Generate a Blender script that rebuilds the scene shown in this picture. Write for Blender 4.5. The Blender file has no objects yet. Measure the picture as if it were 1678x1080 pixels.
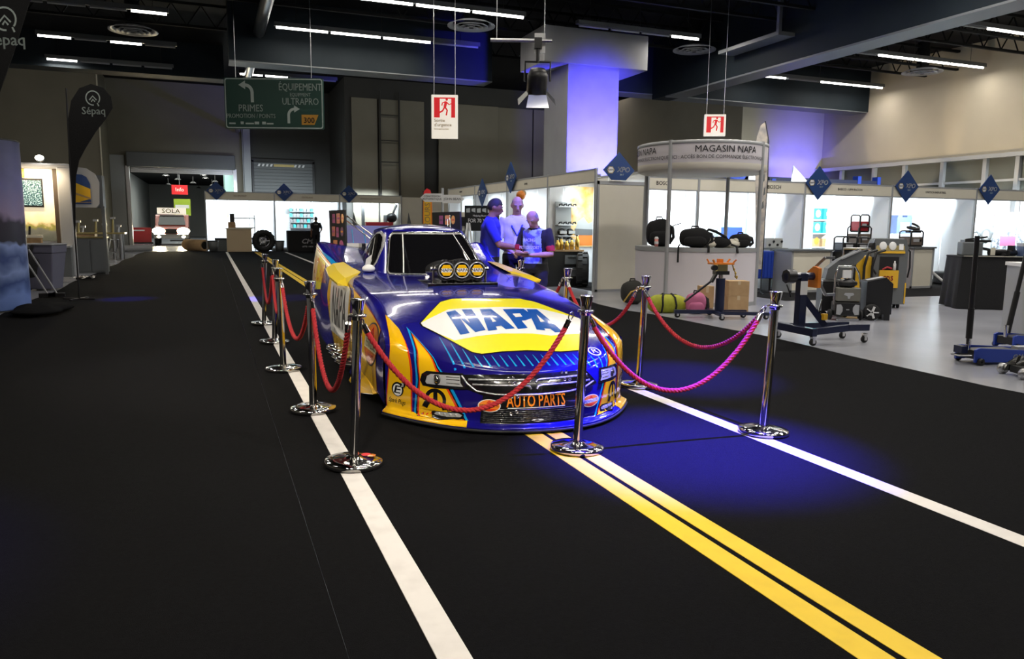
import bpy, bmesh, math, random
from mathutils import Vector, Matrix
from mathutils.bvhtree import BVHTree
R = math.radians
rnd = random.Random(7)
sc = bpy.context.scene
COL = sc.collection

# ---------------------------------------------------------------- camera
cam = bpy.data.objects.new('camera', bpy.data.cameras.new('camera'))
COL.objects.link(cam)
cam.data.sensor_width = 36; cam.data.sensor_fit = 'HORIZONTAL'
cam.data.lens = 1240 / 1678 * 36
cam.data.clip_start = .05; cam.data.clip_end = 300
_p, _y, _r = R(7.8176), R(21.6265), .010
_fw = Vector((math.sin(_y) * math.cos(_p), math.cos(_y) * math.cos(_p), -math.sin(_p)))
_rt = Vector((math.cos(_y), -math.sin(_y), 0)); _up = _rt.cross(_fw)
_cx = _rt * math.cos(_r) + _up * math.sin(_r); _cy = _up * math.cos(_r) - _rt * math.sin(_r)
_m = Matrix((_cx, _cy, -_fw)).transposed().to_4x4(); _m.translation = (0, 0, 1.48)
cam.matrix_world = _m
sc.camera = cam

# ---------------------------------------------------------------- world, exposure, lamps
w = bpy.data.worlds.new('world'); sc.world = w; w.use_nodes = True
w.node_tree.nodes['Background'].inputs[0].default_value = (.05, .05, .06, 1)
w.node_tree.nodes['Background'].inputs[1].default_value = .2
sc.view_settings.view_transform = 'Standard'; sc.view_settings.look = 'None'
sc.view_settings.gamma = 1; sc.view_settings.use_curve_mapping = False
sc.view_settings.exposure = 0.0
try:
    sc.cycles.use_denoising = True
    sc.cycles.max_bounces = 6; sc.cycles.diffuse_bounces = 3; sc.cycles.glossy_bounces = 4
    sc.cycles.sample_clamp_indirect = 6
    sc.cycles.caustics_reflective = False; sc.cycles.caustics_refractive = False
except Exception: pass

def lamp(name, kind, loc, power, color=(1, 1, 1), target=None, size=.2, size_y=None, spot=60, blend=.5):
    l = bpy.data.lights.new(name, kind); l.energy = power; l.color = color
    if kind == 'AREA':
        l.shape = 'RECTANGLE' if size_y else 'DISK'; l.size = size
        if size_y: l.size_y = size_y
    else:
        l.shadow_soft_size = size
    if kind == 'AREA' and name == 'booth_lamps': l.spread = R(115)
    if kind == 'SPOT': l.spot_size = R(spot); l.spot_blend = blend
    o = bpy.data.objects.new(name, l); COL.objects.link(o); o.location = loc
    if target is not None:
        o.rotation_euler = (Vector(target) - Vector(loc)).to_track_quat('-Z', 'Y').to_euler()
    return o

BLUE = (.045, .03, 1); WARM = (1, .78, .5); COOL = (.84, .95, 1)
# rows of fluorescent strips under the ceiling: (y, x0, x1, lit segments of four)
STRIPS = [(27.1, -4.6, -.75, (0, 2)), (27.0, -12.3, -8.4, (1, 3)), (23.2, 1.9, 8.0, (0, 1, 2)), (23.2, 18.4, 26.0 - 1.3, (0, 2, 3)), (19.0, 18.3, 24.7, (1, 2, 3)),
          (19.5, 2.0, 8.0, (1, 2, 3)), (19.6, 9.6, 13.6, (3,)), (25.6, 12.5, 17.0, ()), (30.8, 1.2, 4.8, (0, 1)), (30.8, -5.0, -1.0, (0,)), (23.0, -4.6, -.8, (3,)),
          (15.4, -4.6, -.8, (1, 2)), (15.4, 1.9, 8.0, (0, 2)), (11.6, 1.9, 8.0, (1, 3)), (7.8, 1.9, 8.0, (0, 1, 3)), (7.8, -4.6, -.8, (0, 2)),
          (4.0, 1.9, 8.0, (0, 3)), (.2, 1.9, 8.0, (0, 2, 3)), (11.6, 9.6, 13.6, (0, 1, 3)), (4.0, 9.6, 13.6, (1, 2)), (7.8, 18.4, 24.7, (0, 1, 2)), (.2, -4.6, -.8, (1, 2)), (15.4, 18.4, 24.7, (1, 2, 3)), (11.6, 18.4, 24.7, (0, 1, 3)), (7.8, 9.6, 13.6, (0, 2)), (-4, 1.9, 8.0, (0, 1, 2))]
for (y, x0, x1, lit) in STRIPS:
    for i in lit:
        q = (x1 - x0) / 4; xc = x0 + q * (i + .5)
        lamp('strip_lamp', 'AREA', (xc, y, 6.86), 120 if x0 < -8 else 34 if x0 < 9 else 88 if x0 < 18 else 34, (1, .93, .82) if x0 < 9 else (1, .95, .88), (xc, y, 0), q * .9, .12)
# show lamps: blue floods on carpet, column and guests, warm spot on the car
lamp('blue_flood', 'SPOT', (3.5, 4.5, 7.3), 62000, BLUE, (3.0, 4.15, 0), .1, None, 20, 1.)
lamp('blue_flood', 'SPOT', (4.7, 6.8, 7.3), 26000, BLUE, (4.3, 6.25, 0), .1, None, 17, 1.)
lamp('blue_flood', 'SPOT', (3.9, 6.6, 6.6), 6500, BLUE, (3.95, 9.7, 1.25), .08, None, 26, .9)
lamp('blue_flood', 'SPOT', (-3.5, 9, 6.4), 2600, BLUE, (-1.75, 3.9, 0), .12, None, 16, 1.)
lamp('blue_flood', 'SPOT', (-2.6, 14, 6.4), 9000, BLUE, (-1.55, 16.2, 0), .12, None, 9, .5)
lamp('blue_flood', 'SPOT', (-1.5, 13, 6.4), 6000, BLUE, (1.3, 15.6, 0), .12, None, 12, .6)
lamp('blue_uplight', 'SPOT', (10.35, 16.9, 2.75), 10500, (.06, .045, 1), (10.45, 20.05, 4.1), .08, None, 60, 1.)
lamp('blue_uplight', 'SPOT', (23.4, 24.4, 2.2), 2200, (.10, .08, 1), (23.6, 26.7, 4.3), .08, None, 70, 1.)
for yy in (22.0, 18.4, 14.8, 11.2):
    lamp('wall_washer', 'SPOT', (21.9, yy, 3.0), 190, WARM, (25.1, yy, 4.75), .06, None, 66, .25)
lamp('show_lamp', 'SPOT', (-1.5, -2.5, 6.6), 1900, (1, .92, .78), (1.8, 6.2, .5), .25, None, 44, .8)
lamp('show_lamp', 'SPOT', (5.0, -1.5, 6.6), 1100, (1, .92, .82), (2.3, 6.0, .5), .25, None, 42, .8)
lamp('show_lamp', 'SPOT', (2.0, -3.2, 6.6), 1500, (1, .92, .8), (1.9, 2.0, 0), .25, None, 62, .8)
lamp('show_lamp', 'SPOT', (-6.0, 6.5, 6.6), 1700, (1, .92, .78), (1.2, 8.2, .5), .25, None, 36, .8)

for xx in (-9, -1.5, 5.5, 15, 22):  # fill lights without fittings, added behind the beam to brighten the rear walls
    lamp('rear_wall_fill', 'AREA', (xx, 36.5, 9.3), 62, (1, .93, .8), (xx, 42, 0), 5, .2)
# ---------------------------------------------------------------- materials
def mat(name, col=(.5, .5, .5), rough=.5, metal=0., emit=0., ecol=None, noise=None, bump=None, coat=0., spec=None, alpha=1., trans=0.):
    """noise = (scale, second colour, lo, hi); bump = (scale, strength)"""
    m = bpy.data.materials.new(name); m.use_nodes = True
    nt = m.node_tree; b = nt.nodes['Principled BSDF']
    b.inputs['Base Color'].default_value = (*col, 1); b.inputs['Roughness'].default_value = rough
    b.inputs['Metallic'].default_value = metal; b.inputs['Coat Weight'].default_value = coat
    b.inputs['Coat Roughness'].default_value = .04
    b.inputs['Alpha'].default_value = alpha; b.inputs['Transmission Weight'].default_value = trans
    if spec is not None: b.inputs['Specular IOR Level'].default_value = spec
    if emit:
        b.inputs['Emission Color'].default_value = (*(ecol or col), 1); b.inputs['Emission Strength'].default_value = emit
        try: m.cycles.emission_sampling = 'NONE'
        except Exception: pass
    if noise or bump:
        tc = nt.nodes.new('ShaderNodeTexCoord')
    if noise:
        n = nt.nodes.new('ShaderNodeTexNoise'); n.inputs['Scale'].default_value = noise[0]; n.inputs['Detail'].default_value = 4
        nt.links.new(tc.outputs['Object'], n.inputs['Vector'])
        r = nt.nodes.new('ShaderNodeValToRGB'); r.color_ramp.elements[0].color = (*col, 1); r.color_ramp.elements[1].color = (*noise[1], 1)
        r.color_ramp.elements[0].position = noise[2]; r.color_ramp.elements[1].position = noise[3]
        nt.links.new(n.outputs['Fac'], r.inputs['Fac']); nt.links.new(r.outputs['Color'], b.inputs['Base Color'])
        if emit: nt.links.new(r.outputs['Color'], b.inputs['Emission Color'])
    if bump:
        n2 = nt.nodes.new('ShaderNodeTexNoise'); n2.inputs['Scale'].default_value = bump[0]; n2.inputs['Detail'].default_value = 3
        nt.links.new(tc.outputs['Object'], n2.inputs['Vector'])
        bp = nt.nodes.new('ShaderNodeBump'); bp.inputs['Strength'].default_value = bump[1]; bp.inputs['Distance'].default_value = .02
        nt.links.new(n2.outputs['Fac'], bp.inputs['Height']); nt.links.new(bp.outputs['Normal'], b.inputs['Normal'])
    return m

M = {}
def dm(name, *a, **k): M[name] = mat(name, *a, **k); return M[name]
dm('carpet', (.0045, .0045, .0052), .95, bump=(260, .5), noise=(55, (.0075, .0075, .0085), .35, .75), spec=.08)
dm('carpet_edge', (.012, .012, .013), .95, bump=(260, .5), spec=.12)
dm('concrete', (.29, .30, .34), .2, noise=(.7, (.37, .38, .42), .3, .7), bump=(6, .03))
dm('line_white', (.80, .76, .72), .6, noise=(9, (.70, .66, .62), .45, .8))
dm('line_yellow', (.86, .58, .015), .6, noise=(9, (.78, .52, .012), .45, .8))
dm('wall_olive', (.22, .205, .16), .8, noise=(.5, (.26, .242, .19), .3, .7))
dm('wall_dark', (.05, .05, .048), .8, noise=(.5, (.06, .06, .056), .3, .7))
dm('wall_beige', (.42, .37, .28), .8, noise=(.6, (.47, .42, .32), .3, .7))
dm('ceiling_black', (.007, .0075, .008), .8, noise=(2, (.012, .0125, .013), .3, .7), spec=.15)
dm('beam_slate', (.012, .017, .022), .6, noise=(1, (.016, .022, .027), .3, .7), spec=.12)
dm('pillar_white', (.25, .25, .26), .7, noise=(2, (.28, .28, .29), .3, .7))
dm('chrome', (.78, .77, .74), .09, 1.)
dm('steel', (.52, .52, .53), .3, 1., noise=(30, (.6, .6, .61), .4, .6))
dm('alu', (.40, .41, .42), .45, .25)
dm('white_panel', (.84, .86, .88), .55)
dm('cream_panel', (.74, .70, .58), .6, noise=(3, (.77, .73, .61), .3, .7))
dm('grey_panel', (.42, .44, .44), .6)
dm('white_plastic', (.8, .8, .8), .4)
dm('black_plastic', (.012, .012, .013), .4)
dm('black_cloth', (.008, .008, .009), .9, bump=(90, .3))
dm('rubber', (.011, .011, .012), .7, bump=(60, .2))
dm('grey_plastic', (.13, .14, .145), .45)
dm('silver_plastic', (.42, .43, .45), .4)
dm('navy_metal', (.012, .017, .05), .35, .2, coat=.3)
dm('blue_metal', (.02, .06, .42), .35, .2, coat=.4)
dm('red_metal', (.42, .02, .03), .35, .1, coat=.4)
dm('orange_paint', (.75, .22, .02), .4, coat=.3)
dm('yellow_paint', (.78, .45, .02), .4, coat=.3)
dm('gold', (.62, .42, .1), .3, 1.)
dm('brass', (.55, .45, .2), .3, 1.)
dm('wood_dark', (.10, .075, .055), .6)
dm('panel_sage', (.105, .11, .092), .7, noise=(.6, (.13, .135, .115), .3, .7))
dm('card', (.50, .33, .17), .85, noise=(6, (.44, .28, .14), .4, .7))
dm('wood', (.42, .27, .13), .6, noise=(8, (.34, .21, .1), .4, .6))
dm('tan_laminate', (.60, .47, .30), .5)
dm('tube_lit', (1, 1, 1), .5, emit=9, ecol=(1, .97, .9))
dm('tube_off', (.30, .31, .32), .35)
dm('lamp_glow', (1, 1, 1), .5, emit=30, ecol=(1, .95, .85))
dm('head_glow', (1, .9, .7), .5, emit=60, ecol=(1, .86, .55))
dm('text_black', (.015, .015, .018), .6)
dm('text_white', (.85, .85, .85), .6)
dm('text_grey', (.50, .58, .55), .6)
dm('navy_sign', (.012, .05, .19), .5)
dm('sign_green', (.008, .055, .04), .45)
dm('sign_red', (.72, .02, .025), .5)
dm('exit_white', (.9, .87, .8), .5, emit=.45, ecol=(1, .92, .78))
dm('exit_red', (.72, .015, .02), .5, emit=.35, ecol=(.8, .02, .03))
dm('rope_red', (.36, .012, .018), .85, bump=(120, .3))
dm('teal_pack', (.02, .35, .38), .5)
dm('pink', (.50, .13, .26), .8)
dm('lime_bag', (.36, .38, .03), .8, noise=(10, (.28, .3, .02), .4, .7))

# ---------------------------------------------------------------- mesh helpers
V = Vector
class F:
    """a frame: origin, two axes of a plane, its normal"""
    def __init__(s, o, ux=(1, 0, 0), uy=(0, 0, 1)):
        s.o = V(o); s.x = V(ux).normalized(); s.y = V(uy).normalized(); s.n = s.x.cross(s.y).normalized()
    def __call__(s, a, b, c=0): return s.o + s.x * a + s.y * b + s.n * c
class MB:
    def __init__(s): s.v = []; s.f = []; s.m = []; s.s = []
    def add(s, vs, fs, m=0, sm=False):
        o = len(s.v); s.v += [tuple(v) for v in vs]
        for f in fs: s.f.append(tuple(i + o for i in f)); s.m.append(m); s.s.append(sm)
        return s
    def box(s, c, d, m=0, rz=0., rot=None, taper=1.):
        x, y, z = d[0] / 2, d[1] / 2, d[2] / 2
        q = rot or Matrix.Rotation(rz, 3, 'Z')
        vs = [V(c) + q @ V((a * x * (taper if k > 0 else 1), b * y * (taper if k > 0 else 1), k * z)) for k in (-1, 1) for a, b in ((-1, -1), (1, -1), (1, 1), (-1, 1))]
        return s.add(vs, [(3, 2, 1, 0), (4, 5, 6, 7), (0, 1, 5, 4), (1, 2, 6, 5), (2, 3, 7, 6), (3, 0, 4, 7)], m)
    def bx(s, x0, x1, y0, y1, z0, z1, m=0):
        return s.box(((x0 + x1) / 2, (y0 + y1) / 2, (z0 + z1) / 2), (abs(x1 - x0), abs(y1 - y0), abs(z1 - z0)), m)
    def cyl(s, p0, p1, r, r2=None, n=14, m=0, cap=True):
        p0, p1 = V(p0), V(p1); r2 = r if r2 is None else r2
        q = (p1 - p0).to_track_quat('Z', 'Y').to_matrix()
        vs = []
        for p, rr in ((p0, r), (p1, r2)):
            vs += [p + q @ V((rr * math.cos(2 * math.pi * i / n), rr * math.sin(2 * math.pi * i / n), 0)) for i in range(n)]
        s.add(vs, [(i, (i + 1) % n, n + (i + 1) % n, n + i) for i in range(n)], m, True)
        if cap:
            s.add(vs[:n], [tuple(range(n - 1, -1, -1))], m); s.add(vs[n:], [tuple(range(n))], m)
        return s
    def bar(s, p0, p1, w, h, m=0):
        """a straight box bar between two points"""
        p0, p1 = V(p0), V(p1); d = p1 - p0; L = d.length; d.normalize()
        up = V((0, 0, 1)) if abs(d.z) < .95 else V((0, 1, 0))
        x = d.cross(up).normalized(); y = x.cross(d).normalized()
        vs = [p + x * (a * w / 2) + y * (b * h / 2) for p in (p0, p1) for a, b in ((-1, -1), (1, -1), (1, 1), (-1, 1))]
        return s.add(vs, [(3, 2, 1, 0), (4, 5, 6, 7), (0, 1, 5, 4), (1, 2, 6, 5), (2, 3, 7, 6), (3, 0, 4, 7)], m)
    def tube(s, pts, r, n=8, m=0, closed=False, rs=None, cap=True, sx=1., sy=1.):
        pts = [V(p) for p in pts]; k = len(pts); vs = []
        x = None
        for i, p in enumerate(pts):
            a = pts[i - 1] if (i or closed) else p; b = pts[(i + 1) % k] if (i < k - 1 or closed) else p
            d = (b - a).normalized()
            if x is None: x = d.orthogonal().normalized()
            x = (x - d * x.dot(d)); x = x.normalized() if x.length > 1e-6 else d.orthogonal().normalized()
            y = d.cross(x); rr = rs[i] if rs else r
            vs += [p + x * (rr * sx * math.cos(2 * math.pi * j / n)) + y * (rr * sy * math.sin(2 * math.pi * j / n)) for j in range(n)]
        fs = [(i * n + j, i * n + (j + 1) % n, ((i + 1) % k) * n + (j + 1) % n, ((i + 1) % k) * n + j) for i in range(k if closed else k - 1) for j in range(n)]
        s.add(vs, fs, m, True)
        if cap and not closed:
            s.add(vs[:n], [tuple(range(n - 1, -1, -1))], m); s.add(vs[-n:], [tuple(range(n))], m)
        return s
    def lathe(s, prof, c=(0, 0, 0), n=24, m=0, rot=None, a0=0., a1=2 * math.pi, sm=True):
        full = abs(a1 - a0 - 2 * math.pi) < 1e-6; k = n if full else n + 1; vs = []
        q = rot or Matrix.Identity(3)
        for (r, z) in prof:
            vs += [V(c) + q @ V((r * math.cos(a0 + (a1 - a0) * i / n), r * math.sin(a0 + (a1 - a0) * i / n), z)) for i in range(k)]
        fs = [(a * k + i, a * k + (i + 1) % k, (a + 1) * k + (i + 1) % k, (a + 1) * k + i) for a in range(len(prof) - 1) for i in range(n)]
        return s.add(vs, fs, m, sm)
    def prism(s, poly, fr, d0=0., d1=.01, m=0, mside=None):
        """a polygon in a frame, from depth d0 to d1 along the frame's normal"""
        n = len(poly)
        s.add([fr(a, b, d1) for a, b in poly], [tuple(range(n))], m)
        s.add([fr(a, b, d0) for a, b in poly], [tuple(range(n - 1, -1, -1))], m)
        vs = [fr(a, b, d) for d in (d0, d1) for a, b in poly]
        return s.add(vs, [(i, (i + 1) % n, n + (i + 1) % n, n + i) for i in range(n)], m if mside is None else mside)
    def ell(s, c, r, nu=14, nv=9, m=0, rot=None, fn=None):
        q = rot or Matrix.Identity(3); vs = []
        for j in range(1, nv):
            t = math.pi * j / nv
            for i in range(nu):
                a = 2 * math.pi * i / nu; p = V((math.sin(t) * math.cos(a), math.sin(t) * math.sin(a), math.cos(t)))
                if fn: p = fn(p)
                vs.append(V(c) + q @ V((p.x * r[0], p.y * r[1], p.z * r[2])))
        vs += [V(c) + q @ V((0, 0, r[2])), V(c) - q @ V((0, 0, r[2]))]; T, B = len(vs) - 2, len(vs) - 1
        fs = [((j * nu + (i + 1) % nu), (j * nu + i), ((j + 1) * nu + i), ((j + 1) * nu + (i + 1) % nu)) for j in range(nv - 2) for i in range(nu)]
        fs = [(a, b, c_, d)[::1] for a, b, c_, d in fs]
        fs += [(T, i, (i + 1) % nu) for i in range(nu)] + [(B, (nv - 2) * nu + (i + 1) % nu, (nv - 2) * nu + i) for i in range(nu)]
        return s.add(vs, fs, m, True)
    def grid(s, fn, nu, nv, m=0, sm=True, flip=False, closed_u=False):
        vs = [fn(i / nu, j / nv) for j in range(nv + 1) for i in range(nu if closed_u else nu + 1)]
        k = nu if closed_u else nu + 1
        fs = [(j * k + i, j * k + (i + 1) % k, (j + 1) * k + (i + 1) % k, (j + 1) * k + i) for j in range(nv) for i in range(nu)]
        if flip: fs = [f[::-1] for f in fs]
        return s.add(vs, fs, m, sm)
    def text(s, t, size, fr, d=.002, m=0, align='CENTER', bold=0., sx=1., shear=0., base=.001, spacing=1.):
        me = text_mesh(t, size, align, bold, shear, spacing)
        vs = [fr(a * sx, b, base + c * d) for a, b, c in me[0]]
        return s.add(vs, me[1], m)
    def mesh(s, name, mats):
        me = bpy.data.meshes.new(name); me.from_pydata(s.v, [], s.f)
        for mm in (mats if isinstance(mats, (list, tuple)) else [mats]): me.materials.append(M[mm] if isinstance(mm, str) else mm)
        me.polygons.foreach_set('material_index', s.m); me.polygons.foreach_set('use_smooth', s.s); me.update()
        return me
    def build(s, name, mats, parent=None, loc=None, rz=0., bevel=0., seg=2, weld=False):
        o = bpy.data.objects.new(name, s.mesh(name, mats)); COL.objects.link(o)
        if weld:
            bm = bmesh.new(); bm.from_mesh(o.data); bmesh.ops.remove_doubles(bm, verts=bm.verts, dist=1e-5)
            bmesh.ops.recalc_face_normals(bm, faces=bm.faces); bm.to_mesh(o.data); bm.free()
        if parent is not None: o.parent = parent
        if loc is not None: o.location = loc; o.rotation_euler.z = rz
        if bevel:
            b = o.modifiers.new('bevel', 'BEVEL'); b.width = bevel; b.segments = seg; b.limit_method = 'ANGLE'; b.angle_limit = R(50)
        return o
_tc = {}
def text_mesh(t, size, align, bold, shear, spacing):
    key = (t, size, align, bold, shear, spacing)
    if key not in _tc:
        cu = bpy.data.curves.new('lettering', 'FONT'); cu.body = t; cu.size = 4; cu.align_x = align; cu.align_y = 'CENTER'
        cu.extrude = .5; cu.shear = shear; cu.resolution_u = 2; cu.space_character = spacing
        o = bpy.data.objects.new('lettering', cu); COL.objects.link(o)
        dg = bpy.context.evaluated_depsgraph_get(); dg.update()
        me = o.evaluated_get(dg).to_mesh()
        vs = [(v.co.x * size / 4, v.co.y * size / 4, v.co.z + .5) for v in me.vertices]; fs = [tuple(p.vertices) for p in me.polygons]; n = len(vs)
        if bold > .003:      # heavier strokes: the same outline struck three times
            b = bold * size * .9; vs, fs = [(x + d * b, y + e * b, z) for d, e in ((-1, -.5), (1, -.5), (0, .7)) for x, y, z in vs], [tuple(i + k * n for i in f) for k in range(3) for f in fs]
        _tc[key] = (vs, fs)
        o.evaluated_get(dg).to_mesh_clear(); bpy.data.objects.remove(o); bpy.data.curves.remove(cu)
    return _tc[key]

def tag(o, label=None, cat=None, group=None, kind=None):
    if label: o['label'] = label
    if cat: o['category'] = cat
    if group: o['group'] = group
    if kind: o['kind'] = kind
    return o
def thing(name, label, cat, loc=(0, 0, 0), rz=0., group=None):
    o = bpy.data.objects.new(name, None); COL.objects.link(o); o.location = loc; o.rotation_euler.z = rz
    o.empty_display_size = .1
    return tag(o, label, cat, group)
def kids(o): return [c for c in COL.objects if c.parent == o]
_kid = {}
def copy_thing(o, loc, rz=None, label=None, group=None):
    ch = {}
    for c in COL.objects:
        if c.parent: ch.setdefault(c.parent.name, []).append(c)
    def cp(a, par):
        n = a.copy(); COL.objects.link(n)
        if par is not None: n.parent = par
        for b in ch.get(a.name, []): cp(b, n)
        return n
    n = cp(o, None); n.location = loc
    if rz is not None: n.rotation_euler.z = rz
    if label: n['label'] = label
    if group: n['group'] = group
    return n
def struct(name, mb, mats, **k):
    return tag(mb.build(name, mats, **k), kind='structure')
Z3 = (0, 0, 1)
# ================================================================ the hall
struct('floor', MB().bx(-13.5, 36, -10, 92, -.2, 0), 'concrete')
# black show carpet laid in rolls, with its seams
X_SEAM = (-3.15, .38, 3.95, 6.95)
carp = thing('carpet', 'black show carpet laid in long rolls under the race car', 'carpet', (0, 0, 0))
for i in range(3):
    mb = MB()
    xa, xb = X_SEAM[i] + (.004 if i else 0), X_SEAM[i + 1]
    ys = [-9.9 + k * (42.4 + 9.9) / 60 for k in range(61)]
    L = [xa + (.05 * math.sin(y * 1.1) if i == 0 else 0) for y in ys]
    Rr = [xb + (.10 * math.sin(y * .9) + .07 * math.sin(y * 2.3 + 1) + .06 * math.sin(y * 5.1) if i == 2 else 0) for y in ys]
    top = [(a, y, .008) for a, y in zip(L, ys)] + [(b, y, .008 + (.004 if i == 1 else 0)) for b, y in zip(Rr, ys)]
    n = len(ys)
    mb.add(top, [(j, n + j, n + j + 1, j + 1) for j in range(n - 1)])
    bot = [(a, y, 0) for a, y, z in top]
    mb.add(top + bot, [(2 * n + j, j, j + 1, 2 * n + j + 1) for j in range(n - 1)] + [(n + j, 3 * n + j, 3 * n + j + 1, n + j + 1) for j in range(n - 1)] + [(n - 1, 2 * n - 1, 4 * n - 1, 3 * n - 1), (0, 2 * n, 3 * n, n)])
    mb.build('carpet_roll', 'carpet', carp)
def lane(name, x0, x1, y0, y1, m, label):
    tag(MB().bx(x0, x1, y0, y1, .007, .0125).build(name, m), label, 'floor line')
lane('lane_line', .66, .775, -6, 41.0, 'line_white', 'white tape line along the carpet under the row of five stanchions')
lane('lane_line', 3.485, 3.61, -6, 40.5, 'line_white', 'white tape line along the carpet on the far side of the race car')
lane('lane_line', 2.017, 2.14, -6, 40.5, 'line_yellow', 'yellow centre line nearer to the row of five stanchions')
lane('lane_line', 2.175, 2.29, -6, 40.5, 'line_yellow', 'yellow centre line nearer to the equipment booths')

# walls
wl = MB().bx(-13.5, -13.2, -10, 46, 0, 9.6); struct('wall_left', wl, 'wall_olive')
struct('wall_front', MB().bx(-13.5, 25.4, -10.3, -10, 0, 9.6), 'wall_dark')
struct('wall_right', MB().bx(25.1, 25.4, -10, 26.9, 0, 8.2), 'wall_beige')
wb = thing('wall_back', None, None); wb['kind'] = 'structure'
MB().bx(-13.5, -5.25, 46, 46.3, 0, 10).bx(-5.55, -5.25, 46.3, 50, 0, 10).build('wall_section', 'wall_olive', wb)
MB().bx(-5.25, -4.3, 50, 50.3, 0, 10).bx(-4.3, 1.5, 50, 50.3, 5.45, 10).bx(1.5, 2.3, 50, 50.3, 0, 10).build('wall_section', 'wall_olive', wb)
MB().bx(2.3, 7.4, 50, 50.3, 0, 10).bx(7.25, 7.45, 44, 50, 0, 10).build('wall_section', 'wall_dark', wb)  # unlit stretch of wall: its shade is put into the darker colour
MB().bx(7.4, 36, 44.02, 44.3, 0, 10).build('wall_section', 'wall_dark', wb)
pw = thing('folding_partition', 'row of tall olive folding partition panels closing the back of the hall', 'partition')
for a, b, y in ((7.6, 9.05, 43.9), (9.15, 10.25, 43.9), (10.3, 11.75, 43.8), (12.6, 16.3, 43.75), (16.34, 18.6, 43.9), (18.64, 20.4, 43.8), (20.45, 24.2, 43.9), (24.25, 28.5, 43.8), (28.55, 33.5, 43.9)):
    MB().bx(a, b, y - .06, y + .06, 0, 8.5).build('panel', 'wall_olive', pw, bevel=.02)
cd = MB()
for x in (9.15, 10.25): cd.cyl((x, 43.6, 3), (x, 43.6, 8.9), .05, n=8)
for z in (5.0, 6.2, 7.6): cd.cyl((9.15, 43.6, z), (10.25, 43.6, z), .035, n=6)
tag(cd.build('conduit', 'wall_dark'), 'dark ladder of conduit pipes in front of the folding partition', 'pipe')
struct('wall_recess', MB().bx(20.76, 25.4, 26.6, 26.9, 0, 8.2).bx(20.76, 20.96, 26.9, 44, 0, 8.2), 'wall_beige')
# ledge with window bays on the right wall
lg = thing('trim_1', None, None); lg['kind'] = 'structure'
MB().bx(24.75, 25.1, -9.9, 26.6, 3.92, 4.06).build('rail', 'alu', lg)
MB().bx(24.9, 25.1, -9.9, 26.6, 3.12, 3.2).build('rail', 'alu', lg)
MB().bx(25.0, 25.11, -9.9, 26.6, 0, 3.92).build('dark_panel', 'panel_sage', lg)
for y in (25.2, 23.5, 22.05, 20.4, 18.75, 17.6, 16.0, 14.4, 12.8): MB().bx(24.86, 25.05, y - .07, y + .07, 0, 3.92).build('post', 'alu', lg)
# ceiling, beams, joists, pipes
struct('ceiling', MB().bx(-13.5, 25.4, -10, 31.5, 7.95, 8.15).bx(-13.5, 36, 31.5, 50.3, 9.6, 9.8).bx(-13.5, 36, 31.4, 31.6, 7.95, 9.8), 'ceiling_black')
struct('ceiling_beam', MB().bx(.7, 8.8, 24.2, 25.0, 6.17, 7.95), 'beam_slate')
struct('ceiling_beam', MB().bx(12.1, 25.1, 24.2, 25.0, 6.2, 7.95), 'beam_slate')
struct('ceiling_beam', MB().bx(-13.2, .7, 31.0, 31.9, 6.75, 9.6), 'beam_slate')
struct('ceiling_beam', MB().bx(14.9, 15.6, -9.9, 24.2, 6.0, 7.95), 'beam_slate')
struct('ceiling_beam', MB().bx(14.88, 15.62, -9.9, 23.3, 5.95, 6.0), 'grey_plastic')
for z, y0, y1, x0, x1 in ((6.165, 24.18, 25.02, .7, 8.8), (6.195, 24.18, 25.02, 12.1, 25.0)):
    struct('ceiling_beam_flange', MB().bx(x0, x1, y0, y1, z - .03, z), 'grey_plastic')
k = 0
for y in (25.0, 21.6, 20.3, 17.6, 16.4, 13.6, 12.2, 9.6, 8.6, 5.8):
    for x0, x1 in ((-13.2, 14.9), (15.6, 25.1)):
        mb = MB().bx(x0, x1, y - .06, y + .06, 7.75, 7.83).bx(x0, x1, y - .05, y + .05, 7.13, 7.2)
        nz = int((x1 - x0) / .8)
        for i in range(nz):
            a = x0 + i * .8; mb.bar((a, y, 7.17), (a + .4, y, 7.78), .03, .03); mb.bar((a + .4, y, 7.78), (a + .8, y, 7.17), .03, .03)
        struct('ceiling_joist', mb, 'ceiling_black')
tag(MB().tube([(1.55, 2, 7.0), (1.55, 16, 7.0), (1.55, 27.0, 7.0), (1.55, 38, 7.0), (1.75, 49.5, 7.0)], .16, 12).build('ceiling_pipe', 'steel'), 'long grey round duct running under the ceiling towards the loading door', 'duct')
tag(MB().bx(2.05, 2.45, 49.6, 49.95, 0, 9.5).bx(1.98, 2.02, 49.5, 49.9, 0, 9.5).build('wall_post', 'grey_panel'), 'pale grey steel post on the back wall behind the green sign', 'post')
tag(MB().bx(-5.23, -5.17, 45.9, 46.0, 0, 9.3).build('corner_strip', 'cream_panel'), 'pale strip along the wall corner left of the loading door', 'trim')
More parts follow.
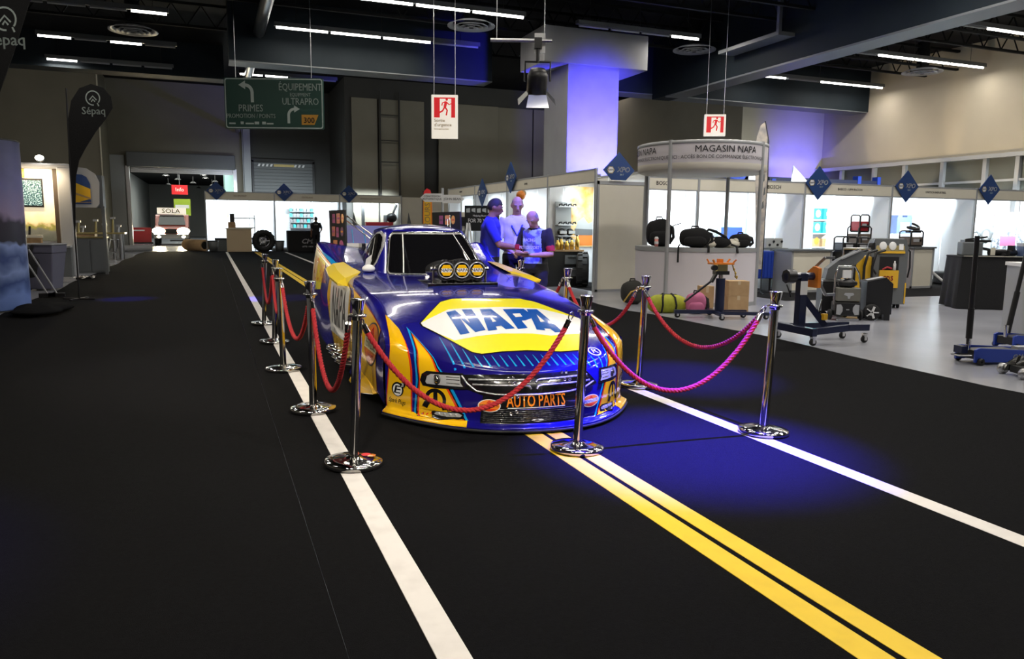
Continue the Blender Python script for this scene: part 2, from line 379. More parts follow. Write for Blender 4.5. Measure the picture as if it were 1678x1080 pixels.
# the two loading doors
d1 = thing('door_1', None, None); d1['kind'] = 'structure'
MB().bx(-4.35, 1.55, 49.45, 50, 4.65, 5.5).build('shutter_box', 'grey_plastic', d1, bevel=.05)
for z in range(3): MB().bx(-4.2, 1.4, 49.9, 49.96, 4.35 + .1 * z, 4.44 + .1 * z).build('shutter_slat', 'steel', d1)
MB().bx(-4.45, -4.25, 49.8, 50, 0, 4.7).build('guide_rail', 'steel', d1); MB().bx(1.42, 1.62, 49.8, 50, 0, 4.7).build('guide_rail', 'steel', d1)
MB().bx(-5.24, -4.5, 49.85, 50, 0, 5.3).build('jamb_panel', 'grey_panel', d1)
d2 = thing('door_2', None, None); d2['kind'] = 'structure'
for z in range(26): MB().bx(2.6, 6.15, 49.9, 49.97, .2 * z, .2 * z + .185).build('shutter_slat', 'grey_plastic', d2)
MB().bx(2.5, 2.62, 49.8, 50, 0, 5.3).bx(6.13, 6.25, 49.8, 50, 0, 5.3).bx(2.5, 6.25, 49.8, 50, 5.2, 5.4).build('door_frame', 'black_plastic', d2)
mb = MB()
for i in range(12): mb.prism([(2.85 + i * .24, 4.95), (2.97 + i * .24, 4.95), (3.03 + i * .24, 5.1), (2.91 + i * .24, 5.1)] if not 4 <= i <= 8 else [(2.85 + i * .24, 4.95), (3.1 + i * .24, 4.95), (3.1 + i * .24, 5.1), (2.85 + i * .24, 5.1)], F((0, 49.9, 0)), 0, .02, 1 if 4 <= i <= 8 else 0)
mb.build('hazard_strip', ['text_white', 'brass'], d2)
# corridor behind the loading door
struct('wall_corridor', MB().bx(-6.2, -5.9, 50.3, 90, 0, 7).bx(3.6, 3.9, 50.3, 90, 0, 7).bx(-6.2, 3.9, 90, 90.3, 0, 7), 'grey_panel')
struct('ceiling_corridor', MB().bx(-6.2, 3.9, 50.3, 90, 5.45, 5.6), 'ceiling_black')
for i, (x, y) in enumerate(((-3.9, 53), (-3.4, 56), (-2.8, 60), (-2.2, 65), (-1.2, 70), (-.3, 58), (-.2, 62), (.5, 67), (.3, 74), (-.9, 80), (-3.3, 74), (-.4, 54))):
    t = thing('corridor_lamp', 'bright round lamp hanging under the corridor ceiling beyond the loading door', 'lamp', (x, y, 4.75), 0, 'corridor lamps')
    MB().lathe([(.02, .6), (.02, .12), (.1, .12), (.24, 0)], n=12).build('shade', 'black_plastic', t)
    MB().lathe([(.001, .02), (.2, .02)], n=12).build('bulb', 'lamp_glow', t)
lamp('corridor_glow', 'AREA', (-1, 64, 5.3), 900, (.95, 1, .9), (-1, 64, 0), 5, 22)
# column with a T shaped head, lit blue
struct('pillar', MB().bx(9.58, 11.22, 20.05, 21.7, 0, 6.05), 'pillar_white', bevel=.02)
struct('pillar_head', MB().bx(8.8, 12.13, 20.0, 21.75, 6.02, 7.0), 'pillar_white', bevel=.02)
# strip fixtures
for (y, x0, x1, lit) in STRIPS:
    seen = {(27.1, -4.6): 'beyond the round vent over the left flag', (27.0, -12.3): 'at the far end by the dark side wall', (23.2, 1.9): 'running across just before the slate beam left of the pillar', (23.2, 18.4): 'lowest of those above the right booths', (19.0, 18.3): 'above the round vent over the right booths', (19.5, 2.0): 'nearest of those left of the pillar, by the round vent', (19.6, 9.6): 'passing before the head of the T shaped pillar', (25.6, 12.5): 'unlit, right of the pillar', (30.8, 1.2): 'just above the green direction sign', (30.8, -5.0): 'over the loading door', (23.0, -4.6): 'before the round vent over the left flag'}.get((y, x0))
    t = thing('strip_light', 'long dark fluorescent strip fitting ' + seen if seen else 'fluorescent strip fitting over the near part of the hall, above the picture', 'ceiling light', ((x0 + x1) / 2, y, 7.0), 0, 'ceiling strip fittings')
    h = (x1 - x0) / 2
    MB().bx(-h, h, -.09, .09, 0, .1).bx(-h, h, -.12, -.1, -.03, .08).build('housing', 'grey_plastic', t)
    for i in range(4):
        a = -h + i * h / 2 + .05; b = a + h / 2 - .1
        MB().cyl((a, -.03, -.045), (b, -.03, -.045), .035, n=8).build('tube', 'tube_lit' if i in lit else 'tube_off', t)
    for a in (-h * .8, 0, h * .8): MB().cyl((a, 0, .1), (a, 0, .75), .008, n=5).build('hanger', 'black_plastic', t)
# round ceiling vents
for x, y, g in ((-1.84, 25.25, 'beside the left strip lights'), (6.94, 20.79, 'left of the T shaped pillar'), (14.22, 20.72, 'right of the T shaped pillar'), (23.4, 20.3, 'above the right booths')):
    t = thing('ceiling_vent', 'round grey ceiling air vent of rings ' + g, 'vent', (x, y, 6.95))
    for i, (ra, rb, z) in enumerate(((.66, .5, 0), (.47, .36, -.03), (.33, .24, -.05), (.2, .1, -.07))):
        MB().lathe([(ra, 0), (ra, -.02), (rb, .05), (rb, .07)], (0, 0, z), 28).build('ring', 'silver_plastic', t)
    MB().lathe([(.001, -.08), (.07, -.07), (.04, 0)], n=16).build('hub', 'black_plastic', t)
    MB().cyl((0, 0, .05), (0, 0, 1.0), .2, n=16).build('duct', 'ceiling_black', t)
tag(MB().bx(15.2 - .9, 14.85, 17.0, 19.6, 6.6, 6.7).bx(14.3, 14.4, 17, 17.1, 6.7, 7.95).build('ceiling_panel', 'grey_plastic'), 'flat dark grey panel under the ceiling beside the long slate beam', 'panel')
# ================================================================ the race car
def lerp(a, b, t): return a + (b - a) * t
def table(tb, x):
    """smooth (Catmull-Rom) lookup in rows of (x, v1, v2, ...)"""
    n = len(tb); i = 0
    while i < n - 2 and x > tb[i + 1][0]: i += 1
    p1, p2 = tb[i], tb[i + 1]; p0 = tb[i - 1] if i else p1; p3 = tb[i + 2] if i < n - 2 else p2
    t = (x - p1[0]) / (p2[0] - p1[0]); out = []
    for k in range(1, len(p1)):
        h = p2[0] - p1[0]
        m1 = (p2[k] - p0[k]) / ((p2[0] - p0[0]) or 1) * h; m2 = (p3[k] - p1[k]) / ((p3[0] - p1[0]) or 1) * h
        out.append((2 * t**3 - 3 * t * t + 1) * p1[k] + (t**3 - 2 * t * t + t) * m1 + (-2 * t**3 + 3 * t * t) * p2[k] + (t**3 - t * t) * m2)
    return out
# v, centre y, centre z, half width, edge y, edge z, edge power
ROWS = [(0, .00, .045, .995, .70, .05, 2.4), (.5, .0, .06, .995, .70, .068, 2.4), (1, .05, .085, .958, .735, .095, 2.4), (2, .05, .17, .958, .735, .22, 2.4), (3, .06, .28, .96, .725, .38, 2.4), (4, .085, .37, .96, .725, .50, 2.4),
        (5, .14, .432, .955, .74, .585, 2.4), (6, .24, .465, .95, .80, .635, 2.4), (7, .4, .525, .945, .92, .675, 2.4), (8, .6, .60, .94, 1.06, .71, 2.4), (9, .8, .68, .94, 1.2, .74, 2.4), (10, 1.0, .755, .94, 1.38, .77, 2.4),
        (11, 1.3, .845, .945, 1.6, .805, 2.3), (12, 1.6, .90, .95, 1.85, .845, 2.2), (13, 2.0, .932, .955, 2.15, .875, 2.2), (14, 2.4, .953, .96, 2.5, .91, 2.), (15, 2.75, .97, .965, 2.85, .935, 2.), (16, 3.2, .99, .975, 3.3, .965, 2.),
        (17, 3.8, 1.02, .99, 3.85, 1.025, 2.), (18, 4.4, 1.08, 1.03, 4.4, 1.15, 2.), (19, 4.9, 1.16, 1.08, 4.9, 1.275, 2.)]
def skew(p):
    f = 1 - min(1, max(0, (p.y - .7) / 1.5)); f = f * f * (3 - 2 * f)
    return V((p.x, p.y - .19 * f * (p.x + .95) / 1.9, p.z))
def shell(u, v):
    yc, zc, w, ye, ze, pw = table(ROWS, v); a = abs(u)
    z = lerp(zc, ze, a ** 2.2)
    if v > 5: z -= .035 * max(0, (a - .9) / .1) ** 2
    return skew(V((w * u, lerp(yc, ye, a ** pw), z)))
SIDE = [(.735, .965, .10), (.95, .985, .15), (1.3, 1.0, .075), (1.85, 1.02, .05), (2.4, 1.03, .06), (3.0, 1.055, .07), (3.6, 1.075, .09), (4.2, 1.12, .16), (4.9, 1.15, .30)]
SH = [(p.y, -p.x, p.z) for p in (shell(-1, 5 + i * .25) for i in range(57))]
def side(sgn, y, s):
    x1, z1 = table(SH, y); xb, zb = table(SIDE, y)
    q = 1 - (1 - s) ** 2.6
    return skew(V((sgn * (lerp(x1, xb, q) + .012 * math.sin(math.pi * min(1, s * 1.1))), y, lerp(z1, zb, s))))
def cab(a, t):
    """greenhouse: a = angle from the nose, t = 0 base .. 1 roof edge .. 1.3 roof crown"""
    k = min(t, 1); e = .62
    w = lerp(.68, .485, k ** .9); yf = lerp(2.66, 3.44, k); yr = lerp(5.05, 4.45, k); z = lerp(.93, 1.425, k)
    if t > 1:
        r = (t - 1) / .3; z += .065 * (1 - (1 - r) ** 2); q = (1 - r) if r < 1 else 0.0; q = max(q, .001)
    else: q = 1
    yc, ry = (yf + yr) / 2, (yr - yf) / 2
    sa, ca = math.sin(a), math.cos(a)
    return V((q * w * math.copysign(abs(sa) ** e, sa), yc - q * ry * math.copysign(abs(ca) ** e, ca), z))
CAR_RZ = R(-2.2)
car = thing('race_car', 'blue and yellow drag race car behind the red ropes on the black carpet', 'car', (2.13, 4.88, 0), CAR_RZ)
# paint: deep blue with thin light streaks
def paint_mat():
    m = mat('paint_blue', (.010, .008, .15), .16, .1, coat=1.0)
    nt = m.node_tree; b = nt.nodes['Principled BSDF']; tc = nt.nodes.new('ShaderNodeTexCoord'); b.inputs['Coat Weight'].default_value = .55; b.inputs['Specular IOR Level'].default_value = .25
    n = nt.nodes.new('ShaderNodeTexNoise'); n.inputs['Scale'].default_value = 1.7; nt.links.new(tc.outputs['Object'], n.inputs['Vector'])
    r = nt.nodes.new('ShaderNodeValToRGB'); r.color_ramp.elements[0].color = (.009, .005, .13, 1); r.color_ramp.elements[1].color = (.008, .008, .25, 1)
    r.color_ramp.elements[0].position = .35; r.color_ramp.elements[1].position = .7
    nt.links.new(n.outputs['Fac'], r.inputs['Fac']); nt.links.new(r.outputs['Color'], b.inputs['Base Color'])
    return m
M['paint_blue'] = paint_mat()
for n_, c_ in (('paint_yellow', (.88, .50, .006)), ('paint_lemon', (.90, .80, .02)), ('paint_white', (.86, .86, .84)), ('paint_cyan', (.005, .30, .72)), ('paint_red', (.72, .05, .012)), ('paint_napa', (.006, .085, .42)), ('paint_black', (.006, .006, .007)), ('paint_orange', (.88, .24, .02)), ('paint_streak', (.02, .09, .62)), ('paint_cream', (.9, .82, .5))):
    dm(n_, c_, .18, coat=1.0)
dm('plate_black', (.008, .008, .009), .6)
dm('glass_dark', (.004, .004, .005), .04, spec=.6)
dm('head_glass', (.55, .56, .57), .12, .25, coat=1.)
dm('carbon', (.018, .018, .019), .25, coat=.7, noise=(40, (.04, .04, .042), .45, .6))
dm('trim_silver', (.62, .62, .64), .3, .7, noise=(40, (.25, .25, .26), .45, .7))
NU, NV = 84, 132
bm_ = MB()
bm_.grid(lambda i, j: shell(-1 + 2 * i, 19 * j), NU, NV)
for sg in (-1, 1):
    bm_.grid(lambda i, j: side(sg, .74 + i * 4.155, j), 110, 22, flip=(sg > 0))
# tail face and nose return
def tail(i, j):
    p = shell(-1 + 2 * i, 19); return V((p.x * lerp(1, 1.04, j), p.y + .02 * j, lerp(p.z, .30, j)))
bm_.grid(tail, NU, 6)
bm_.grid(lambda i, j: cab(math.pi * (2 * i - 1), j * 1.3), 72, 20, closed_u=False, flip=False)
body = bm_.build('body_shell', 'paint_blue', car, weld=True)
BVH = BVHTree.FromPolygons([v.co.copy() for v in body.data.vertices], [tuple(p.vertices) for p in body.data.polygons])
# decals: a polygon in a plane, laid onto the body
D_OBL = V((0, .72, -.69)).normalized()
_ox, _oy = V((1, 0, 0)), V((0, .69, .72)).normalized()
def hit(o, d, off):
    p, n, i, t = BVH.ray_cast(o, d)
    if p is None:
        p, n, i, t = BVH.find_nearest(o + d * 4)
    if n.dot(d) > 0: n = -n
    return p + n * off
def lay_obl(off): return lambda a, b: hit(_ox * a + _oy * b - D_OBL * 4, D_OBL, off)
def lay_front(off): return lambda a, b: hit(V((a, -3, b)), V((0, 1, 0)), off)
def lay_left(off): return lambda a, b: hit(V((-4, a, b)), V((1, 0, 0)), off)
def lay_right(off): return lambda a, b: hit(V((4, a, b)), V((-1, 0, 0)), off)
def lay_top(off): return lambda a, b: hit(V((a, b, 3)), V((0, 0, -1)), off)
def lay_cab(off):
    def fn(a, t):
        p = cab(a, t); e = 1e-3; n = (cab(a + e, t) - cab(a - e, t)).cross(cab(a, t + e) - cab(a, t - e)).normalized()
        if n.dot(p - V((0, 3.8, 1.0))) < 0: n = -n
        return p + n * off
    return fn
def decal(mb, polys, fn, step=.05, m=0):
    """polys: list of outlines (or (verts, faces) meshes) in the plane, cut into a grid and mapped by fn"""
    bm = bmesh.new()
    for po in polys:
        if isinstance(po, tuple):
            vs = [bm.verts.new((a, b, 0)) for a, b in po[0]]
            for f in po[1]:
                try: bm.faces.new([vs[i] for i in f])
                except ValueError: pass
        else:
            f = bm.faces.new([bm.verts.new((a, b, 0)) for a, b in po])
            bmesh.ops.triangulate(bm, faces=[f])
    for ax in (0, 1):
        cs = [v.co[ax] for v in bm.verts]; lo, hi = min(cs), max(cs); k = math.floor(lo / step) + 1
        while k * step < hi:
            c = [0, 0, 0]; c[ax] = k * step; nn = [0, 0, 0]; nn[ax] = 1
            bmesh.ops.bisect_plane(bm, geom=bm.verts[:] + bm.edges[:] + bm.faces[:], plane_co=c, plane_no=nn, dist=1e-6); k += 1
    bm.verts.index_update()
    vs = [fn(v.co.x, v.co.y) for v in bm.verts]
    mb.add(vs, [tuple(v.index for v in f.verts) for f in bm.faces], m, True); bm.free()
    return mb
def flat_text(t, size, bold=0., shear=0., sx=1., o=(0, 0), rot=0., sy=1., spacing=1.):
    vs, fs = text_mesh(t, size, 'CENTER', bold, shear, spacing)
    top = [i for i, v in enumerate(vs) if v[2] > .5]; ix = {a: b for b, a in enumerate(top)}
    c, s = math.cos(rot), math.sin(rot)
    pts = [(vs[i][0] * sx, vs[i][1] * sy) for i in top]
    return ([(o[0] + x * c - y * s, o[1] + x * s + y * c) for x, y in pts], [tuple(ix[i] for i in f) for f in fs if all(i in ix for i in f)])
def ellipse(cx, cy, rx, ry, n=28): return [(cx + rx * math.cos(2 * math.pi * i / n), cy + ry * math.sin(2 * math.pi * i / n)) for i in range(n)]
def stripe(pts, w):
    L = []; Rr = []
    for i, p in enumerate(pts):
        a = V((*pts[max(i - 1, 0)], 0)); b = V((*pts[min(i + 1, len(pts) - 1)], 0)); d = (b - a).normalized(); n = V((-d.y, d.x, 0))
        ww = w[i] if isinstance(w, (list, tuple)) else w
        L.append((p[0] + n.x * ww / 2, p[1] + n.y * ww / 2)); Rr.append((p[0] - n.x * ww / 2, p[1] - n.y * ww / 2))
    return [[L[i], L[i + 1], Rr[i + 1], Rr[i]] for i in range(len(pts) - 1)]
# ---------------------------------------------------------------- car graphics, laid on the shell
def part(mb, name, mats, label=None, bevel=0., parent=None):
    o = mb.build(name, mats, parent or car, bevel=bevel)
    if label: o['label'] = label
    return o
O1, O2, O3, O4, O5 = .0025, .0042, .0059, .0076, .0093
# hood emblem
HEX = [(-.639, 1.141), (-.391, 1.474), (-.277, 1.519), (-.076, 1.494), (.062, 1.481), (.323, 1.471), (.429, 1.41), (.70, 1.085), (.69, .98), (.54, .66), (.47, .585), (.309, .583), (.049, .631), (-.147, .638), (-.304, .625), (-.369, .659), (-.539, .937), (-.636, 1.09)]
WHT = [(-.639, 1.141), (-.369, 1.315), (.082, 1.298), (.413, 1.255), (.70, 1.085), (.69, .98), (.62, .83), (.553, .82), (.32, .808), (.183, .851), (-.065, .878), (-.266, .865), (-.454, .832), (-.539, .937), (-.636, 1.09)]
def grow(poly, d):
    cx = sum(p[0] for p in poly) / len(poly); cy = sum(p[1] for p in poly) / len(poly)
    return [(x + d * (x - cx) / math.hypot(x - cx, y - cy), y + d * (y - cy) / math.hypot(x - cx, y - cy)) for x, y in poly]
mb = MB()
decal(mb, [grow(HEX, .012)], lay_obl(O1), .05, 3); decal(mb, [HEX], lay_obl(O2), .05, 0); decal(mb, [WHT], lay_obl(O3), .05, 1)
LET = [[(-.312, .914), (-.388, .903), (-.404, 1.264), (-.323, 1.284), (-.268, 1.058), (-.267, 1.287), (-.186, 1.279), (-.176, .94), (-.265, .921), (-.322, 1.144)],
       [(-.119, 1.272), (-.023, 1.266), (.064, .936), (-.015, .93), (-.032, .987), (-.079, .983), (-.083, .934), (-.16, .923)],
       [(.072, 1.252), (.258, 1.249), (.275, 1.182), (.258, 1.078), (.194, 1.046), (.161, 1.044), (.17, .932), (.085, .922)],
       [(.281, 1.241), (.374, 1.241), (.438, .854), (.371, .848), (.353, .905), (.303, .914), (.303, .884), (.234, .901)]]
HOLE = [[(-.078, 1.16), (-.051, 1.052), (-.084, 1.046)], [(.125, 1.162), (.191, 1.164), (.191, 1.107), (.13, 1.103)], [(.328, 1.136), (.351, 1.019), (.312, 1.011)]]
decal(mb, LET, lay_obl(O4), .05, 2); decal(mb, HOLE, lay_obl(O5), .05, 1)
part(mb, 'hood_emblem', ['paint_lemon', 'paint_white', 'paint_napa', 'paint_black'], 'yellow and white hexagon with NAPA in blue letters on the hood')
# registered mark
mb = MB(); decal(mb, [ellipse(.575, .56, .052, .06)], lay_obl(O1), .04, 0); decal(mb, [ellipse(.575, .56, .040, .047)], lay_obl(O2), .04, 1)
decal(mb, [flat_text('R', .085, .01, o=(.575, .56))], lay_obl(O3), .04, 0); part(mb, 'trademark_sign', ['paint_white', 'paint_blue'])
# light streaks above the grille
for i in range(20):
    mb = MB(); x = -.541 + i * .0625; t = i / 19
    lo = .475 - .105 * t; L = .43 if i == 0 else .34 if i == 1 else .25 if i == 2 else .15
    decal(mb, stripe([(x, lo), (x - .005, lo + L * .5), (x - .012, lo + L)], [.015, .011, .003]), lay_obl(O1), .06, 0)
    part(mb, 'hood_streak', ['paint_cyan'])
# crackle lines beside the windscreen and on the deck
for pts in ([(-.86, 3.6), (-.7, 3.9), (-.74, 4.5)], [(-.9, 3.2), (-.66, 3.5), (-.64, 4.2)], [(-.62, 2.5), (-.7, 2.9), (-.82, 3.3), (-.8, 4.0)], [(-.5, 2.35), (-.6, 2.6), (-.72, 2.7)], [(-.55, 1.9), (-.62, 2.2), (-.55, 2.45)], [(.6, 2.3), (.7, 2.7), (.8, 3.2)], [(.5, 1.9), (.62, 2.1), (.7, 2.5)], [(-.45, 1.75), (-.3, 1.8), (-.1, 1.77)], [(.1, 1.77), (.3, 1.8), (.42, 1.74)]):
    mb = MB(); decal(mb, stripe(pts, .012), lay_top(O1), .06, 0); part(mb, 'pinstripe', ['paint_streak'])
# flame blades on the nose, both sides
def lip(x): return .69 * .70 * (abs(x) / .995) ** 2.4 + .72 * .085 + .012
CY = [(-.76, 1.109), (-.646, .555), (-.565, .371), (-.470, lip(.47))] + [(-k, lip(k)) for k in (.55, .63, .70, .76)] + [(-.795, lip(.795)), (-.785, .48), (-.781, .56), (-.787, .683)]
BK = [(-.75, 1.03), (-.651, .55), (-.580, .375), (-.485, lip(.485))] + [(-k, lip(k)) for k in (.55, .63, .70, .75)] + [(-.782, lip(.782)), (-.775, .48), (-.768, .55), (-.775, .66)]
RD = [(-.747, 1.0), (-.656, .545), (-.588, .378), (-.494, lip(.494))] + [(-k, lip(k)) for k in (.55, .63, .70, .74)] + [(-.773, lip(.773)), (-.767, .48), (-.761, .55), (-.768, .64)]
YE = [(-.745, .95), (-.663, .54), (-.6, .384), (-.506, lip(.506))] + [(-k, lip(k)) for k in (.55, .63, .70, .73)] + [(-.761, lip(.761)), (-.757, .48), (-.753, .54), (-.760, .623)]
FL = [(-.872, 1.36), (-.824, 1.072), (-.822, .767), (-.812, .64), (-.806, lip(.806))] + [(-k, lip(k)) for k in (.84, .87, .90, .925)] + [(-.945, lip(.945)), (-.945, .62), (-.935, .72), (-.93, .82), (-.905, 1.06)]
mir = lambda P: [(-x, y) for x, y in P]
def sk(P): return [(x, y - .085 * 1.0) for x, y in P]   # the nose is set slightly back on one side
for sgn in (-1, 1):
    tr = (lambda P: P) if sgn < 0 else (lambda P: sk(mir(P)))
    mb = MB()
    decal(mb, [tr(CY)], lay_obl(O1), .028, 0); decal(mb, [tr(BK)], lay_obl(O2), .028, 1); decal(mb, [tr(RD)], lay_obl(O3), .028, 2); decal(mb, [tr(YE)], lay_obl(O4), .028, 3)
    part(mb, 'flame_blade', ['paint_cyan', 'paint_black', 'paint_red', 'paint_yellow'])
    mb = MB(); decal(mb, [tr(grow(FL, .012))], lay_obl(O1 * .7), .022, 1); decal(mb, [tr(FL)], lay_obl(O3 + .0008), .022, 0); part(mb, 'fender_flame', ['paint_yellow', 'paint_red'])
# sponsor marks on the nose
def mark_front(o, items, mats, name, parent=None):
    mb = MB()
    for k, (polys, m) in enumerate(items): decal(mb, polys, lay_front(O4 + .0015 * (k + 1)), .03, m)
    return part(mb, name, mats)
for sgn in (-1, 1):
    x0 = -.883 if sgn < 0 else .885; z0 = .25 if sgn < 0 else .24
    mark_front(None, [([ellipse(x0, z0, .034, .056)], 0), ([ellipse(x0, z0 - .004, .026, .046)], 1), ([flat_text('E', .085, .012, .15, o=(x0 - .004, z0 - .004))], 0), ([ellipse(x0 + .03, z0 + .04, .016, .018)], 0), ([flat_text('3', .04, .01, o=(x0 + .03, z0 + .04))], 1)], ['paint_black', 'paint_white'], 'sponsor_mark')
    mark_front(None, [([flat_text('Spark Plugs', .034, .006, .2, .62, o=(x0 - .003, z0 - .095), rot=-.08 * -sgn, sy=1.6)], 0)], ['paint_black'], 'sponsor_lettering')
    x0 = -.664 if sgn < 0 else .70; z0 = .225 if sgn < 0 else .222
    ring = [ellipse(x0, z0, .062, .078)]
    mark_front(None, [(ring, 0), ([ellipse(x0, z0 - .006, .042, .058)], 1), ([[(x0 - .012, z0 - .05), (x0 + .012, z0 - .05), (x0 + .012, z0 + .07), (x0 - .012, z0 + .07)]], 0), ([[(x0 - .075, z0 - .085), (x0 + .075, z0 - .085), (x0 + .035, z0 - .045), (x0 - .035, z0 - .045)]], 1), ([[(x0 - .075, z0 - .06), (x0 - .045, z0 - .075), (x0 - .03, z0 - .03), (x0 - .06, z0 - .02)]], 0), ([[(x0 + .075, z0 - .06), (x0 + .045, z0 - .075), (x0 + .03, z0 - .03), (x0 + .06, z0 - .02)]], 0)], ['paint_black', 'paint_yellow'], 'sponsor_mark')
    mark_front(None, [([flat_text('MOPAR', .036, .006, sx=1.05, o=(x0 + .01, z0 - .066), rot=.03)], 0)], ['paint_black'], 'sponsor_lettering')
    x0, z0, rx = (-.339, .212, .073) if sgn < 0 else (.428, .205, .085)
    mark_front(None, [([ellipse(x0, z0, rx, .046)], 0), ([ellipse(x0, z0, rx * .93, .041)], 1), ([[(x0 - .02, z0 + .018), (x0 + .02, z0 + .018), (x0, z0 + .042)]], 2), ([[(x0 - .05, z0 - .02), (x0 + .05, z0 - .02), (x0, z0 - .04)]], 2), ([[(x0 - rx * .85, z0 - .016), (x0 + rx * .85, z0 - .008), (x0 + rx * .85, z0 + .018), (x0 - rx * .85, z0 + .010)]], 0 if sgn > 0 else 1), ([flat_text('PENNZOIL', .031, .012, .1, .8 * rx / .073, o=(x0, z0 + .001), rot=.10)], 3)], ['paint_white', 'paint_orange', 'paint_red', 'text_black'], 'sponsor_mark')
# lower grille and bumper lettering
mb = MB(); decal(mb, [[(-.40, .08), (.33, .085), (.29, .30), (-.38, .285)]], lay_front(O1), .05, 0); part(mb, 'lower_grille', ['paint_black'])
for i in range(7):
    z = .10 + i * .014
    mb = MB(); mb.tube([lay_front(.005)(-.38 + .76 * k / 20 * .93, z) for k in range(21)], .0035, 5); part(mb, 'grille_slat', 'carbon')
mb = MB(); decal(mb, [flat_text('AUTO PARTS', .125, .022, .0, .58, o=(-.012, .242), spacing=1.0)], lay_front(O3), .04, 0)
part(mb, 'bumper_lettering', ['paint_orange'], 'orange AUTO PARTS lettering on the black bumper')
mb = MB(); decal(mb, [[(-.22, .193), (.2, .196), (.2, .201), (-.22, .198)]], lay_front(O3), .05, 0); decal(mb, [[(-.062, .098), (-.03, .115), (.02, .113), (.05, .098), (.0, .092)]], lay_front(O3), .04, 0)
decal(mb, [ellipse(-.01, .104, .016, .006)], lay_front(O4), .04, 1); part(mb, 'maker_badge', ['paint_white', 'paint_black'])
# upper grille with bars and rim
GR = [(-.505, .418), (-.335, .424), (-.078, .425), (.153, .428), (.405, .430), (.50, .328), (.30, .296), (.226, .288), (-.027, .280), (-.226, .278), (-.386, .283), (-.475, .318)]
mb = MB(); decal(mb, [GR], lay_front(O1), .04, 0); part(mb, 'grille', ['paint_black'], 'black upper grille between the headlights')
for nm, pts, r in (('grille_bar', [(-.465, .388), (-.27, .389), (-.1, .388), (-.066, .384), (-.052, .37)], .0075), ('grille_bar', [(-.44, .356), (-.27, .354), (-.1, .352), (-.062, .346), (-.05, .325)], .0075), ('grille_bar', [(.402, .398), (.2, .392), (.04, .389), (.002, .384), (-.012, .37)], .0075), ('grille_bar', [(.42, .358), (.2, .354), (.04, .352), (.002, .346), (-.01, .325)], .0075), ('grille_rim', [(-.505, .41), (-.475, .36), (-.42, .312), (-.3, .292), (0, .288), (.25, .298), (.38, .315), (.46, .345)], .007)):
    P = []
    for i in range(len(pts) - 1):
        for k in range(6): P.append((lerp(pts[i][0], pts[i + 1][0], k / 6), lerp(pts[i][1], pts[i + 1][1], k / 6)))
    P.append(pts[-1]); mb = MB(); mb.tube([lay_front(.008)(a, b) for a, b in P], r, 6); part(mb, nm, 'trim_silver')
for x, z in ((-.2, .40), (-.17, .40), (-.2, .37), (-.165, .37), (-.19, .275), (-.15, .276), (.2, .425), (.235, .425), (.21, .38), (.25, .38), (-.16, .17), (-.2, .155), (.32, .19)):
    p = lay_front(.003)(x, z); mb = MB(); mb.lathe([(.012, 0), (.014, .006), (.009, .008), (.008, .003), (.0001, .003)], p, 10, rot=Matrix.Rotation(R(90), 3, 'X')); part(mb, 'hood_pin', 'chrome')
# headlights and fog lamps
HL = [(-.742, .352), (-.732, .394), (-.705, .416), (-.505, .42), (-.50, .355), (-.478, .322), (-.66, .316), (-.728, .318)]
FG = [(-.685, .132), (-.66, .142), (-.52, .152), (-.495, .138), (-.50, .10), (-.53, .092), (-.66, .072), (-.688, .08)]
for sgn in (-1, 1):
    mm = (lambda P: P) if sgn < 0 else (lambda P: [(-x + .035, z) for x, z in P])
    mb = MB(); decal(mb, [mm(grow(HL, .012))], lay_front(O5), .04, 0); h = part(mb, 'headlight', ['paint_black'])
    mb = MB(); decal(mb, [mm([(-.722, .345), (-.712, .388), (-.69, .405), (-.515, .41), (-.515, .36), (-.5, .335), (-.66, .332), (-.715, .331)])], lay_front(O5 + .001), .04, 0); part(mb, 'lens', ['head_glass'], parent=h)
    c = lay_front(.004)(*mm([(-.655, .371)])[0]); n = (c - V((0, .6, .35))).normalized()
    mb = MB(); mb.lathe([(.036, 0), (.036, .012), (.03, .015), (.028, .010)], c, 20, rot=n.to_track_quat('Z', 'Y').to_matrix()); part(mb, 'bezel', 'carbon', parent=h)
    mb = MB(); mb.ell(c + n * .008, (.027, .027, .016), 14, 8, rot=n.to_track_quat('Z', 'Y').to_matrix()); part(mb, 'projector', 'chrome', parent=h)
    for k, z in enumerate((.352, .378, .395)):
        mb = MB(); mb.tube([lay_front(.008)(*mm([(-.60 + .08 * q / 5 * 1.0, z)])[0]) for q in range(6)], .004, 5); part(mb, 'reflector', 'chrome', parent=h)
    mb = MB(); decal(mb, [mm(FG)], lay_front(O5 + .001), .04, 0); f = part(mb, 'fog_lamp', ['paint_black'])
    mb = MB(); decal(mb, [mm([(-.67, .112), (-.655, .134), (-.53, .143), (-.505, .13), (-.515, .112), (-.62, .102)])], lay_front(O5 + .004), .03, 0)
    for k in range(4): mb.ell(lay_front(.008)(*mm([(-.64 + k * .033, .120 + k * .002)])[0]), (.013, .010, .013), 10, 6)
    part(mb, 'lens', ['head_glass'], parent=f)
# front splitter lip
for sgn in (-1, 1):
    mb = MB()
    def lipp(q, o): return shell(sgn * lerp(.84, 1.0, q), .75) + V((0, 0, o))
    mb.grid(lambda i, j: shell(sgn * lerp(.50 if sgn < 0 else .80, .997, i), lerp(.2, 1.02, j)) + V((0, -.003, .0035)), 30, 4, flip=(sgn < 0)); part(mb, 'splitter_edge', 'paint_yellow')
mb = MB(); mb.tube([shell(lerp(-.995, .995, k / 48), .2) + V((0, 0, -.014)) for k in range(49)], .011, 6); part(mb, 'splitter_seal', 'rubber')
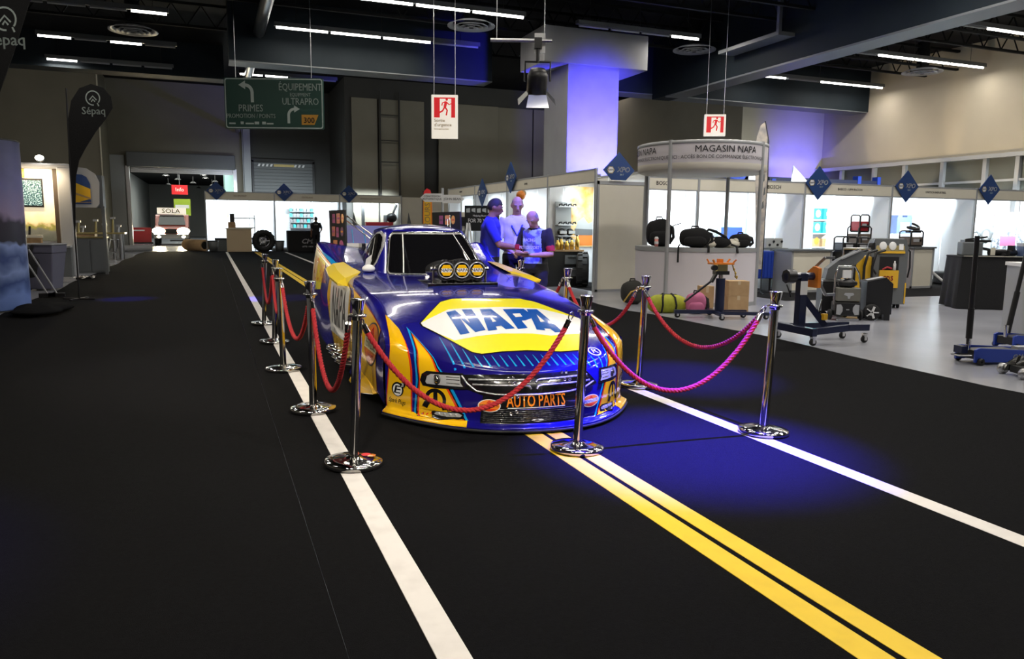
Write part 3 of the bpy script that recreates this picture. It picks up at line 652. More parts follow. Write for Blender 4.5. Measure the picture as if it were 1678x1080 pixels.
# flanks: yellow field, emblem, oval mark, tail lettering
def flank(sgn):
    lay = lay_left if sgn < 0 else lay_right
    def q(quad): return lambda s, t: (lerp(lerp(quad[0][0], quad[1][0], s), lerp(quad[3][0], quad[2][0], s), t), lerp(lerp(quad[0][1], quad[1][1], s), lerp(quad[3][1], quad[2][1], s), t))
    top = [(y, table(SH, y)[1]) for y in [2.42, 2.2, 2.0, 1.8, 1.6, 1.4, 1.2, 1.08, .99]]
    yl = [(y, z - .012) for y, z in top] + [(.97, .5), (.96, .17), (1.3, .082), (1.85, .057), (2.05, .07), (2.16, .16), (2.2, .5), (2.3, .8)]
    mb = MB(); decal(mb, [[(y, z + (.006 if z > .6 else -.004)) for y, z in yl]], lay(O1), .06, 1); decal(mb, [yl], lay(O2), .06, 0); part(mb, 'side_panel', ['paint_yellow', 'paint_red'], 'yellow panel behind the front wheel')
    hx = [(3.907, .985), (2.81, .895), (2.52, .83), (2.24, .5), (2.22, .24), (2.5, .155), (3.11, .128), (3.454, .338), (3.84, .679)]
    wt = [(3.74, .86), (2.57, .845), (2.26, .338), (3.47, .325)]
    mb = MB(); decal(mb, [hx], lay(O2), .06, 0); decal(mb, [wt], lay(O3), .06, 1)
    lo, hi = wt[3], wt[0]
    def put(txt, sz, quad, sx, bold, W, Hh):
        vs, fs = flat_text(txt, sz, bold, sx=sx); f = q(quad)
        return ([f(.5 + a / W, .5 + b / Hh) for a, b in vs], fs)
    quad = [wt[3], wt[2], wt[1], wt[0]] if sgn < 0 else [wt[2], wt[3], wt[0], wt[1]]
    decal(mb, [put('NAPA', 1, quad, .9, .02, 3.05, .98)], lay(O4), .06, 2)
    part(mb, 'side_emblem', ['paint_yellow', 'paint_white', 'text_black'], 'yellow hexagon with NAPA lettering on the flank')
    if True:
        mb = MB(); decal(mb, [ellipse(1.21, .505, .27, .175)], lay(O3), .05, 3); decal(mb, [ellipse(1.21, .505, .255, .162)], lay(O4), .05, 0)
        decal(mb, [[(1.21 - .10, .565), (1.21 + .10, .565), (1.21, .65)], [(1.21 - .15, .43), (1.21 + .15, .43), (1.21, .36)]], lay(O5), .05, 1)
        qd = [(1.44, .45), (.98, .45), (.98, .55), (1.44, .55)] if sgn < 0 else [(.98, .45), (1.44, .45), (1.44, .55), (.98, .55)]
        decal(mb, [[(1.45, .455), (.97, .455), (.97, .55), (1.45, .55)]], lay(O5), .05, 2)
        decal(mb, [put('PENNZOIL', 1, qd, .55, .02, 3.0, 1.0)], lay(O5 + .001), .05, 3)
        part(mb, 'oval_mark', ['paint_orange', 'paint_red', 'paint_cream', 'text_black'])
    qd = [(4.80, .72), (3.93, .76), (4.20, .99), (4.82, 1.12)] if sgn < 0 else [(3.93, .76), (4.80, .72), (4.82, 1.12), (4.20, .99)]
    mb = MB(); decal(mb, [put('AUTO PARTS', 1, qd, .48, .0, 3.1, .86)], lay(O4), .05, 0)
    decal(mb, [[(4.86, .66), (4.86, 1.19), (4.62, 1.10), (4.62, .68)]], lay(O1), .06, 2); decal(mb, [[(4.62, .68), (4.62, 1.10), (4.25, 1.01), (4.25, .71)]], lay(O1), .06, 1); part(mb, 'tail_lettering', ['paint_orange', 'paint_lemon', 'paint_cream'], 'orange AUTO PARTS lettering on the tail')
    mb = MB()
    for dz, m in ((0, 0), (-.028, 1), (-.05, 2)): decal(mb, stripe([(4.84, 1.215 + dz), (4.5, 1.13 + dz), (4.0, 1.03 + dz), (3.5, .965 + dz)], [.008, .016, .022, .03]), lay(O2), .06, m)
    part(mb, 'tail_stripe', ['paint_cyan', 'paint_orange', 'paint_cream'])
    # flared flap over the exhaust opening and the headers below
    s = sgn
    mb = MB()
    rows = [[(-.87, 3.95, 1.045), (-.84, 3.5, 1.01), (-.80, 3.06, .985)], [(-.99, 3.93, 1.03), (-1.01, 3.35, .985), (-1.0, 2.76, .945)], [(-1.07, 3.88, .985), (-1.11, 3.3, .935), (-1.09, 2.70, .90)], [(-1.08, 3.86, .96), (-1.10, 3.3, .905), (-1.08, 2.72, .87)], [(-.98, 3.86, .95), (-.98, 3.3, .90), (-.98, 2.76, .86)]]
    vs = [(-s * x, y, z) for r_ in rows for x, y, z in r_]; fs = [(j * 3 + i, j * 3 + i + 1, j * 3 + i + 4, j * 3 + i + 3) for j in range(4) for i in range(2)]
    mb.add(vs, fs + [(0, 3, 6, 9, 12), (2, 14, 11, 8, 5)], 0); part(mb, 'side_flap', dm('paint_flap', (.90, .66, .03), .3, coat=.4) if s < 0 else 'paint_flap', 'yellow flap flaring out above the flank emblem')
    for k in range(4):
        y = 2.15 + k * .27; mb = MB(); x = s * 1.0
        mb.tube([(s * .8, y + .05, .18), (x, y + .1, .16), (s * 1.07, y + .22, .15), (s * 1.10, y + .36, .15)], .052, 12); part(mb, 'exhaust_pipe', 'chrome')
for sg in (-1, 1): flank(sg)
# ramp below the yellow panel
for s in (-1, 1):
    mb = MB(); P = [(.97, 1.0, .16), (1.0, 1.75, .30), (1.02, 2.05, .16), (1.09, 1.95, .055), (1.07, 1.4, .06), (1.02, 1.0, .13)]
    vs = [(s * a, b, c) for a, b, c in P] + [(s * .9, b, c) for a, b, c in P]; n = len(P)
    mb.add(vs, [tuple(range(n)), tuple(range(2 * n - 1, n - 1, -1))] + [(i, n + i, n + (i + 1) % n, (i + 1) % n) for i in range(n)]); mb.add([], [])
    part(mb, 'side_ramp', 'paint_yellow', bevel=.01)
# greenhouse glass
def cabside(sgn, off):
    def fn(y, t):
        w = lerp(.68, .485, t ** .9); yf = lerp(2.66, 3.44, t); yr = lerp(5.05, 4.45, t); z = lerp(.93, 1.425, t); n = 2 / .62
        yc, ry = (yf + yr) / 2, (yr - yf) / 2; d = min(.995, abs(y - yc) / ry)
        return V((sgn * (w * (1 - d ** n) ** (1 / n) + off), y, z + off * .4))
    return fn
WS = []
def wsb(q):   # rounded windscreen outline in (angle, height)
    a0, t0, t1, r = .80, .085, .90, .14
    out = []
    for cx, cy, s0 in ((a0 - r, t1 - r, 0), (-a0 + r, t1 - r, 90), (-a0 + r * .6, t0 + r * .6, 180), (a0 - r * .6, t0 + r * .6, 270)):
        rr = r if cy > .5 else r * .6
        for k in range(6): out.append((cx + (rr + q) * math.cos(R(s0 + 18 * k)), cy + (rr + q) * math.sin(R(s0 + 18 * k))))
    return out
mb = MB(); decal(mb, [wsb(.035)], lay_cab(.003), .08, 0); wf = part(mb, 'windscreen_frame', ['trim_silver'])
mb = MB(); decal(mb, [wsb(-.01)], lay_cab(.006), .08, 0); part(mb, 'windscreen', ['glass_dark'])
b_ = wsb(.03); mb = MB(); mb.tube([lay_cab(.007)(a, t) for a, t in [(lerp(b_[i][0], b_[(i + 1) % len(b_)][0], k / 5), lerp(b_[i][1], b_[(i + 1) % len(b_)][1], k / 5)) for i in range(len(b_)) for k in range(5)]], .009, 6, closed=True); part(mb, 'frame_bead', 'chrome', parent=wf)
for a0, a1 in ((-.46, -.42), (.47, .40)):
    mb = MB(); decal(mb, [[(a0 - .012, .10), (a0 + .012, .10), (a1 + .012, .92), (a1 - .012, .92)]], lay_cab(.009), .08, 0); part(mb, 'windscreen_strut', ['paint_white'])
for s in (-1, 1):
    o = [(4.56, .25), (4.45, .14), (4.05, .09), (3.55, .10), (3.40, .16), (3.36, .30), (3.43, .60), (3.54, .82), (3.66, .90), (3.82, .88), (4.02, .72), (4.32, .45)]
    mb = MB(); decal(mb, [grow(o, .055)], cabside(s, .004), .08, 0); f = part(mb, 'side_window', ['trim_silver'])
    mb = MB(); decal(mb, [o], cabside(s, .008), .08, 0); part(mb, 'pane', ['glass_dark'], parent=f)
    mb = MB(); decal(mb, [[(3.44, .15), (3.47, .15), (3.80, .8), (3.77, .8)]], cabside(s, .011), .08, 0); decal(mb, [[(3.75, .14), (3.50, .16), (3.50, .3), (3.62, .42), (3.85, .3)]], cabside(s, .010), .08, 1); part(mb, 'window_net', ['paint_white', 'white_plastic'], parent=f)
    if s < 0: mb = MB(); mb.ell((s * .70, 3.18, 1.01), (.07, .10, .045), 12, 8); part(mb, 'mirror_pod', 'white_plastic')
mb = MB(); decal(mb, [[(-.5, 1.13), (.5, 1.13), (.42, 1.17), (-.42, 1.17)]], lay_cab(.003), .08, 0); decal(mb, [wsb(.0)[0:0] or [(-2.2, 1.2), (2.2, 1.2), (2.2, 1.24), (-2.2, 1.24)]], lay_cab(.003), .1, 1); part(mb, 'roof_stripe', ['paint_white', 'paint_cream'])
# injector scoop
sc_ = MB(); sc_.bx(-.36, .32, 1.86, 2.5, .90, .945); plate = part(sc_, 'scoop_base', 'paint_black', bevel=.006)
for x in [-.34 + .085 * k for k in range(8)]: mb = MB(); mb.cyl((x, 1.90, .942), (x, 1.90, .952), .008, n=8); part(mb, 'bolt', 'chrome', parent=plate)
def scoopbody(i, j):
    a = 2 * math.pi * i; y = 1.93 + .62 * j
    c = math.cos(a); s = math.sin(a); lob = .012 * math.cos(3 * math.pi * max(-1, min(1, c)) ) 
    x = math.copysign(abs(c) ** .55, c) * .235; z = math.copysign(abs(s) ** .62, s) * (.10 + .010 * math.cos(x / .245 * math.pi * 2.9))
    k = 1 - .35 * j ** 2
    return V((-.02 + x * (1 - .12 * j), y, 1.06 - .03 * j + z * k))
mb = MB(); mb.grid(scoopbody, 40, 12, closed_u=True); ring = [scoopbody(i / 40, 0) for i in range(40)]; mb.add(ring, [tuple(range(40))]); ring = [scoopbody(i / 40, 1) for i in range(40)]; mb.add(ring, [tuple(range(39, -1, -1))])
mb.bx(-.2, .17, 2.0, 2.5, .93, 1.0); scoop = part(mb, 'air_scoop', 'carbon', 'black three barrel air intake on the hood')
for k in (-1, 0, 1):
    x = -.02 + k * .150; rx = Matrix.Rotation(R(90), 3, 'X')
    mb = MB(); mb.lathe([(.076, -.03), (.078, .012), (.070, .016), (.066, 0)], (x, 1.925, 1.06), 26, rot=rx); part(mb, 'barrel_rim', 'steel' if k else 'trim_silver', parent=scoop)
    mb = MB(); mb.lathe([(.068, .006), (.0001, .006)], (x, 1.925, 1.06), 26, rot=rx, sm=False)
    fr = F((x, 1.917, 1.06)); hexo = [(.062 * math.cos(R(60 * q)), .058 * math.sin(R(60 * q))) for q in range(6)]
    mb.prism(hexo, fr, 0, .002, 1); mb.prism([(-.055, -.018), (.055, -.018), (.055, .018), (-.055, .018)], fr, .002, .003, 2)
    mb.text('NAPA', .04, fr, .001, 3, bold=.02, sx=1.1, base=.003); part(mb, 'barrel_cap', ['paint_black', 'paint_yellow', 'paint_white', 'text_black'], parent=scoop)
for s in (-1, 1):
    mb = MB(); mb.cyl((-.02 + s * .255, 2.0, .945), (-.02 + s * .255, 2.0, 1.10), .012, n=8).cyl((-.02 + s * .23, 2.0, 1.07), (-.02 + s * .285, 2.0, 1.07), .018, n=10); part(mb, 'linkage', 'chrome', parent=scoop)
# rear wing
for s in (-1, 1):
    pf = F((s * .74 + (.03 if s < 0 else .08), 0, 0), (-.15, 1, 0), (0, 0, 1)); pf.o -= pf.x * 5.0; pf.o += V((0, 5.0, 0)); mb = MB(); e_ = 5.72 if s < 0 else 5.95; mb.prism([(4.95, .98), (e_, 1.0), (e_ + .05, 1.66), (5.0, 1.66)], pf, -.012, .012)
    wp = part(mb, 'wing_plate', 'plate_black', bevel=.004)
    for side_ in (-1, 1):
        mb = MB(); fr = F(pf(5.34 if s < 0 else 5.47, 1.33, side_ * .0125), pf.x * side_, (0, 0, 1))
        for k, (a, b, wd, ht, m) in enumerate(((-.25, .22, .13, .12, 0), (-.05, .22, .16, .13, 1), (.18, .22, .14, .12, 2), (-.22, .05, .14, .12, 3), (0, .04, .12, .13, 2), (.2, .05, .16, .13, 1), (-.18, -.13, .2, .14, 2), (.12, -.14, .2, .15, 0))):
            a *= -1 if side_ < 0 else 1
            mb.prism([(a - wd / 2, b - ht / 2), (a + wd / 2, b - ht / 2), (a + wd / 2, b + ht / 2), (a - wd / 2, b + ht / 2)] if k % 3 else ellipse(a, b, wd / 2, ht / 2, 16), fr, 0, .002, m)
            mb.prism([(a - wd * .35, b - .012), (a + wd * .35, b - .012), (a + wd * .35, b + .014), (a - wd * .35, b + .014)], fr, .002, .003, (m + 1) % 4)
        part(mb, 'sponsor_mark', ['paint_orange', 'paint_red', 'pink', dm('mark_plum', (.22, .10, .16), .5)], parent=wp)
mb = MB(); mb.prism([(4.98, 1.22), (5.02, 1.20), (5.6, 1.36), (5.75, 1.44), (5.73, 1.46), (5.55, 1.40)], F((-.71, 0, 0), (0, 1, 0), (0, 0, 1)), 0, 1.42); wing = part(mb, 'wing_blade', dm('blade_blue', (.012, .02, .30), .45))
for k in range(9):
    x = -.62 + k * .155; mb = MB(); mb.add([(x, 4.975, 1.225), (x + .012, 4.975, 1.225), (x + .07, 5.55, 1.405), (x + .055, 5.55, 1.405)], [(0, 1, 2, 3)]); mb.v = [(a, b - .002, c + .004) for a, b, c in mb.v]; part(mb, 'blade_streak', 'paint_cyan', parent=wing)
mb = MB(); mb.bx(-.7, .7, 4.955, 4.985, 1.19, 1.235); part(mb, 'blade_edge', 'white_plastic', parent=wing)
mb = MB(); mb.bx(-.55, -.5, 4.7, 5.3, .6, 1.24).bx(.5, .55, 4.7, 5.3, .6, 1.24); part(mb, 'wing_post', 'carbon')
for s in (-1, 1):
    for dz, dy in ((0, 0), (-.05, .12)):
        mb = MB(); mb.cyl((s * .70, 5.1 + dy, 1.60 + dz), (s * .46, 4.15 + dy, 1.32 + dz), .009, n=6); part(mb, 'wing_strut', 'chrome')
# wheels inside the shell
for x, y, r, wd in ((-.78, 1.12, .29, .18), (.78, 1.12, .29, .18), (-.72, 4.2, .44, .42), (.72, 4.2, .44, .42)):
    mb = MB(); mb.lathe([(r * .55, -wd / 2), (r * .93, -wd / 2), (r, -wd * .36), (r, wd * .36), (r * .93, wd / 2), (r * .55, wd / 2)], (x, y, r + .008), 28, rot=Matrix.Rotation(R(90), 3, 'Y')); wh = part(mb, 'wheel', 'rubber')
    mb = MB(); mb.lathe([(r * .55, -wd / 2.2), (.05, -wd / 3), (.05, wd / 3), (r * .55, wd / 2.2)], (x, y, r + .008), 20, rot=Matrix.Rotation(R(90), 3, 'Y')); part(mb, 'rim', 'steel', parent=wh)

# ================================================================ stanchions and ropes
PH = 1.03
POSTS = {'a': (.76, 4.54), 'b': (.70, 6.02), 'c': (.63, 7.84), 'd': (.68, 9.71), 'e': (.67, 11.54), 'm': (2.20, 4.36), 'r': (3.66, 4.28), 's': (3.64, 5.98), 't': (3.46, 7.25), 'u': (3.68, 9.1)}
POSTL = {'a': 'chrome stanchion on the white line with a red sticker on its base', 'b': 'chrome stanchion, second in the row along the white line beside the car', 'c': 'chrome stanchion, third in the row along the white line beside the car', 'd': 'chrome stanchion, fourth in the row along the white line beside the car', 'e': 'chrome stanchion at the far end of the row along the white line',
         'm': 'chrome stanchion standing alone on the yellow centre lines before the nose of the car', 'r': 'chrome stanchion on the far white line nearest to the grey concrete floor', 's': 'chrome stanchion on the far white line level with the front fender', 't': 'chrome stanchion behind the front post, beside the black and blue jersey', 'u': 'chrome stanchion beyond the hood at the feet of the three men'}
LEAN = {'a': (.0, .045), 'b': (0, .0), 'c': (0, -.02)}
proto = None
for k_, (x, y) in POSTS.items():
    if proto is None:
        t = thing('stanchion', POSTL[k_], 'stanchion', (x, y, .0125), 0, 'chrome rope stanchions')
        MB().lathe([(.0001, 0), (.172, 0), (.178, .012), (.178, .026), (.172, .034), (.12, .040), (.06, .046), (.034, .056)], n=40).build('base', 'chrome', t)
        MB().lathe([(.030, .04), (.030, .90)], n=20).build('pole', 'chrome', t)
        MB().lathe([(.030, .895), (.036, .90), (.036, .915), (.052, .917), (.054, .925), (.052, .932), (.034, .934)], n=24).build('rope_ring', 'chrome', t)
        MB().lathe([(.033, .934), (.033, .955), (.036, .975), (.045, PH - .012), (.045, PH - .006), (.040, PH - .003), (.0001, PH - .001)], n=24).build('head', 'chrome', t)
        proto = t
    else:
        t = copy_thing(proto, (x, y, .0125), 0, POSTL[k_])
    if k_ in LEAN: t.rotation_euler = (LEAN[k_][0], LEAN[k_][1], 0)
a_ = POSTS['a']; mb = MB()
mb.lathe([(.03, .0), (.0001, .0015)], (a_[0] + .085, a_[1] + .045, .0565), 16, 0).lathe([(.028, .0), (.0001, .0015)], (a_[0] + .115, a_[1] + .02, .0555), 16, 1)
tag(mb.build('sticker', ['sign_red', 'paint_orange']), 'small round red and orange sticker on the base of the nearest stanchion', 'sticker')
def rope(pa, pb, sag, label, r=.0165, hang=.905):
    A = V((*pa, hang + .0125)); B = V((*pb, hang + .0125)); d = (B - A); d.z = 0; d.normalize()
    A += d * .055; B -= d * .055
    t = thing('rope', label, 'rope', A.lerp(B, .5), 0, 'red ropes between the stanchions'); o = t.location.copy()
    L = (B - A).length; N = 70
    def cur(s): p = A.lerp(B, s); p.z -= sag * (1 - (2 * s - 1) ** 2) ** .92; return p - o
    P = [cur(i / N) for i in range(N + 1)]
    arc = sum((P[i + 1] - P[i]).length for i in range(N))
    # resample evenly, then three twisted strands
    n2 = int(arc / .016); ac = [0]
    for i in range(N): ac.append(ac[-1] + (P[i + 1] - P[i]).length)
    Q = []; j = 0
    for i in range(n2 + 1):
        s = arc * i / n2
        while j < N - 1 and ac[j + 1] < s: j += 1
        Q.append(P[j].lerp(P[j + 1], (s - ac[j]) / (ac[j + 1] - ac[j])))
    e0, e1 = int(n2 * .085 / arc) + 1, n2 - int(n2 * .085 / arc) - 1
    mb = MB(); side_ = d.cross(V(Z3)).normalized()
    for k in range(3):
        pts = []
        for i in range(e0 - 2, e1 + 3):
            tg = (Q[min(i + 1, n2)] - Q[max(i - 1, 0)]).normalized(); u = side_; v = tg.cross(u).normalized()
            a = arc * i / n2 / .085 * 2 * math.pi + k * 2 * math.pi / 3
            pts.append(Q[i] + (u * math.cos(a) + v * math.sin(a)) * r * .56)
        mb.tube(pts, r * .62, 6)
    mb.build('cord', 'rope_red', t)
    for (i0, i1, sgn) in ((0, e0, 1), (n2, e1, -1)):
        p0, p1 = Q[i0], Q[i1]; dd = (p1 - p0).normalized()
        MB().cyl(p1 - dd * .055, p1, r * 1.05, r * 1.15, 14).build('end_cap', 'chrome', t)
        mb = MB(); u = dd; v = side_.cross(dd).normalized(); c = p0 + dd * .012
        mb.tube([c + u * (.026 * math.cos(q * math.pi / 6)) + v * (.014 * math.sin(q * math.pi / 6)) for q in range(12)], .0045, 6, closed=True); mb.build('snap_hook', 'chrome', t)
rope(POSTS['a'], POSTS['m'], .60, 'red twisted rope sagging across the nose of the car')
rope(POSTS['m'], POSTS['r'], .55, 'red twisted rope sagging in front of the blue lit carpet, by the front fender')
rope(POSTS['r'], POSTS['s'], .40, 'red twisted rope along the far white line, before the bags and engine stand')
rope(POSTS['s'], POSTS['t'], .42, 'red twisted rope running back beside the hood to the jersey wearer', hang=.91)
rope(POSTS['t'], POSTS['u'], .38, 'red twisted rope below the three men beyond the hood')
rope(POSTS['a'], POSTS['b'], .58, 'red twisted rope hanging in front of the NAPA flank emblem')
rope(POSTS['b'], POSTS['c'], .45, 'red twisted rope between second and third post of the row along the white line')
rope(POSTS['c'], POSTS['d'], .42, 'red twisted rope between third and fourth post of the row along the white line')
rope(POSTS['d'], POSTS['e'], .50, 'red twisted rope between fourth and farthest post of the row along the white line')
# ================================================================ hanging signs, flags, show lamp
def hexa(r, cx=0, cy=0): return [(cx + r * math.cos(R(60 * k)), cy + r * .92 * math.sin(R(60 * k))) for k in range(6)]
def rrect(x0, x1, y0, y1, r, n=4):
    out = []
    for cx, cy, a in ((x1 - r, y1 - r, 0), (x0 + r, y1 - r, 90), (x0 + r, y0 + r, 180), (x1 - r, y0 + r, 270)):
        out += [(cx + r * math.cos(R(a + 90 * k / n)), cy + r * math.sin(R(a + 90 * k / n))) for k in range(n + 1)]
    return out
# green direction sign
g = thing('direction_sign', 'large green hanging direction sign with PRIMES and ULTRAPRO in pale letters', 'sign', (1.70, 21.55, 4.62), R(-21.5))
MB().prism(rrect(-1.31, 1.31, -.66, .66, .06), F((0, .03, 0)), -.03, .03).build('panel', 'sign_green', g)
mb = MB(); o_ = rrect(-1.29, 1.29, -.64, .64, .06); i_ = rrect(-1.265, 1.265, -.615, .615, .05); n = len(o_); fr = F((0, 0, 0))
mb.add([fr(a, b, .004) for a, b in o_ + i_], [(k, (k + 1) % n, n + (k + 1) % n, n + k) for k in range(n)]); mb.build('border', 'text_grey', g)
def bend_arrow(fr, mb, x, y, s, flip):
    c = []
    for k in range(9): a = R(90 * k / 8); c.append((x + flip * (-.26 * s + .26 * s * math.cos(a)), y + .12 * s + .26 * s * math.sin(a)))
    c = [(x, y - .22 * s)] + c
    for q in stripe(c, .11 * s): mb.add([fr(a, b, .004) for a, b in q], [(0, 1, 2, 3)])
    ex, ey = c[-1]; mb.add([fr(ex + flip * .02 * s, ey + .15 * s, .004), fr(ex - flip * .22 * s, ey, .004), fr(ex + flip * .02 * s, ey - .15 * s, .004)], [(0, 1, 2)])
mb = MB(); bend_arrow(fr, mb, -.57, .19, .74, 1); mb.build('arrow', 'text_grey', g)
mb = MB(); bend_arrow(fr, mb, .38, -.37, .62, -1); mb.build('arrow', 'text_grey', g)
for t_, x, y, sz, sx, b in (('PRIMES', -.62, -.13, .25, .85, .008), ('PROMOTION / POINTS', -.62, -.33, .155, .82, .006), ('ÉQUIPEMENT', .70, .42, .26, .74, .008), ('EQUIPMENT', .70, .23, .13, .78, .006), ('ULTRAPRO', .70, .05, .25, .78, .008)):
    MB().text(t_, sz, F((x, 0, y)), .003, sx=sx, bold=b).build('lettering', 'text_grey', g)
mb = MB()
for x, w_ in ((-1.12, .17), (-.86, .08), (-.66, .22), (-.47, .12), (-.28, .1), (-.12, .18)): mb.add([fr(x - w_ / 2, -.54, .003), fr(x + w_ / 2, -.54, .003), fr(x + w_ / 2, -.5 + (.03 if w_ < .13 else 0), .003), fr(x - w_ / 2, -.5 + (.03 if w_ < .13 else 0), .003)], [(0, 1, 2, 3)])
mb.build('small_logo', 'text_grey', g)['kind'] = 'stuff'
b = MB().prism([(.72, -.54), (1.06, -.54), (1.17, -.28), (.72, -.28)], F((0, 0, 0)), 0, .006).build('number_plate', 'paint_orange_dull' if 'paint_orange_dull' in M else dm('paint_orange_dull', (.55, .27, .03), .5), g)
MB().text('300', .2, F((.92, 0, -.43)), .003, bold=.015, base=.007).build('lettering', 'text_black', b)
for x in (-1.0, 1.0): MB().cyl((x, .03, .66), (x, .03, 3.3), .008, n=5).build('wire', 'steel', g)

def running_man(mb, fr, s, z, m):
    P = lambda pts: mb.add([fr(a * s, b * s, z) for a, b in pts], [tuple(range(len(pts)))], m)
    P([(.06 + .055 * math.cos(k * math.pi / 6), .34 + .055 * math.sin(k * math.pi / 6)) for k in range(12)])
    for pts, w_ in (([(.03, .26), (-.02, .02)], .12), ([(-.02, .03), (.08, -.12), (.04, -.34)], .07), ([(-.03, .02), (-.12, -.14), (-.26, -.22)], .07), ([(.04, .24), (.17, .12), (.25, .17)], .05), ([(.02, .25), (-.12, .2), (-.16, .08)], .05)):
        for q in stripe(pts, w_): P(q)
def exit_sign(loc, rz, w_, h_, label, caption):
    t = thing('exit_sign', label, 'sign', loc, rz)
    MB().bx(-w_ / 2, w_ / 2, -.0, .09, -h_, 0).build('case', 'exit_white', t, bevel=.01)
    fr = F((0, 0, 0)); mb = MB(); a = w_ * .40; y1 = -.05 * w_ * 2; y0 = y1 - .74 * w_
    mb.add([fr(-a, y0, .003), fr(a, y0, .003), fr(a, y1, .003), fr(-a, y1, .003)], [(0, 1, 2, 3)], 0)
    mb.add([fr(-a * .45, y0, .005), fr(a * .62, y0, .005), fr(a * .62, y1 - .05 * w_, .005), fr(-a * .45, y1 - .05 * w_, .005)], [(0, 1, 2, 3)], 1)
    running_man(mb, F((.03 * w_, 0, (y0 + y1) / 2)), w_ * .86, .007, 0); mb.build('pictogram', ['exit_red', 'exit_white'], t)
    if caption:
        for tx, y, sz, m_ in (('Sortie', y0 - .11 * w_, .17 * w_, 'wood'), ("d'urgence", y0 - .27 * w_, .17 * w_, 'wood'), ('Emergency Exit', y0 - .42 * w_, .09 * w_, 'card')): MB().text(tx, sz, F((-a, 0, y)), .003, align='LEFT', bold=.01).build('lettering', m_, t)
    for x in (-w_ * .4, w_ * .4): MB().cyl((x, .045, 0), (x, .045, 7.9 - loc[2]), .008, n=5).build('wire', 'steel', t)
exit_sign((5.31, 17.9, 4.55), R(-20), .63, 1.02, 'lit emergency exit sign with caption Sortie d\'urgence below its red running man', True)
exit_sign((12.55, 17.2, 4.45), R(-26), .56, .56, 'square lit exit sign with red running man above the round kiosk', False)
# show lamp hanging before the pillar
s = thing('stage_lamp', 'black stage lamp with open barn doors hanging in front of the T shaped pillar', 'lamp', (4.92, 11.42, 3.75), R(-20))
q = Matrix.Rotation(R(205), 3, 'X')
MB().lathe([(.0001, -.2), (.12, -.19), (.16, -.1), (.17, .16), (.15, .17)], (0, 0, 0), 20, rot=q).build('housing', 'black_plastic', s)
MB().lathe([(.0001, .14), (.14, .14)], (0, 0, 0), 20, rot=q).build('lens', dm('lens_dim', (.5, .55, .9), .1), s)
for a in range(4): MB().add([q @ Matrix.Rotation(R(90 * a), 3, 'Z') @ V(p) for p in ((-.14, .15, .17), (.14, .15, .17), (.18, .30, .33), (-.18, .30, .33))], [(0, 1, 2, 3)]).build('barn_door', 'black_plastic' if a else 'lens_dim', s)
MB().tube([(-.2, 0, 0), (-.2, 0, .3), (.2, 0, .3), (.2, 0, 0)], .018, 6).build('yoke', 'black_plastic', s)
MB().cyl((0, 0, .28), (0, 0, .55), .03, n=8).bx(-.06, .06, -.05, .05, .5, .66).build('clamp', 'black_plastic', s)
MB().cyl((-.75, 0, .62), (.22, 0, .62), .03, n=10).build('pipe', 'steel', s)
for x in (-.65, .1): MB().cyl((x, 0, .64), (x + .0, 0, 4.2), .006, n=5).build('wire', 'steel', s)
MB().bx(-.05, .12, .06, .1, .45, .75).build('safety_tag', 'white_plastic', s)

# tall black feather flags
def feather(name, label, loc, rz, outline, mats, decos, pole_x, htop, base=True):
    t = thing(name, label, 'flag', loc, rz)
    MB().prism(outline, F((0, 0, 0)), -.006, .006, 0).build('sail', mats, t)
    MB().tube([(pole_x, 0, .02), (pole_x, 0, htop * .75), (pole_x + .02, 0, htop)], .014, 7).build('pole', 'black_plastic', t)
    if base: MB().bx(pole_x - .3, pole_x + .3, -.025, .025, .0, .03).bx(pole_x - .025, pole_x + .025, -.3, .3, .0, .03).build('foot', 'black_plastic', t)
    for fn in decos: fn(t)
    return t
def sepaq(x, z, s):
    def fn(t):
        fr = F((x, -.008, z)); mb = MB(); ring = [(s * .42 * math.cos(R(a)), s * (.5 + .42 * math.sin(R(a)))) for a in range(-40, 285, 15)]
        for q in stripe(ring, s * .07): mb.add([fr(a, b, 0) for a, b in q], [(0, 1, 2, 3)])
        for pts in ([(-.22, .38), (0, .62), (.22, .38)], [(-.1, .28), (0, .42), (.12, .28)], [(.26, .2), (.34, .02)]):
            for q in stripe([(a * s, b * s) for a, b in pts], s * .07): mb.add([fr(a, b, 0) for a, b in q], [(0, 1, 2, 3)])
        mb.build('emblem', 'text_grey', t); MB().text('Sépaq', s * .62, F((x, -.008, z - .28 * s)), .002, bold=.012).build('lettering', 'text_grey', t)
    return fn
out = [(-.28, 1.05), (-.30, 2.6), (-.27, 3.3), (-.18, 3.68), (-.02, 3.9), (.2, 3.98), (.42, 3.92), (.55, 3.76), (.57, 3.55), (.43, 3.36), (.23, 3.12), (.02, 2.82), (-.11, 2.6), (-.19, 2.3), (-.24, 1.7)]
feather('feather_flag', 'black Sépaq teardrop flag, the smaller one by the bin', (-2.12, 16.3, 0), R(-21), out, 'black_cloth', [sepaq(.22, 3.58, .3)], -.28, 3.9)
out = [(-.95, .9), (-1.0, 3.6), (-.9, 4.6), (-.6, 5.1), (-.1, 5.3), (.35, 5.1), (.5, 4.6), (.38, 4.1), (.1, 3.4), (-.3, 2.5), (-.65, 1.7)]
feather('feather_flag', 'large black Sépaq feather flag cut off by the picture edge', (-2.12, 10.6, 0), R(-21), out, 'black_cloth', [sepaq(.03, 3.62, .3)], -.97, 5.0)

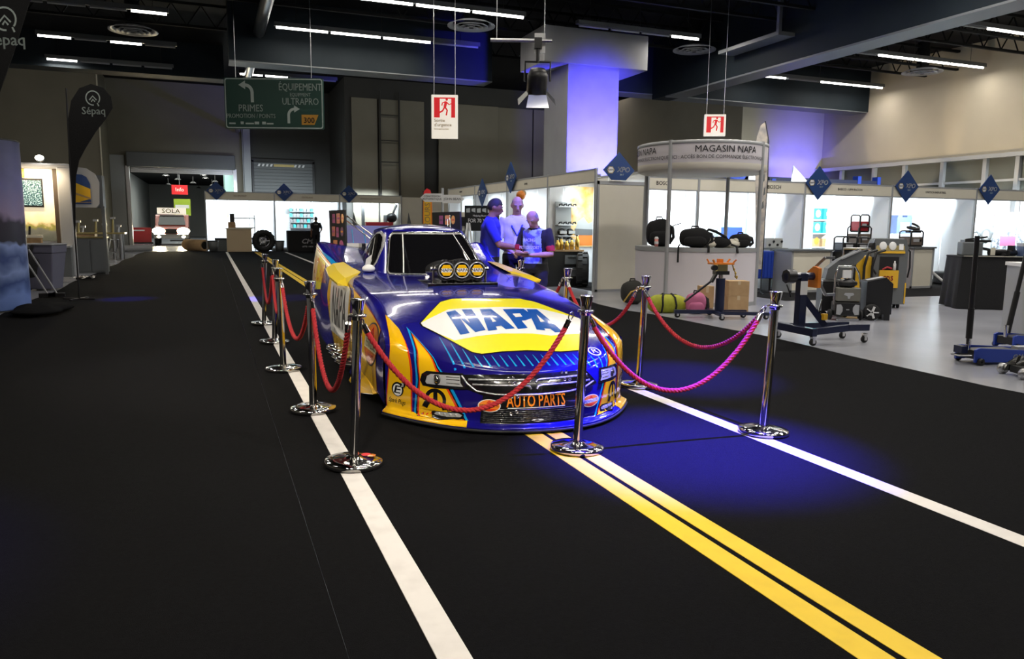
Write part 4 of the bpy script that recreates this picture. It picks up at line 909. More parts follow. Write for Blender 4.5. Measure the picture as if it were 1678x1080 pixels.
# ================================================================ the exhibits along the dark side wall
def banner_mat():
    m = mat('banner_print', (.2, .2, .3), .5); nt = m.node_tree; b = nt.nodes['Principled BSDF']; tc = nt.nodes.new('ShaderNodeTexCoord')
    sp = nt.nodes.new('ShaderNodeSeparateXYZ'); nt.links.new(tc.outputs['Object'], sp.inputs[0])
    n = nt.nodes.new('ShaderNodeTexNoise'); n.inputs['Scale'].default_value = 3; nt.links.new(tc.outputs['Object'], n.inputs['Vector'])
    a = nt.nodes.new('ShaderNodeMath'); a.operation = 'MULTIPLY_ADD'; nt.links.new(n.outputs['Fac'], a.inputs[0]); a.inputs[1].default_value = .5; nt.links.new(sp.outputs['Z'], a.inputs[2])
    r = nt.nodes.new('ShaderNodeValToRGB'); cr = r.color_ramp; cr.elements[0].position = 0; cr.elements[0].color = (.08, .15, .42, 1)
    cr.elements[1].position = 1; cr.elements[1].color = (.07, .08, .16, 1)
    for p_, c_ in ((.16, (.16, .26, .62, 1)), (.22, (.03, .07, .25, 1)), (.30, (.24, .34, .66, 1)), (.36, (.04, .08, .26, 1)), (.44, (.26, .36, .70, 1)), (.46, (.02, .02, .04, 1)), (.56, (.03, .025, .05, 1)), (.60, (.34, .27, .46, 1)), (.75, (.20, .20, .44, 1))):
        e = cr.elements.new(p_); e.color = c_
    k = nt.nodes.new('ShaderNodeMath'); k.operation = 'MULTIPLY'; k.inputs[1].default_value = .33; nt.links.new(a.outputs[0], k.inputs[0])
    nt.links.new(k.outputs[0], r.inputs['Fac']); nt.links.new(r.outputs['Color'], b.inputs['Base Color']); return m
M['banner_print'] = banner_mat()
t = thing('display_banner', 'tall curved banner printed with blue water, dark trees and violet sky', 'banner', (-2.95, 14.75, 0), 0)
def bn(i, j): a = R(-70 + 110 * i); return V((-.55 + .62 * math.cos(a) , .1 + .62 * math.sin(a), .03 + 2.72 * j))
MB().grid(bn, 18, 12).build('printed_skin', 'banner_print', t)
MB().lathe([(.6, 0), (.62, .03), (.62, 0)], (-.55, .1, 0), 24).build('foot_rim', 'black_plastic', t)
MB().lathe([(.6, 2.74), (.63, 2.76), (.60, 2.78), (.0001, 2.78)], (-.55, .1, 0), 24).build('top_rim', 'black_plastic', t)
MB().lathe([(.55, .0), (.55, 2.7)], (-.58, .1, 0), 20).build('core', 'wood', t)
# grey wheeled bin
def wheelie(loc, rz, label):
    t = thing('waste_bin', label, 'bin', loc, rz)
    mb = MB()
    for (x0, x1, y0, y1, z0), (X0, X1, Y0, Y1, z1) in (((-.22, .22, -.24, .24, .03), (-.30, .30, -.32, .32, .80)), ((-.31, .31, -.33, .33, .80), (-.32, .32, -.34, .34, .98))):
        vs = [(x0, y0, z0), (x1, y0, z0), (x1, y1, z0), (x0, y1, z0), (X0, Y0, z1), (X1, Y0, z1), (X1, Y1, z1), (X0, Y1, z1)]
        mb.add(vs, [(3, 2, 1, 0), (0, 1, 5, 4), (1, 2, 6, 5), (2, 3, 7, 6), (3, 0, 4, 7)] + ([(4, 5, 6, 7)] if z0 < .5 else []))
    mb.build('tub', dm('bin_grey', (.17, .17, .24), .5), t, bevel=.02)
    mb = MB(); mb.tube([(a, b, .985) for a, b in rrect(-.33, .33, -.35, .35, .06)], .018, 6, closed=True); mb.build('rim', 'silver_plastic', t)
    MB().cyl((-.36, -.22, .84), (-.36, .22, .84), .02, n=8).build('handle', 'black_plastic', t)
    for y in (-.2, .2): MB().cyl((-.27, y - .03, .05), (-.27, y + .03, .05), .05, n=14).build('wheel', 'rubber', t)
    return t
wheelie((-3.35, 18.95, 0), R(-15), 'large grey plastic waste bin beside the leaning mop handles')
t = thing('waste_bag', 'dark cloth bag hanging over the rim of the grey bin', 'bag', (-3.55, 18.5, .55)); MB().ell((0, 0, 0), (.16, .14, .26), 12, 9, fn=lambda p: V((p.x * (1 + .2 * math.sin(5 * p.z)), p.y, p.z))).build('sack', 'black_cloth', t); MB().cyl((0, 0, .2), (.05, .1, .42), .03, n=8).build('strap', 'black_cloth', t)
for k, (dx, c_) in enumerate(((0, 'nearer to the banner'), (.16, 'nearer to the bin'))):
    t = thing('mop', 'long pale mop handle leaning on the banner, the one ' + c_, 'mop', (-3.0 + dx, 16.95, 0), 0, 'mops by the bin')
    MB().cyl((0, 0, .08), (-.62, -.15, 1.42), .016, n=8).build('handle', 'silver_plastic', t); MB().bx(-.14, .14, -.05, .05, .02, .09).build('head', 'black_plastic', t)
    MB().cyl((-.40, -.097, .945), (-.44, -.106, 1.03), .03, n=8).build('clip', 'black_plastic', t)
t = thing('folded_drape', 'heap of black cloth lying on the carpet edge below the flags', 'cloth', (-2.6, 14.2, .008))
MB().ell((0, 0, .06), (.40, .9, .07), 22, 10, fn=lambda p: V((p.x * (1 + .12 * math.sin(7 * p.y)), p.y, (p.z if p.z > -.4 else -.4) * (1 + .25 * math.sin(9 * p.x + 4 * p.y))))).build('fold', 'carpet', t)
# camping trailer stand with television
t = thing('camper_stand', 'white camper trailer stand with open side showing a bright landscape panel', 'stand', (0, 0, 0))
MB().bx(-7.5, -3.78, 23.9, 24.0, .85, 3.0).build('side_wall', 'white_panel', t)
def land():
    m = mat('landscape_print', (.9, .85, .7), .5, emit=.7, ecol=(1, .9, .65)); nt = m.node_tree; b = nt.nodes['Principled BSDF']; tc = nt.nodes.new('ShaderNodeTexCoord')
    sp = nt.nodes.new('ShaderNodeSeparateXYZ'); nt.links.new(tc.outputs['Object'], sp.inputs[0]); n = nt.nodes.new('ShaderNodeTexNoise'); n.inputs['Scale'].default_value = 6; nt.links.new(tc.outputs['Object'], n.inputs['Vector'])
    a = nt.nodes.new('ShaderNodeMath'); a.operation = 'MULTIPLY_ADD'; nt.links.new(n.outputs['Fac'], a.inputs[0]); a.inputs[1].default_value = .35; nt.links.new(sp.outputs['Z'], a.inputs[2])
    r = nt.nodes.new('ShaderNodeValToRGB'); cr = r.color_ramp; cr.elements[0].position = .42; cr.elements[0].color = (.10, .10, .07, 1); cr.elements[1].position = .9; cr.elements[1].color = (1, .95, .85, 1)
    for p_, c_ in ((.5, (.16, .15, .11, 1)), (.54, (.3, .26, .05, 1)), (.58, (.95, .72, .38, 1)), (.72, (1, .86, .6, 1))): cr.elements.new(p_).color = c_
    k = nt.nodes.new('ShaderNodeMath'); k.operation = 'MULTIPLY'; k.inputs[1].default_value = .36; nt.links.new(a.outputs[0], k.inputs[0]); nt.links.new(k.outputs[0], r.inputs['Fac'])
    nt.links.new(r.outputs['Color'], b.inputs['Base Color']); nt.links.new(r.outputs['Color'], b.inputs['Emission Color']); return m
M['landscape_print'] = land()
MB().bx(-4.75, -3.88, 23.86, 23.9, .95, 2.83).build('backlit_panel', 'landscape_print', t, bevel=.003)
MB().bx(-3.88, -3.76, 23.7, 24.0, .5, 2.9).build('jamb', 'wood_dark', t)
MB().bx(-7.5, -3.45, 23.6, 24.6, 2.86, 3.0).build('roof_edge', 'silver_plastic', t, bevel=.04)
MB().bx(-3.76, -3.44, 23.55, 23.95, 0, 2.9).build('pillar', 'silver_plastic', t, bevel=.03)
mb = MB(); o_ = [(-3.46, 1.86), (-2.9, 1.86), (-2.83, 1.95), (-2.80, 2.55), (-2.9, 2.78), (-3.1, 2.92), (-3.46, 2.95)]
mb.prism(o_, F((0, 24.0, 0)), 0, .12); mb.build('end_wall', 'silver_plastic', t, bevel=.02)
mb = MB(); fr = F((0, 23.87, 0)); mb.prism([(-3.46, 1.95), (-3.02, 1.95), (-3.02, 2.5), (-3.1, 2.68), (-3.2, 2.74), (-3.46, 2.76)], fr, 0, .01, 0)
mb.prism([(-3.46, 1.95), (-3.02, 2.1), (-3.02, 2.36), (-3.46, 2.56)], fr, .01, .014, 1); mb.prism([(-3.46, 2.23), (-3.02, 2.07), (-3.02, 2.12), (-3.46, 2.29)], fr, .014, .017, 2); mb.prism([(-3.46, 1.98), (-3.02, 1.99), (-3.02, 2.01), (-3.46, 2.0)], fr, .014, .017, 2)
mb.build('side_graphic', ['navy_sign', 'yellow_paint', 'wood'], t)
MB().bx(-2.95, -2.75, 24.05, 24.6, 1.86, 2.75).bx(-2.8, -2.72, 24.0, 24.1, 0, 1.9).build('rear_post', 'grey_plastic', t)
MB().bx(-4.9, -3.5, 23.2, 23.6, .78, .84).build('counter_ledge', 'silver_plastic', t, bevel=.01)
MB().bx(-7.0, -3.5, 23.25, 23.55, 0, .78).build('counter_front', 'grey_plastic', t)
t = thing('television', 'flat television showing a speckled teal picture on the camper wall', 'television', (-4.42, 23.78, 2.22))
MB().bx(-.36, .28, 0, .06, -.38, .38).build('case', 'black_plastic', t, bevel=.008)
def tvm():
    m = mat('tv_picture', (.01, .06, .075), .3, emit=.7, noise=(34, (.5, .7, .7), .46, .62), ecol=(.3, .6, .65)); return m
M['tv_picture'] = tvm()
MB().bx(-.33, .25, -.004, 0, -.33, .33).build('screen', 'tv_picture', t); MB().bx(-.1, .1, .06, .1, -.1, .1).build('mount', 'black_plastic', t)
mb = MB().bx(-4.7, -4.55, 23.8, 23.86, 2.62, 2.85); tag(mb.build('sign_board', 'yellow_paint'), 'small orange board above the television', 'sign')
t = thing('picture_box', 'small dark box with pale top on the camper counter', 'box', (-4.35, 23.4, .84)); MB().bx(-.17, .17, -.12, .12, 0, .2).build('body', 'wood', t); MB().bx(-.19, .19, -.13, .13, .2, .27).build('lid', 'cream_panel', t); MB().cyl((-.1, 0, .27), (-.08, 0, .5), .03, n=8).build('figurine', 'black_plastic', t)
t = thing('spot_lamp', 'small bright spot lamp on the roof of the camper stand', 'lamp', (-4.1, 23.5, 3.0)); MB().cyl((0, 0, 0), (0, 0, .08), .02, n=8).build('stem', 'steel', t); MB().lathe([(.04, .06), (.11, -.05), (.1, -.06)], (0, -.04, .13), 14, rot=Matrix.Rotation(R(60), 3, 'X')).build('shade', 'steel', t); MB().ell((0, -.08, .12), (.1, .05, .07), 12, 8).build('bulb', 'lamp_glow', t)
lamp('camper_glow', 'AREA', (-4.3, 23.2, 2.75), 26, WARM, (-4.3, 23.9, 1.7), 1.2, .2)
# workbench goods further back
t = thing('work_table', 'bench with brass fittings on a shiny top near the loading door', 'table', (-3.9, 33.9, 0))
MB().bx(-1.6, .75, -.4, .4, 1.0, 1.06).build('top', 'brass', t); MB().bx(-1.5, -.3, -.35, .35, 0, 1.0).build('cabinet', 'wood', t)
for x in (.05, .35, .6): MB().cyl((x, -.3, 0), (x, -.3, 1.0), .06 if x < .5 else .1, n=12).build('leg', 'steel', t)
for k, (x, h) in enumerate(((-1.2, .3), (-.9, .45), (-.75, .25), (-.3, .5), (.0, .35), (.3, .6), (.5, .3))):
    q = thing('workbench_tool', 'small brass and steel tool standing on the shiny bench', 'tool', (-3.9 + x, 33.9, 1.06), 0, 'tools on the shiny bench'); MB().cyl((0, 0, 0), (.03, 0, h), .05, .03, 8).build('shaft', 'brass' if k % 2 else 'steel', q); MB().bx(-.07, .1, -.04, .04, h - .08, h).build('head', 'steel', q)
t = thing('grey_cabinet', 'dark grey cabinet below the camper end wall', 'cabinet', (-3.25, 25.2, 0)); MB().bx(-.45, .4, -.3, .3, 0, 1.0).build('body', 'grey_plastic', t); MB().bx(-.43, -.02, -.32, -.3, .05, .95).build('door', 'grey_plastic', t); MB().bx(.02, .38, -.32, -.3, .05, .95).build('door', 'grey_plastic', t); MB().bx(-.47, .42, -.33, .32, 1.0, 1.04).build('top', 'brass', t)
t = thing('chequered_rag', 'crumpled black and white chequered cloth on the floor beyond the bin', 'cloth', (-3.3, 22.0, 0))
mb = MB()
for i in range(5):
    for j in range(5): mb.add([(i * .09, j * .12, .05 + .03 * math.sin(i * 2 + j)), (i * .09 + .09, j * .12, .05 + .03 * math.sin(i * 2 + 2 + j)), (i * .09 + .09, j * .12 + .12, .05 + .03 * math.sin(i * 2 + 3 + j)), (i * .09, j * .12 + .12, .05 + .03 * math.sin(i * 2 + 1 + j))], [(0, 1, 2, 3)], (i + j) % 2)
mb.bx(.05, .4, .05, .5, 0, .05, 1); mb.build('fold', ['text_white', 'text_black'], t)
t = thing('generator', 'black generator on two wheels near the loading door', 'machine', (-4.15, 33.0, 0), R(-20))
MB().bx(-.55, .45, -.3, .3, .35, .85).build('body', 'black_plastic', t, bevel=.04); MB().tube([(-.6, -.3, .3), (.65, -.3, .3), (.75, -.3, .8), (.75, .3, .8), (.65, .3, .3), (-.6, .3, .3)], .025, 8, closed=True).build('frame', 'steel', t)
for y in (-.3, .3): MB().lathe([(.05, -.04), (.17, -.04), (.2, -.02), (.2, .02), (.17, .04), (.05, .04)], (.1, y, .2), 18, rot=Matrix.Rotation(R(90), 3, 'X')).build('wheel', 'rubber', t)
for y in (-.25, .25): MB().cyl((-.55, y, 0), (-.55, y, .32), .025, n=8).build('leg', 'steel', t)
MB().bx(-.95, -.55, -.25, .2, .2, .7).build('tool_box', 'white_panel', t)
t = thing('plastic_sheet', 'roll of pale plastic sheet lying at the far carpet corner', 'roll', (-3.5, 42.9, 0), R(25)); MB().cyl((-.7, 0, .16), (.7, 0, .16), .16, n=14).build('tube', 'silver_plastic', t); MB().add([(-.7, -.1, .02), (.7, -.1, .02), (.75, -.9, .02), (-.75, -.9, .02)], [(0, 1, 2, 3)]).build('loose_end', 'silver_plastic', t)
t = thing('carpet_tube', 'thick brown cardboard carpet tube lying before the loading door', 'roll', (-.75, 43.3, 0), R(-60)); MB().lathe([(.2, -.9), (.3, -.9), (.3, .9), (.2, .9), (.2, -.9)], (0, 0, .3), 20, rot=Matrix.Rotation(R(90), 3, 'Y')).build('tube', 'card', t)
MB().lathe([(.0001, .8), (.2, .8)], (0, 0, .3), 16, rot=Matrix.Rotation(R(90), 3, 'Y')).build('core', 'black_plastic', t)
t = thing('carpet_tube', 'pale thin carpet roll lying before the CMA table', 'roll', (3.75, 42.75, 0), R(2)); MB().cyl((-.75, 0, .1), (.8, 0, .1), .1, n=14).build('tube', 'silver_plastic', t); MB().cyl((-.76, 0, .1), (.81, 0, .1), .04, n=10).build('core', 'card', t)
# lit truck coming through the door
t = thing('truck', 'truck with blazing headlights and a white roof banner in the loading door', 'truck', (-2.35, 55.2, 0), 0)
mb = MB(); prof = [(-1.7, .45), (-1.75, .95), (-1.55, 1.12), (-.3, 1.25), (.45, 1.95), (1.6, 2.0), (2.2, 1.4), (2.6, 1.35), (2.6, .45)]
mb.prism(prof, F((-1.0, 0, 0), (0, 1, 0), (0, 0, 1)), 0, 2.0); mb.build('body', dm('truck_red', (.35, .07, .05), .35, coat=.5), t, bevel=.08)
mb = MB(); mb.add([(-.82, -.28, 1.28), (.82, -.28, 1.28), (.72, .42, 1.93), (-.72, .42, 1.93)], [(0, 1, 2, 3)]); mb.v = [(a, b - .03, c + .03) for a, b, c in mb.v]; mb.build('windscreen', 'glass_dark', t)
MB().bx(-1.02, 1.02, -1.95, -1.68, .45, .72).build('bumper', 'steel', t, bevel=.05)
MB().bx(-.35, .35, -1.78, -1.73, .76, 1.05).build('grille', 'black_plastic', t)
for x in (-.72, .72):
    MB().ell((x, -1.76, .92), (.38, .09, .22), 14, 9).build('headlight', 'head_glow', t)
    MB().ell((x, -1.96, .56), (.11, .05, .07), 10, 7).build('fog_lamp', 'head_glow', t)
    for y in (-1.0, 1.7): MB().lathe([(.1, -.12), (.36, -.12), (.4, -.06), (.4, .06), (.36, .12), (.1, .12)], (x * 1.25, y, .4), 18, rot=Matrix.Rotation(R(90), 3, 'Y')).build('wheel', 'rubber', t)
    lamp('headlight_beam', 'SPOT', (-2.35 + x, 53.3, .9), 900, (1, .82, .5), (-2.35 + x * 1.2, 44, .0), .1, None, 50, .8)
b = MB().bx(-.88, .88, .3, .36, 2.0, 2.42).build('roof_banner', 'exit_white', t); MB().text('SOLA', .4, F((-.04, .295, 2.2)), .004, bold=.01, sx=1.15).build('lettering', 'text_black', b)
dm('lime_lit', (.30, .42, .03), .5, emit=.25)
for k, (x, y, h, c_, l_) in enumerate(((-4.7, 58, 1.1, 'red_metal', 'low red counter along the corridor wall beyond the truck'), (-2.0, 66, 3.3, 'lime_lit', 'bright green panel on a post far down the corridor'), (.9, 60, 2.2, 'yellow_paint', 'yellow booth wall right of the truck down the corridor'))):
    t = thing('corridor_stand', l_, 'stand', (x, y, 0)); MB().bx(-.6 if k == 1 else -.9, .6 if k == 1 else .9, -.15, .15, 0 if k != 1 else 2.0, h).build('panel', c_, t); MB().bx(-1.0, 1.0, -.3, .3, 0, .1).build('plinth', 'black_plastic', t); MB().bx(-.05, .05, -.05, .05, .1, h * .7).build('post', 'steel', t); MB().bx(-.5, .5, -.17, -.15, h * .78, h * .86).build('print', 'text_white', t)
t = thing('corridor_sign', 'red and white hanging sign over the corridor beyond the truck', 'sign', (-2.2, 68, 4.1)); MB().bx(-.6, .6, -.04, .04, -.38, .38).build('panel', 'exit_red', t); MB().text('Info', .42, F((0, -.045, 0)), .01).build('lettering', 'exit_white', t); MB().cyl((0, 0, .38), (0, 0, 1.35), .02, n=6).build('rod', 'steel', t)
t = thing('corridor_tower', 'tall pale teal lit tower at the corridor side', 'stand', (1.6, 64, 0)); MB().bx(-.5, .5, -.3, .3, 0, 5.3).build('body', dm('teal_wall', (.3, .5, .48), .5), t); MB().bx(-.42, .42, -.32, -.3, 3.2, 5.2).build('light_box', dm('teal_lit', (.5, .8, .75), .5, emit=.5), t)

# ================================================================ shell scheme booths
def xpo(loc, rz, label, s=.42, cut=False):
    t = thing('diamond_sign', label, 'sign', loc, rz, 'blue diamond booth signs')
    pl = [(0, -s), (s, 0), (0, s), (-s, 0)] if not cut else [(-s * .45, -s * .55), (s * .45, -s * .55), (s, 0), (0, s), (-s, 0)]
    MB().prism(pl, F((0, 0, 0)), -.012, .012).build('panel', 'navy_sign', t)
    mb = MB(); mb.prism(hexa(s * .24, -s * .53, -.0), F((0, -.012, 0)), 0, .003, 0); mb.prism(hexa(s * .19, -s * .53, 0), F((0, -.012, 0)), .003, .004, 1)
    mb.text('NAPA', s * .14, F((-s * .53, -.012, 0)), .002, 2, bold=.01, base=.005); mb.build('emblem', ['brass', 'text_white', 'text_black'], t)
    MB().text('XPO', s * .40, F((s * .27, -.012, .01)), .003, bold=.028, shear=.2).build('lettering', 'text_white', t)
    MB().text('2017', s * .13, F((s * .18, -.012, -s * .24)), .003).build('date_lettering', 'text_grey', t)
    return t
def booth(o, rz, w_, d_, h_, label, text=None, fh=.3, left=True, right=True, panels=3, back='white_panel', group='shell scheme booths', lpost=True):
    t = thing('booth', label, 'booth', (*o, 0), rz, group)
    for k in range(panels):
        a = w_ * k / panels; MB().bx(a + .015, a + w_ / panels - .015, d_ - .03, d_, 0, h_ - .05).build('wall_panel', back, t)
    for x, on in ((0, left), (w_, right)):
        if on:
            for k in range(3): MB().bx(x - .012, x + .012, d_ * k / 3 + .02, d_ * (k + 1) / 3 - .02, 0, h_ - .05).build('side_panel', back, t)
        if (x and not (group == 'booths beside the car' and not label.startswith('booth open'))) or (not x and lpost): MB().bx(x - .03, x + .03, -.03, .03, 0, h_ + .02).build('post', 'alu', t, bevel=.008)
    MB().bx(.03, w_ - .03, -.02, .02, h_ - fh, h_).build('fascia', 'cream_panel', t)
    MB().bx(.0, w_, -.025, .025, h_ - .03, h_ + .01).bx(0, w_, -.025, .025, h_ - fh - .02, h_ - fh + .01).build('fascia_rail', 'alu', t)
    MB().bx(.0, w_, d_ - .05, d_ + .01, h_ - .05, h_).build('top_rail', 'alu', t)
    if text: MB().text(text, fh * .27, F((w_ / 2, -.022, h_ - fh / 2)), .002, bold=.004).build('lettering', 'text_black' if fh < .35 else 'wood', t)
    for k in range(2):
        x = w_ * (.3 + .4 * k); a = MB().tube([(x, .02, h_ - .06), (x, .25, h_ - .02), (x, .42, h_ - .07)], .012, 6).build('lamp_arm', 'black_plastic', t)
        MB().bx(x - .07, x + .07, .38, .5, h_ - .13, h_ - .06).build('lamp_head', 'steel', a)
    return t
def booth_light(o, rz, w_, d_, h_, p, col=COOL):
    q = Matrix.Rotation(rz, 3, 'Z'); a = V((*o, 0)) + q @ V((w_ / 2, .45, h_ - .16)); b = V((*o, 0)) + q @ V((w_ / 2, d_, h_ * .45))
    lamp('booth_lamps', 'AREA', a, p, col, b, w_ * .85, .15)
# far row across the end of the carpet
YL = 42.3
for k, (a, b, l) in enumerate(((-.2, 3.2, 'booth of the far row with a beige cabinet and upright tyre'), (3.2, 6.6, 'booth of the far row behind the black CMA table'), (6.6, 10.0, 'booth of the far row with red machine, ending the lit fronts'))):
    booth((a, YL), 0, b - a, 3.2, 3.06, l, ('EQUIPEMENT', 'OUTILLAGE', 'LEVAGE ET EQUIPEMENT')[k], .40, left=(k == 0), lpost=(k == 0), group='far row of booths')
    booth_light((a, YL), 0, b - a, 3.2, 3.06, 150)
for x, l in ((.35, 'blue XPO diamond sign at the loading door end of the far booths'), (3.7, 'blue XPO diamond sign in the middle of the far booths'), (7.1, 'blue XPO diamond sign above the far booth with the red machine')): xpo((x, YL - .06, 3.1), 0, l, .48)
t = thing('partition_wall', 'plain white panel wall continuing the far row behind the signpost', 'wall', (0, 0, 0))
for k in range(5): MB().bx(10.05 + k * 1.2, 11.22 + k * 1.2, 42.4, 42.45, 0, 3.0).build('panel', 'cream_panel', t); MB().bx(11.22 + k * 1.2, 11.26 + k * 1.2, 42.38, 42.47, 0, 3.05).build('post', 'alu', t)
t = thing('cabinet', 'beige counter cabinet in the far booth by the loading door', 'cabinet', (1.35, 41.7, 0)); MB().bx(-.6, .6, -.3, .3, 0, 1.17).build('body', 'tan_laminate', t); MB().bx(-.65, .65, -.35, .35, 1.17, 1.22).build('top', 'cream_panel', t); MB().bx(-.58, .58, -.315, -.3, .05, 1.1).build('door', 'tan_laminate', t)
t = thing('monitor', 'small dark monitor on the beige far cabinet', 'monitor', (1.0, 41.7, 1.22)); MB().bx(-.15, .2, -.15, .15, 0, .3).build('stand', 'wood', t); MB().bx(-.06, .16, -.1, 0, .3, .72).build('screen', 'black_plastic', t)
t = thing('shelf_rack', 'white shelf rack behind the beige far cabinet', 'shelf', (1.6, 43.0, 0))
for z in (.6, 1.2, 1.7): MB().bx(-.6, .6, -.2, .2, z, z + .05).build('shelf', 'silver_plastic', t)
for x in (-.6, .6): MB().bx(x - .02, x + .02, -.2, .2, 0, 1.9).build('upright', 'silver_plastic', t)
def tyre(loc, rz, r, wd, label, tread=14, name='tyre'):
    t = thing(name, label, 'tyre', loc, rz); q = Matrix.Rotation(R(90), 3, 'X')
    MB().lathe([(r * .6, -wd * .45), (r * .8, -wd / 2), (r * .96, -wd * .42), (r, -wd * .3), (r, wd * .3), (r * .96, wd * .42), (r * .8, wd / 2), (r * .6, wd * .45), (r * .6, -wd * .45)], (0, 0, r), 36, rot=q).build('casing', 'rubber', t)
    for k in range(tread * 2):
        a = 2 * math.pi * k / (tread * 2); p = V((r * math.cos(a), 0, r + r * math.sin(a)))
        MB().box(p + V((0, wd * (.2 if k % 2 else -.2), 0)), (.05, wd * .36, r * .16), rot=Matrix.Rotation(-a, 3, 'Y')).build('tread_block', 'rubber', t)
    mb = MB(); mb.lathe([(r * .6, -wd * .3), (r * .52, -wd * .34), (r * .5, -wd * .1), (.1, -wd * .16), (.0001, -wd * .2)], (0, 0, r), 28, rot=q)
    mb.build('rim', 'steel', t)
    for k in range(5):
        a = 2 * math.pi * k / 5; MB().bar((.07 * math.cos(a), -wd * .25, r + .07 * math.sin(a)), (r * .52 * math.cos(a), -wd * .3, r + r * .52 * math.sin(a)), .1, .03).build('spoke', 'chrome', t)
    return t
tyre((2.55, 41.75, 0), R(10), .56, .42, 'big upright tyre on a bright rim in the far booth')
t = thing('exhibit_table', 'table under a black cloth lettered CMA in the far row', 'table', (4.5, 41.6, 0)); mb = MB()
mb.box((0, 0, .55), (1.55, .8, 1.1)); mb.build('tablecloth', 'black_cloth', t, bevel=.03); MB().text('CMA', .34, F((.3, -.41, .55)), .004, bold=.03, shear=.25, sx=1.1).build('lettering', 'text_white', t); MB().text('LIFTS • HOISTS', .11, F((.3, -.41, .28)), .004).build('lettering', 'text_white', t)
t = thing('display_rack', 'tool display rack with rows of small grey goods behind the CMA table', 'rack', (4.75, 44.6, 0)); MB().bx(-.55, .75, .1, .16, 0, 2.3).build('back_board', 'silver_plastic', t)
for z in (1.25, 1.55, 1.85, 2.15):
    MB().bx(-.6, .8, -.15, .1, z - .04, z).build('shelf', 'grey_plastic', t)
for z in (1.25, 1.55, 1.85, 2.15):
    for k in range(7):
        q = thing('packaged_part', 'small grey packaged part on the far display rack', 'package', (4.75 - .52 + k * .19, 44.52, z), 0, 'packages on the far rack'); MB().bx(-.07, .07, -.06, .06, 0, .18).build('box', 'grey_plastic' if (k + int(z * 7)) % 3 else 'teal_pack', q)
t = thing('header_board', 'pale curved header board over the far display rack', 'sign', (4.75, 44.6, 2.3)); MB().prism([(-.8, 0), (.95, 0), (.8, .28), (.3, .36), (-.2, .36), (-.65, .28)], F((0, 0, 0)), 0, .05).build('board', dm('pale_teal', (.45, .68, .72), .5), t)
t = thing('wheel_aligner', 'red wheel service machine with a black head in the far booth', 'machine', (8.7, 43.2, 0)); MB().bx(-.5, .6, -.3, .3, 0, 1.35).build('cabinet', 'grey_plastic', t); MB().bx(-.55, 1.0, -.2, .2, 1.35, 1.6).build('arm', 'red_metal', t); MB().bx(-.75, -.6, -.1, .1, 0, 2.6).build('column', 'grey_plastic', t)
MB().ell((.95, 0, 1.85), (.32, .3, .28), 12, 9).build('head', 'black_plastic', t); MB().cyl((1.0, 0, 2.0), (1.25, 0, 2.6), .06, n=8).build('handle', 'black_plastic', t); MB().cyl((.6, 0, 1.6), (.6, 0, 2.0), .12, n=10).build('motor', 'grey_plastic', t)
for x, l in ((7.35, 'left of the red machine'), (10.4, 'right of the red machine')):
    t = thing('pennant', 'thin dark triangular pennant ' + l + ' in the far row', 'flag', (x, 42.0, 0)); MB().prism([(-.2, 1.0), (.22, 1.0), (-.05, 2.15)], F((0, 0, 0)), -.01, .01).build('cloth', 'grey_plastic', t); MB().cyl((0, 0, 0), (0, 0, 1.05), .02, n=6).build('stick', 'black_plastic', t); MB().cyl((0, 0, 0), (0, 0, .03), .15, n=12).build('foot', 'black_plastic', t)
t = thing('storage_box', 'low dark box on the floor of the far booth by the loading door', 'box', (.55, 42.9, 0)); MB().bx(-.35, .35, -.25, .25, 0, .6).build('body', 'grey_plastic', t); MB().bx(-.37, .37, -.27, .27, .6, .68).build('lid', 'black_plastic', t)
for x, l in ((.1, 'by the loading door'), (3.35, 'between tyre and CMA table')):
    t = thing('waste_bucket', 'small dark waste bucket at the far booths ' + l, 'bin', (x, 41.9, 0)); MB().lathe([(.0001, .02), (.2, .02), (.26, .55), (.24, .55), (.19, .05), (.0001, .05)], n=14).build('bucket', 'grey_plastic', t); MB().lathe([(.25, .53), (.28, .55), (.25, .57)], n=14).build('rim', 'black_plastic', t)

# signpost with two arrow boards, orange flag, banner, easel
t = thing('signpost', 'grey post with two white arrow boards reading CONCESSION and JOHN BEAN', 'sign', (5.75, 19.6, 0), R(-21))
MB().cyl((0, 0, 0), (0, 0, 2.45), .035, n=10).build('post', 'silver_plastic', t); MB().cyl((0, 0, 0), (0, 0, .03), .25, n=18).build('foot', 'black_plastic', t)
for s, tx, z in ((-1, 'CONCESSION\nAUTOMATIQUE', 2.19), (1, 'JOHN BEAN', 2.16)):
    P = [(0, -.11), (s * .46, -.11), (s * .58, 0), (s * .46, .11), (0, .11)]; P = P if s > 0 else P[::-1]
    a = MB().prism(P, F((0, -.04, z)), -.012, .012).build('arrow_board', 'white_plastic', t); MB().text(tx, .085 if s > 0 else .07, F((s * .27, -.053, z - (.0 if s > 0 else .0))), .002, bold=.01).build('lettering', 'text_black', a)
feather('feather_flag', 'orange CONCOURS feather flag with red tip behind the car roof', (5.9, 21.7, 0), R(-18), [(-.12, .6), (-.13, 2.2), (-.08, 2.45), (.0, 2.52), (.10, 2.48), (.14, 2.3), (.17, 1.2), (.16, .6)], 'orange_paint', [lambda t: MB().prism([(-.13, 2.25), (-.08, 2.45), (.0, 2.53), (.10, 2.48), (.145, 2.25)], F((0, -.007, 0)), 0, .004).build('tip', 'sign_red', t), lambda t: MB().prism([(-.09, .65), (.11, .65), (.10, 2.2), (-.09, 2.2)], F((0, -.007, 0)), 0, .002).build('stripe', 'yellow_paint', t), lambda t: MB().text('CONCOURS', .22, F((.02, -.01, 1.5), (0, 0, 1), (-1, 0, 0)), .002, bold=.01).build('lettering', 'wood', t)], -.13, 2.45)
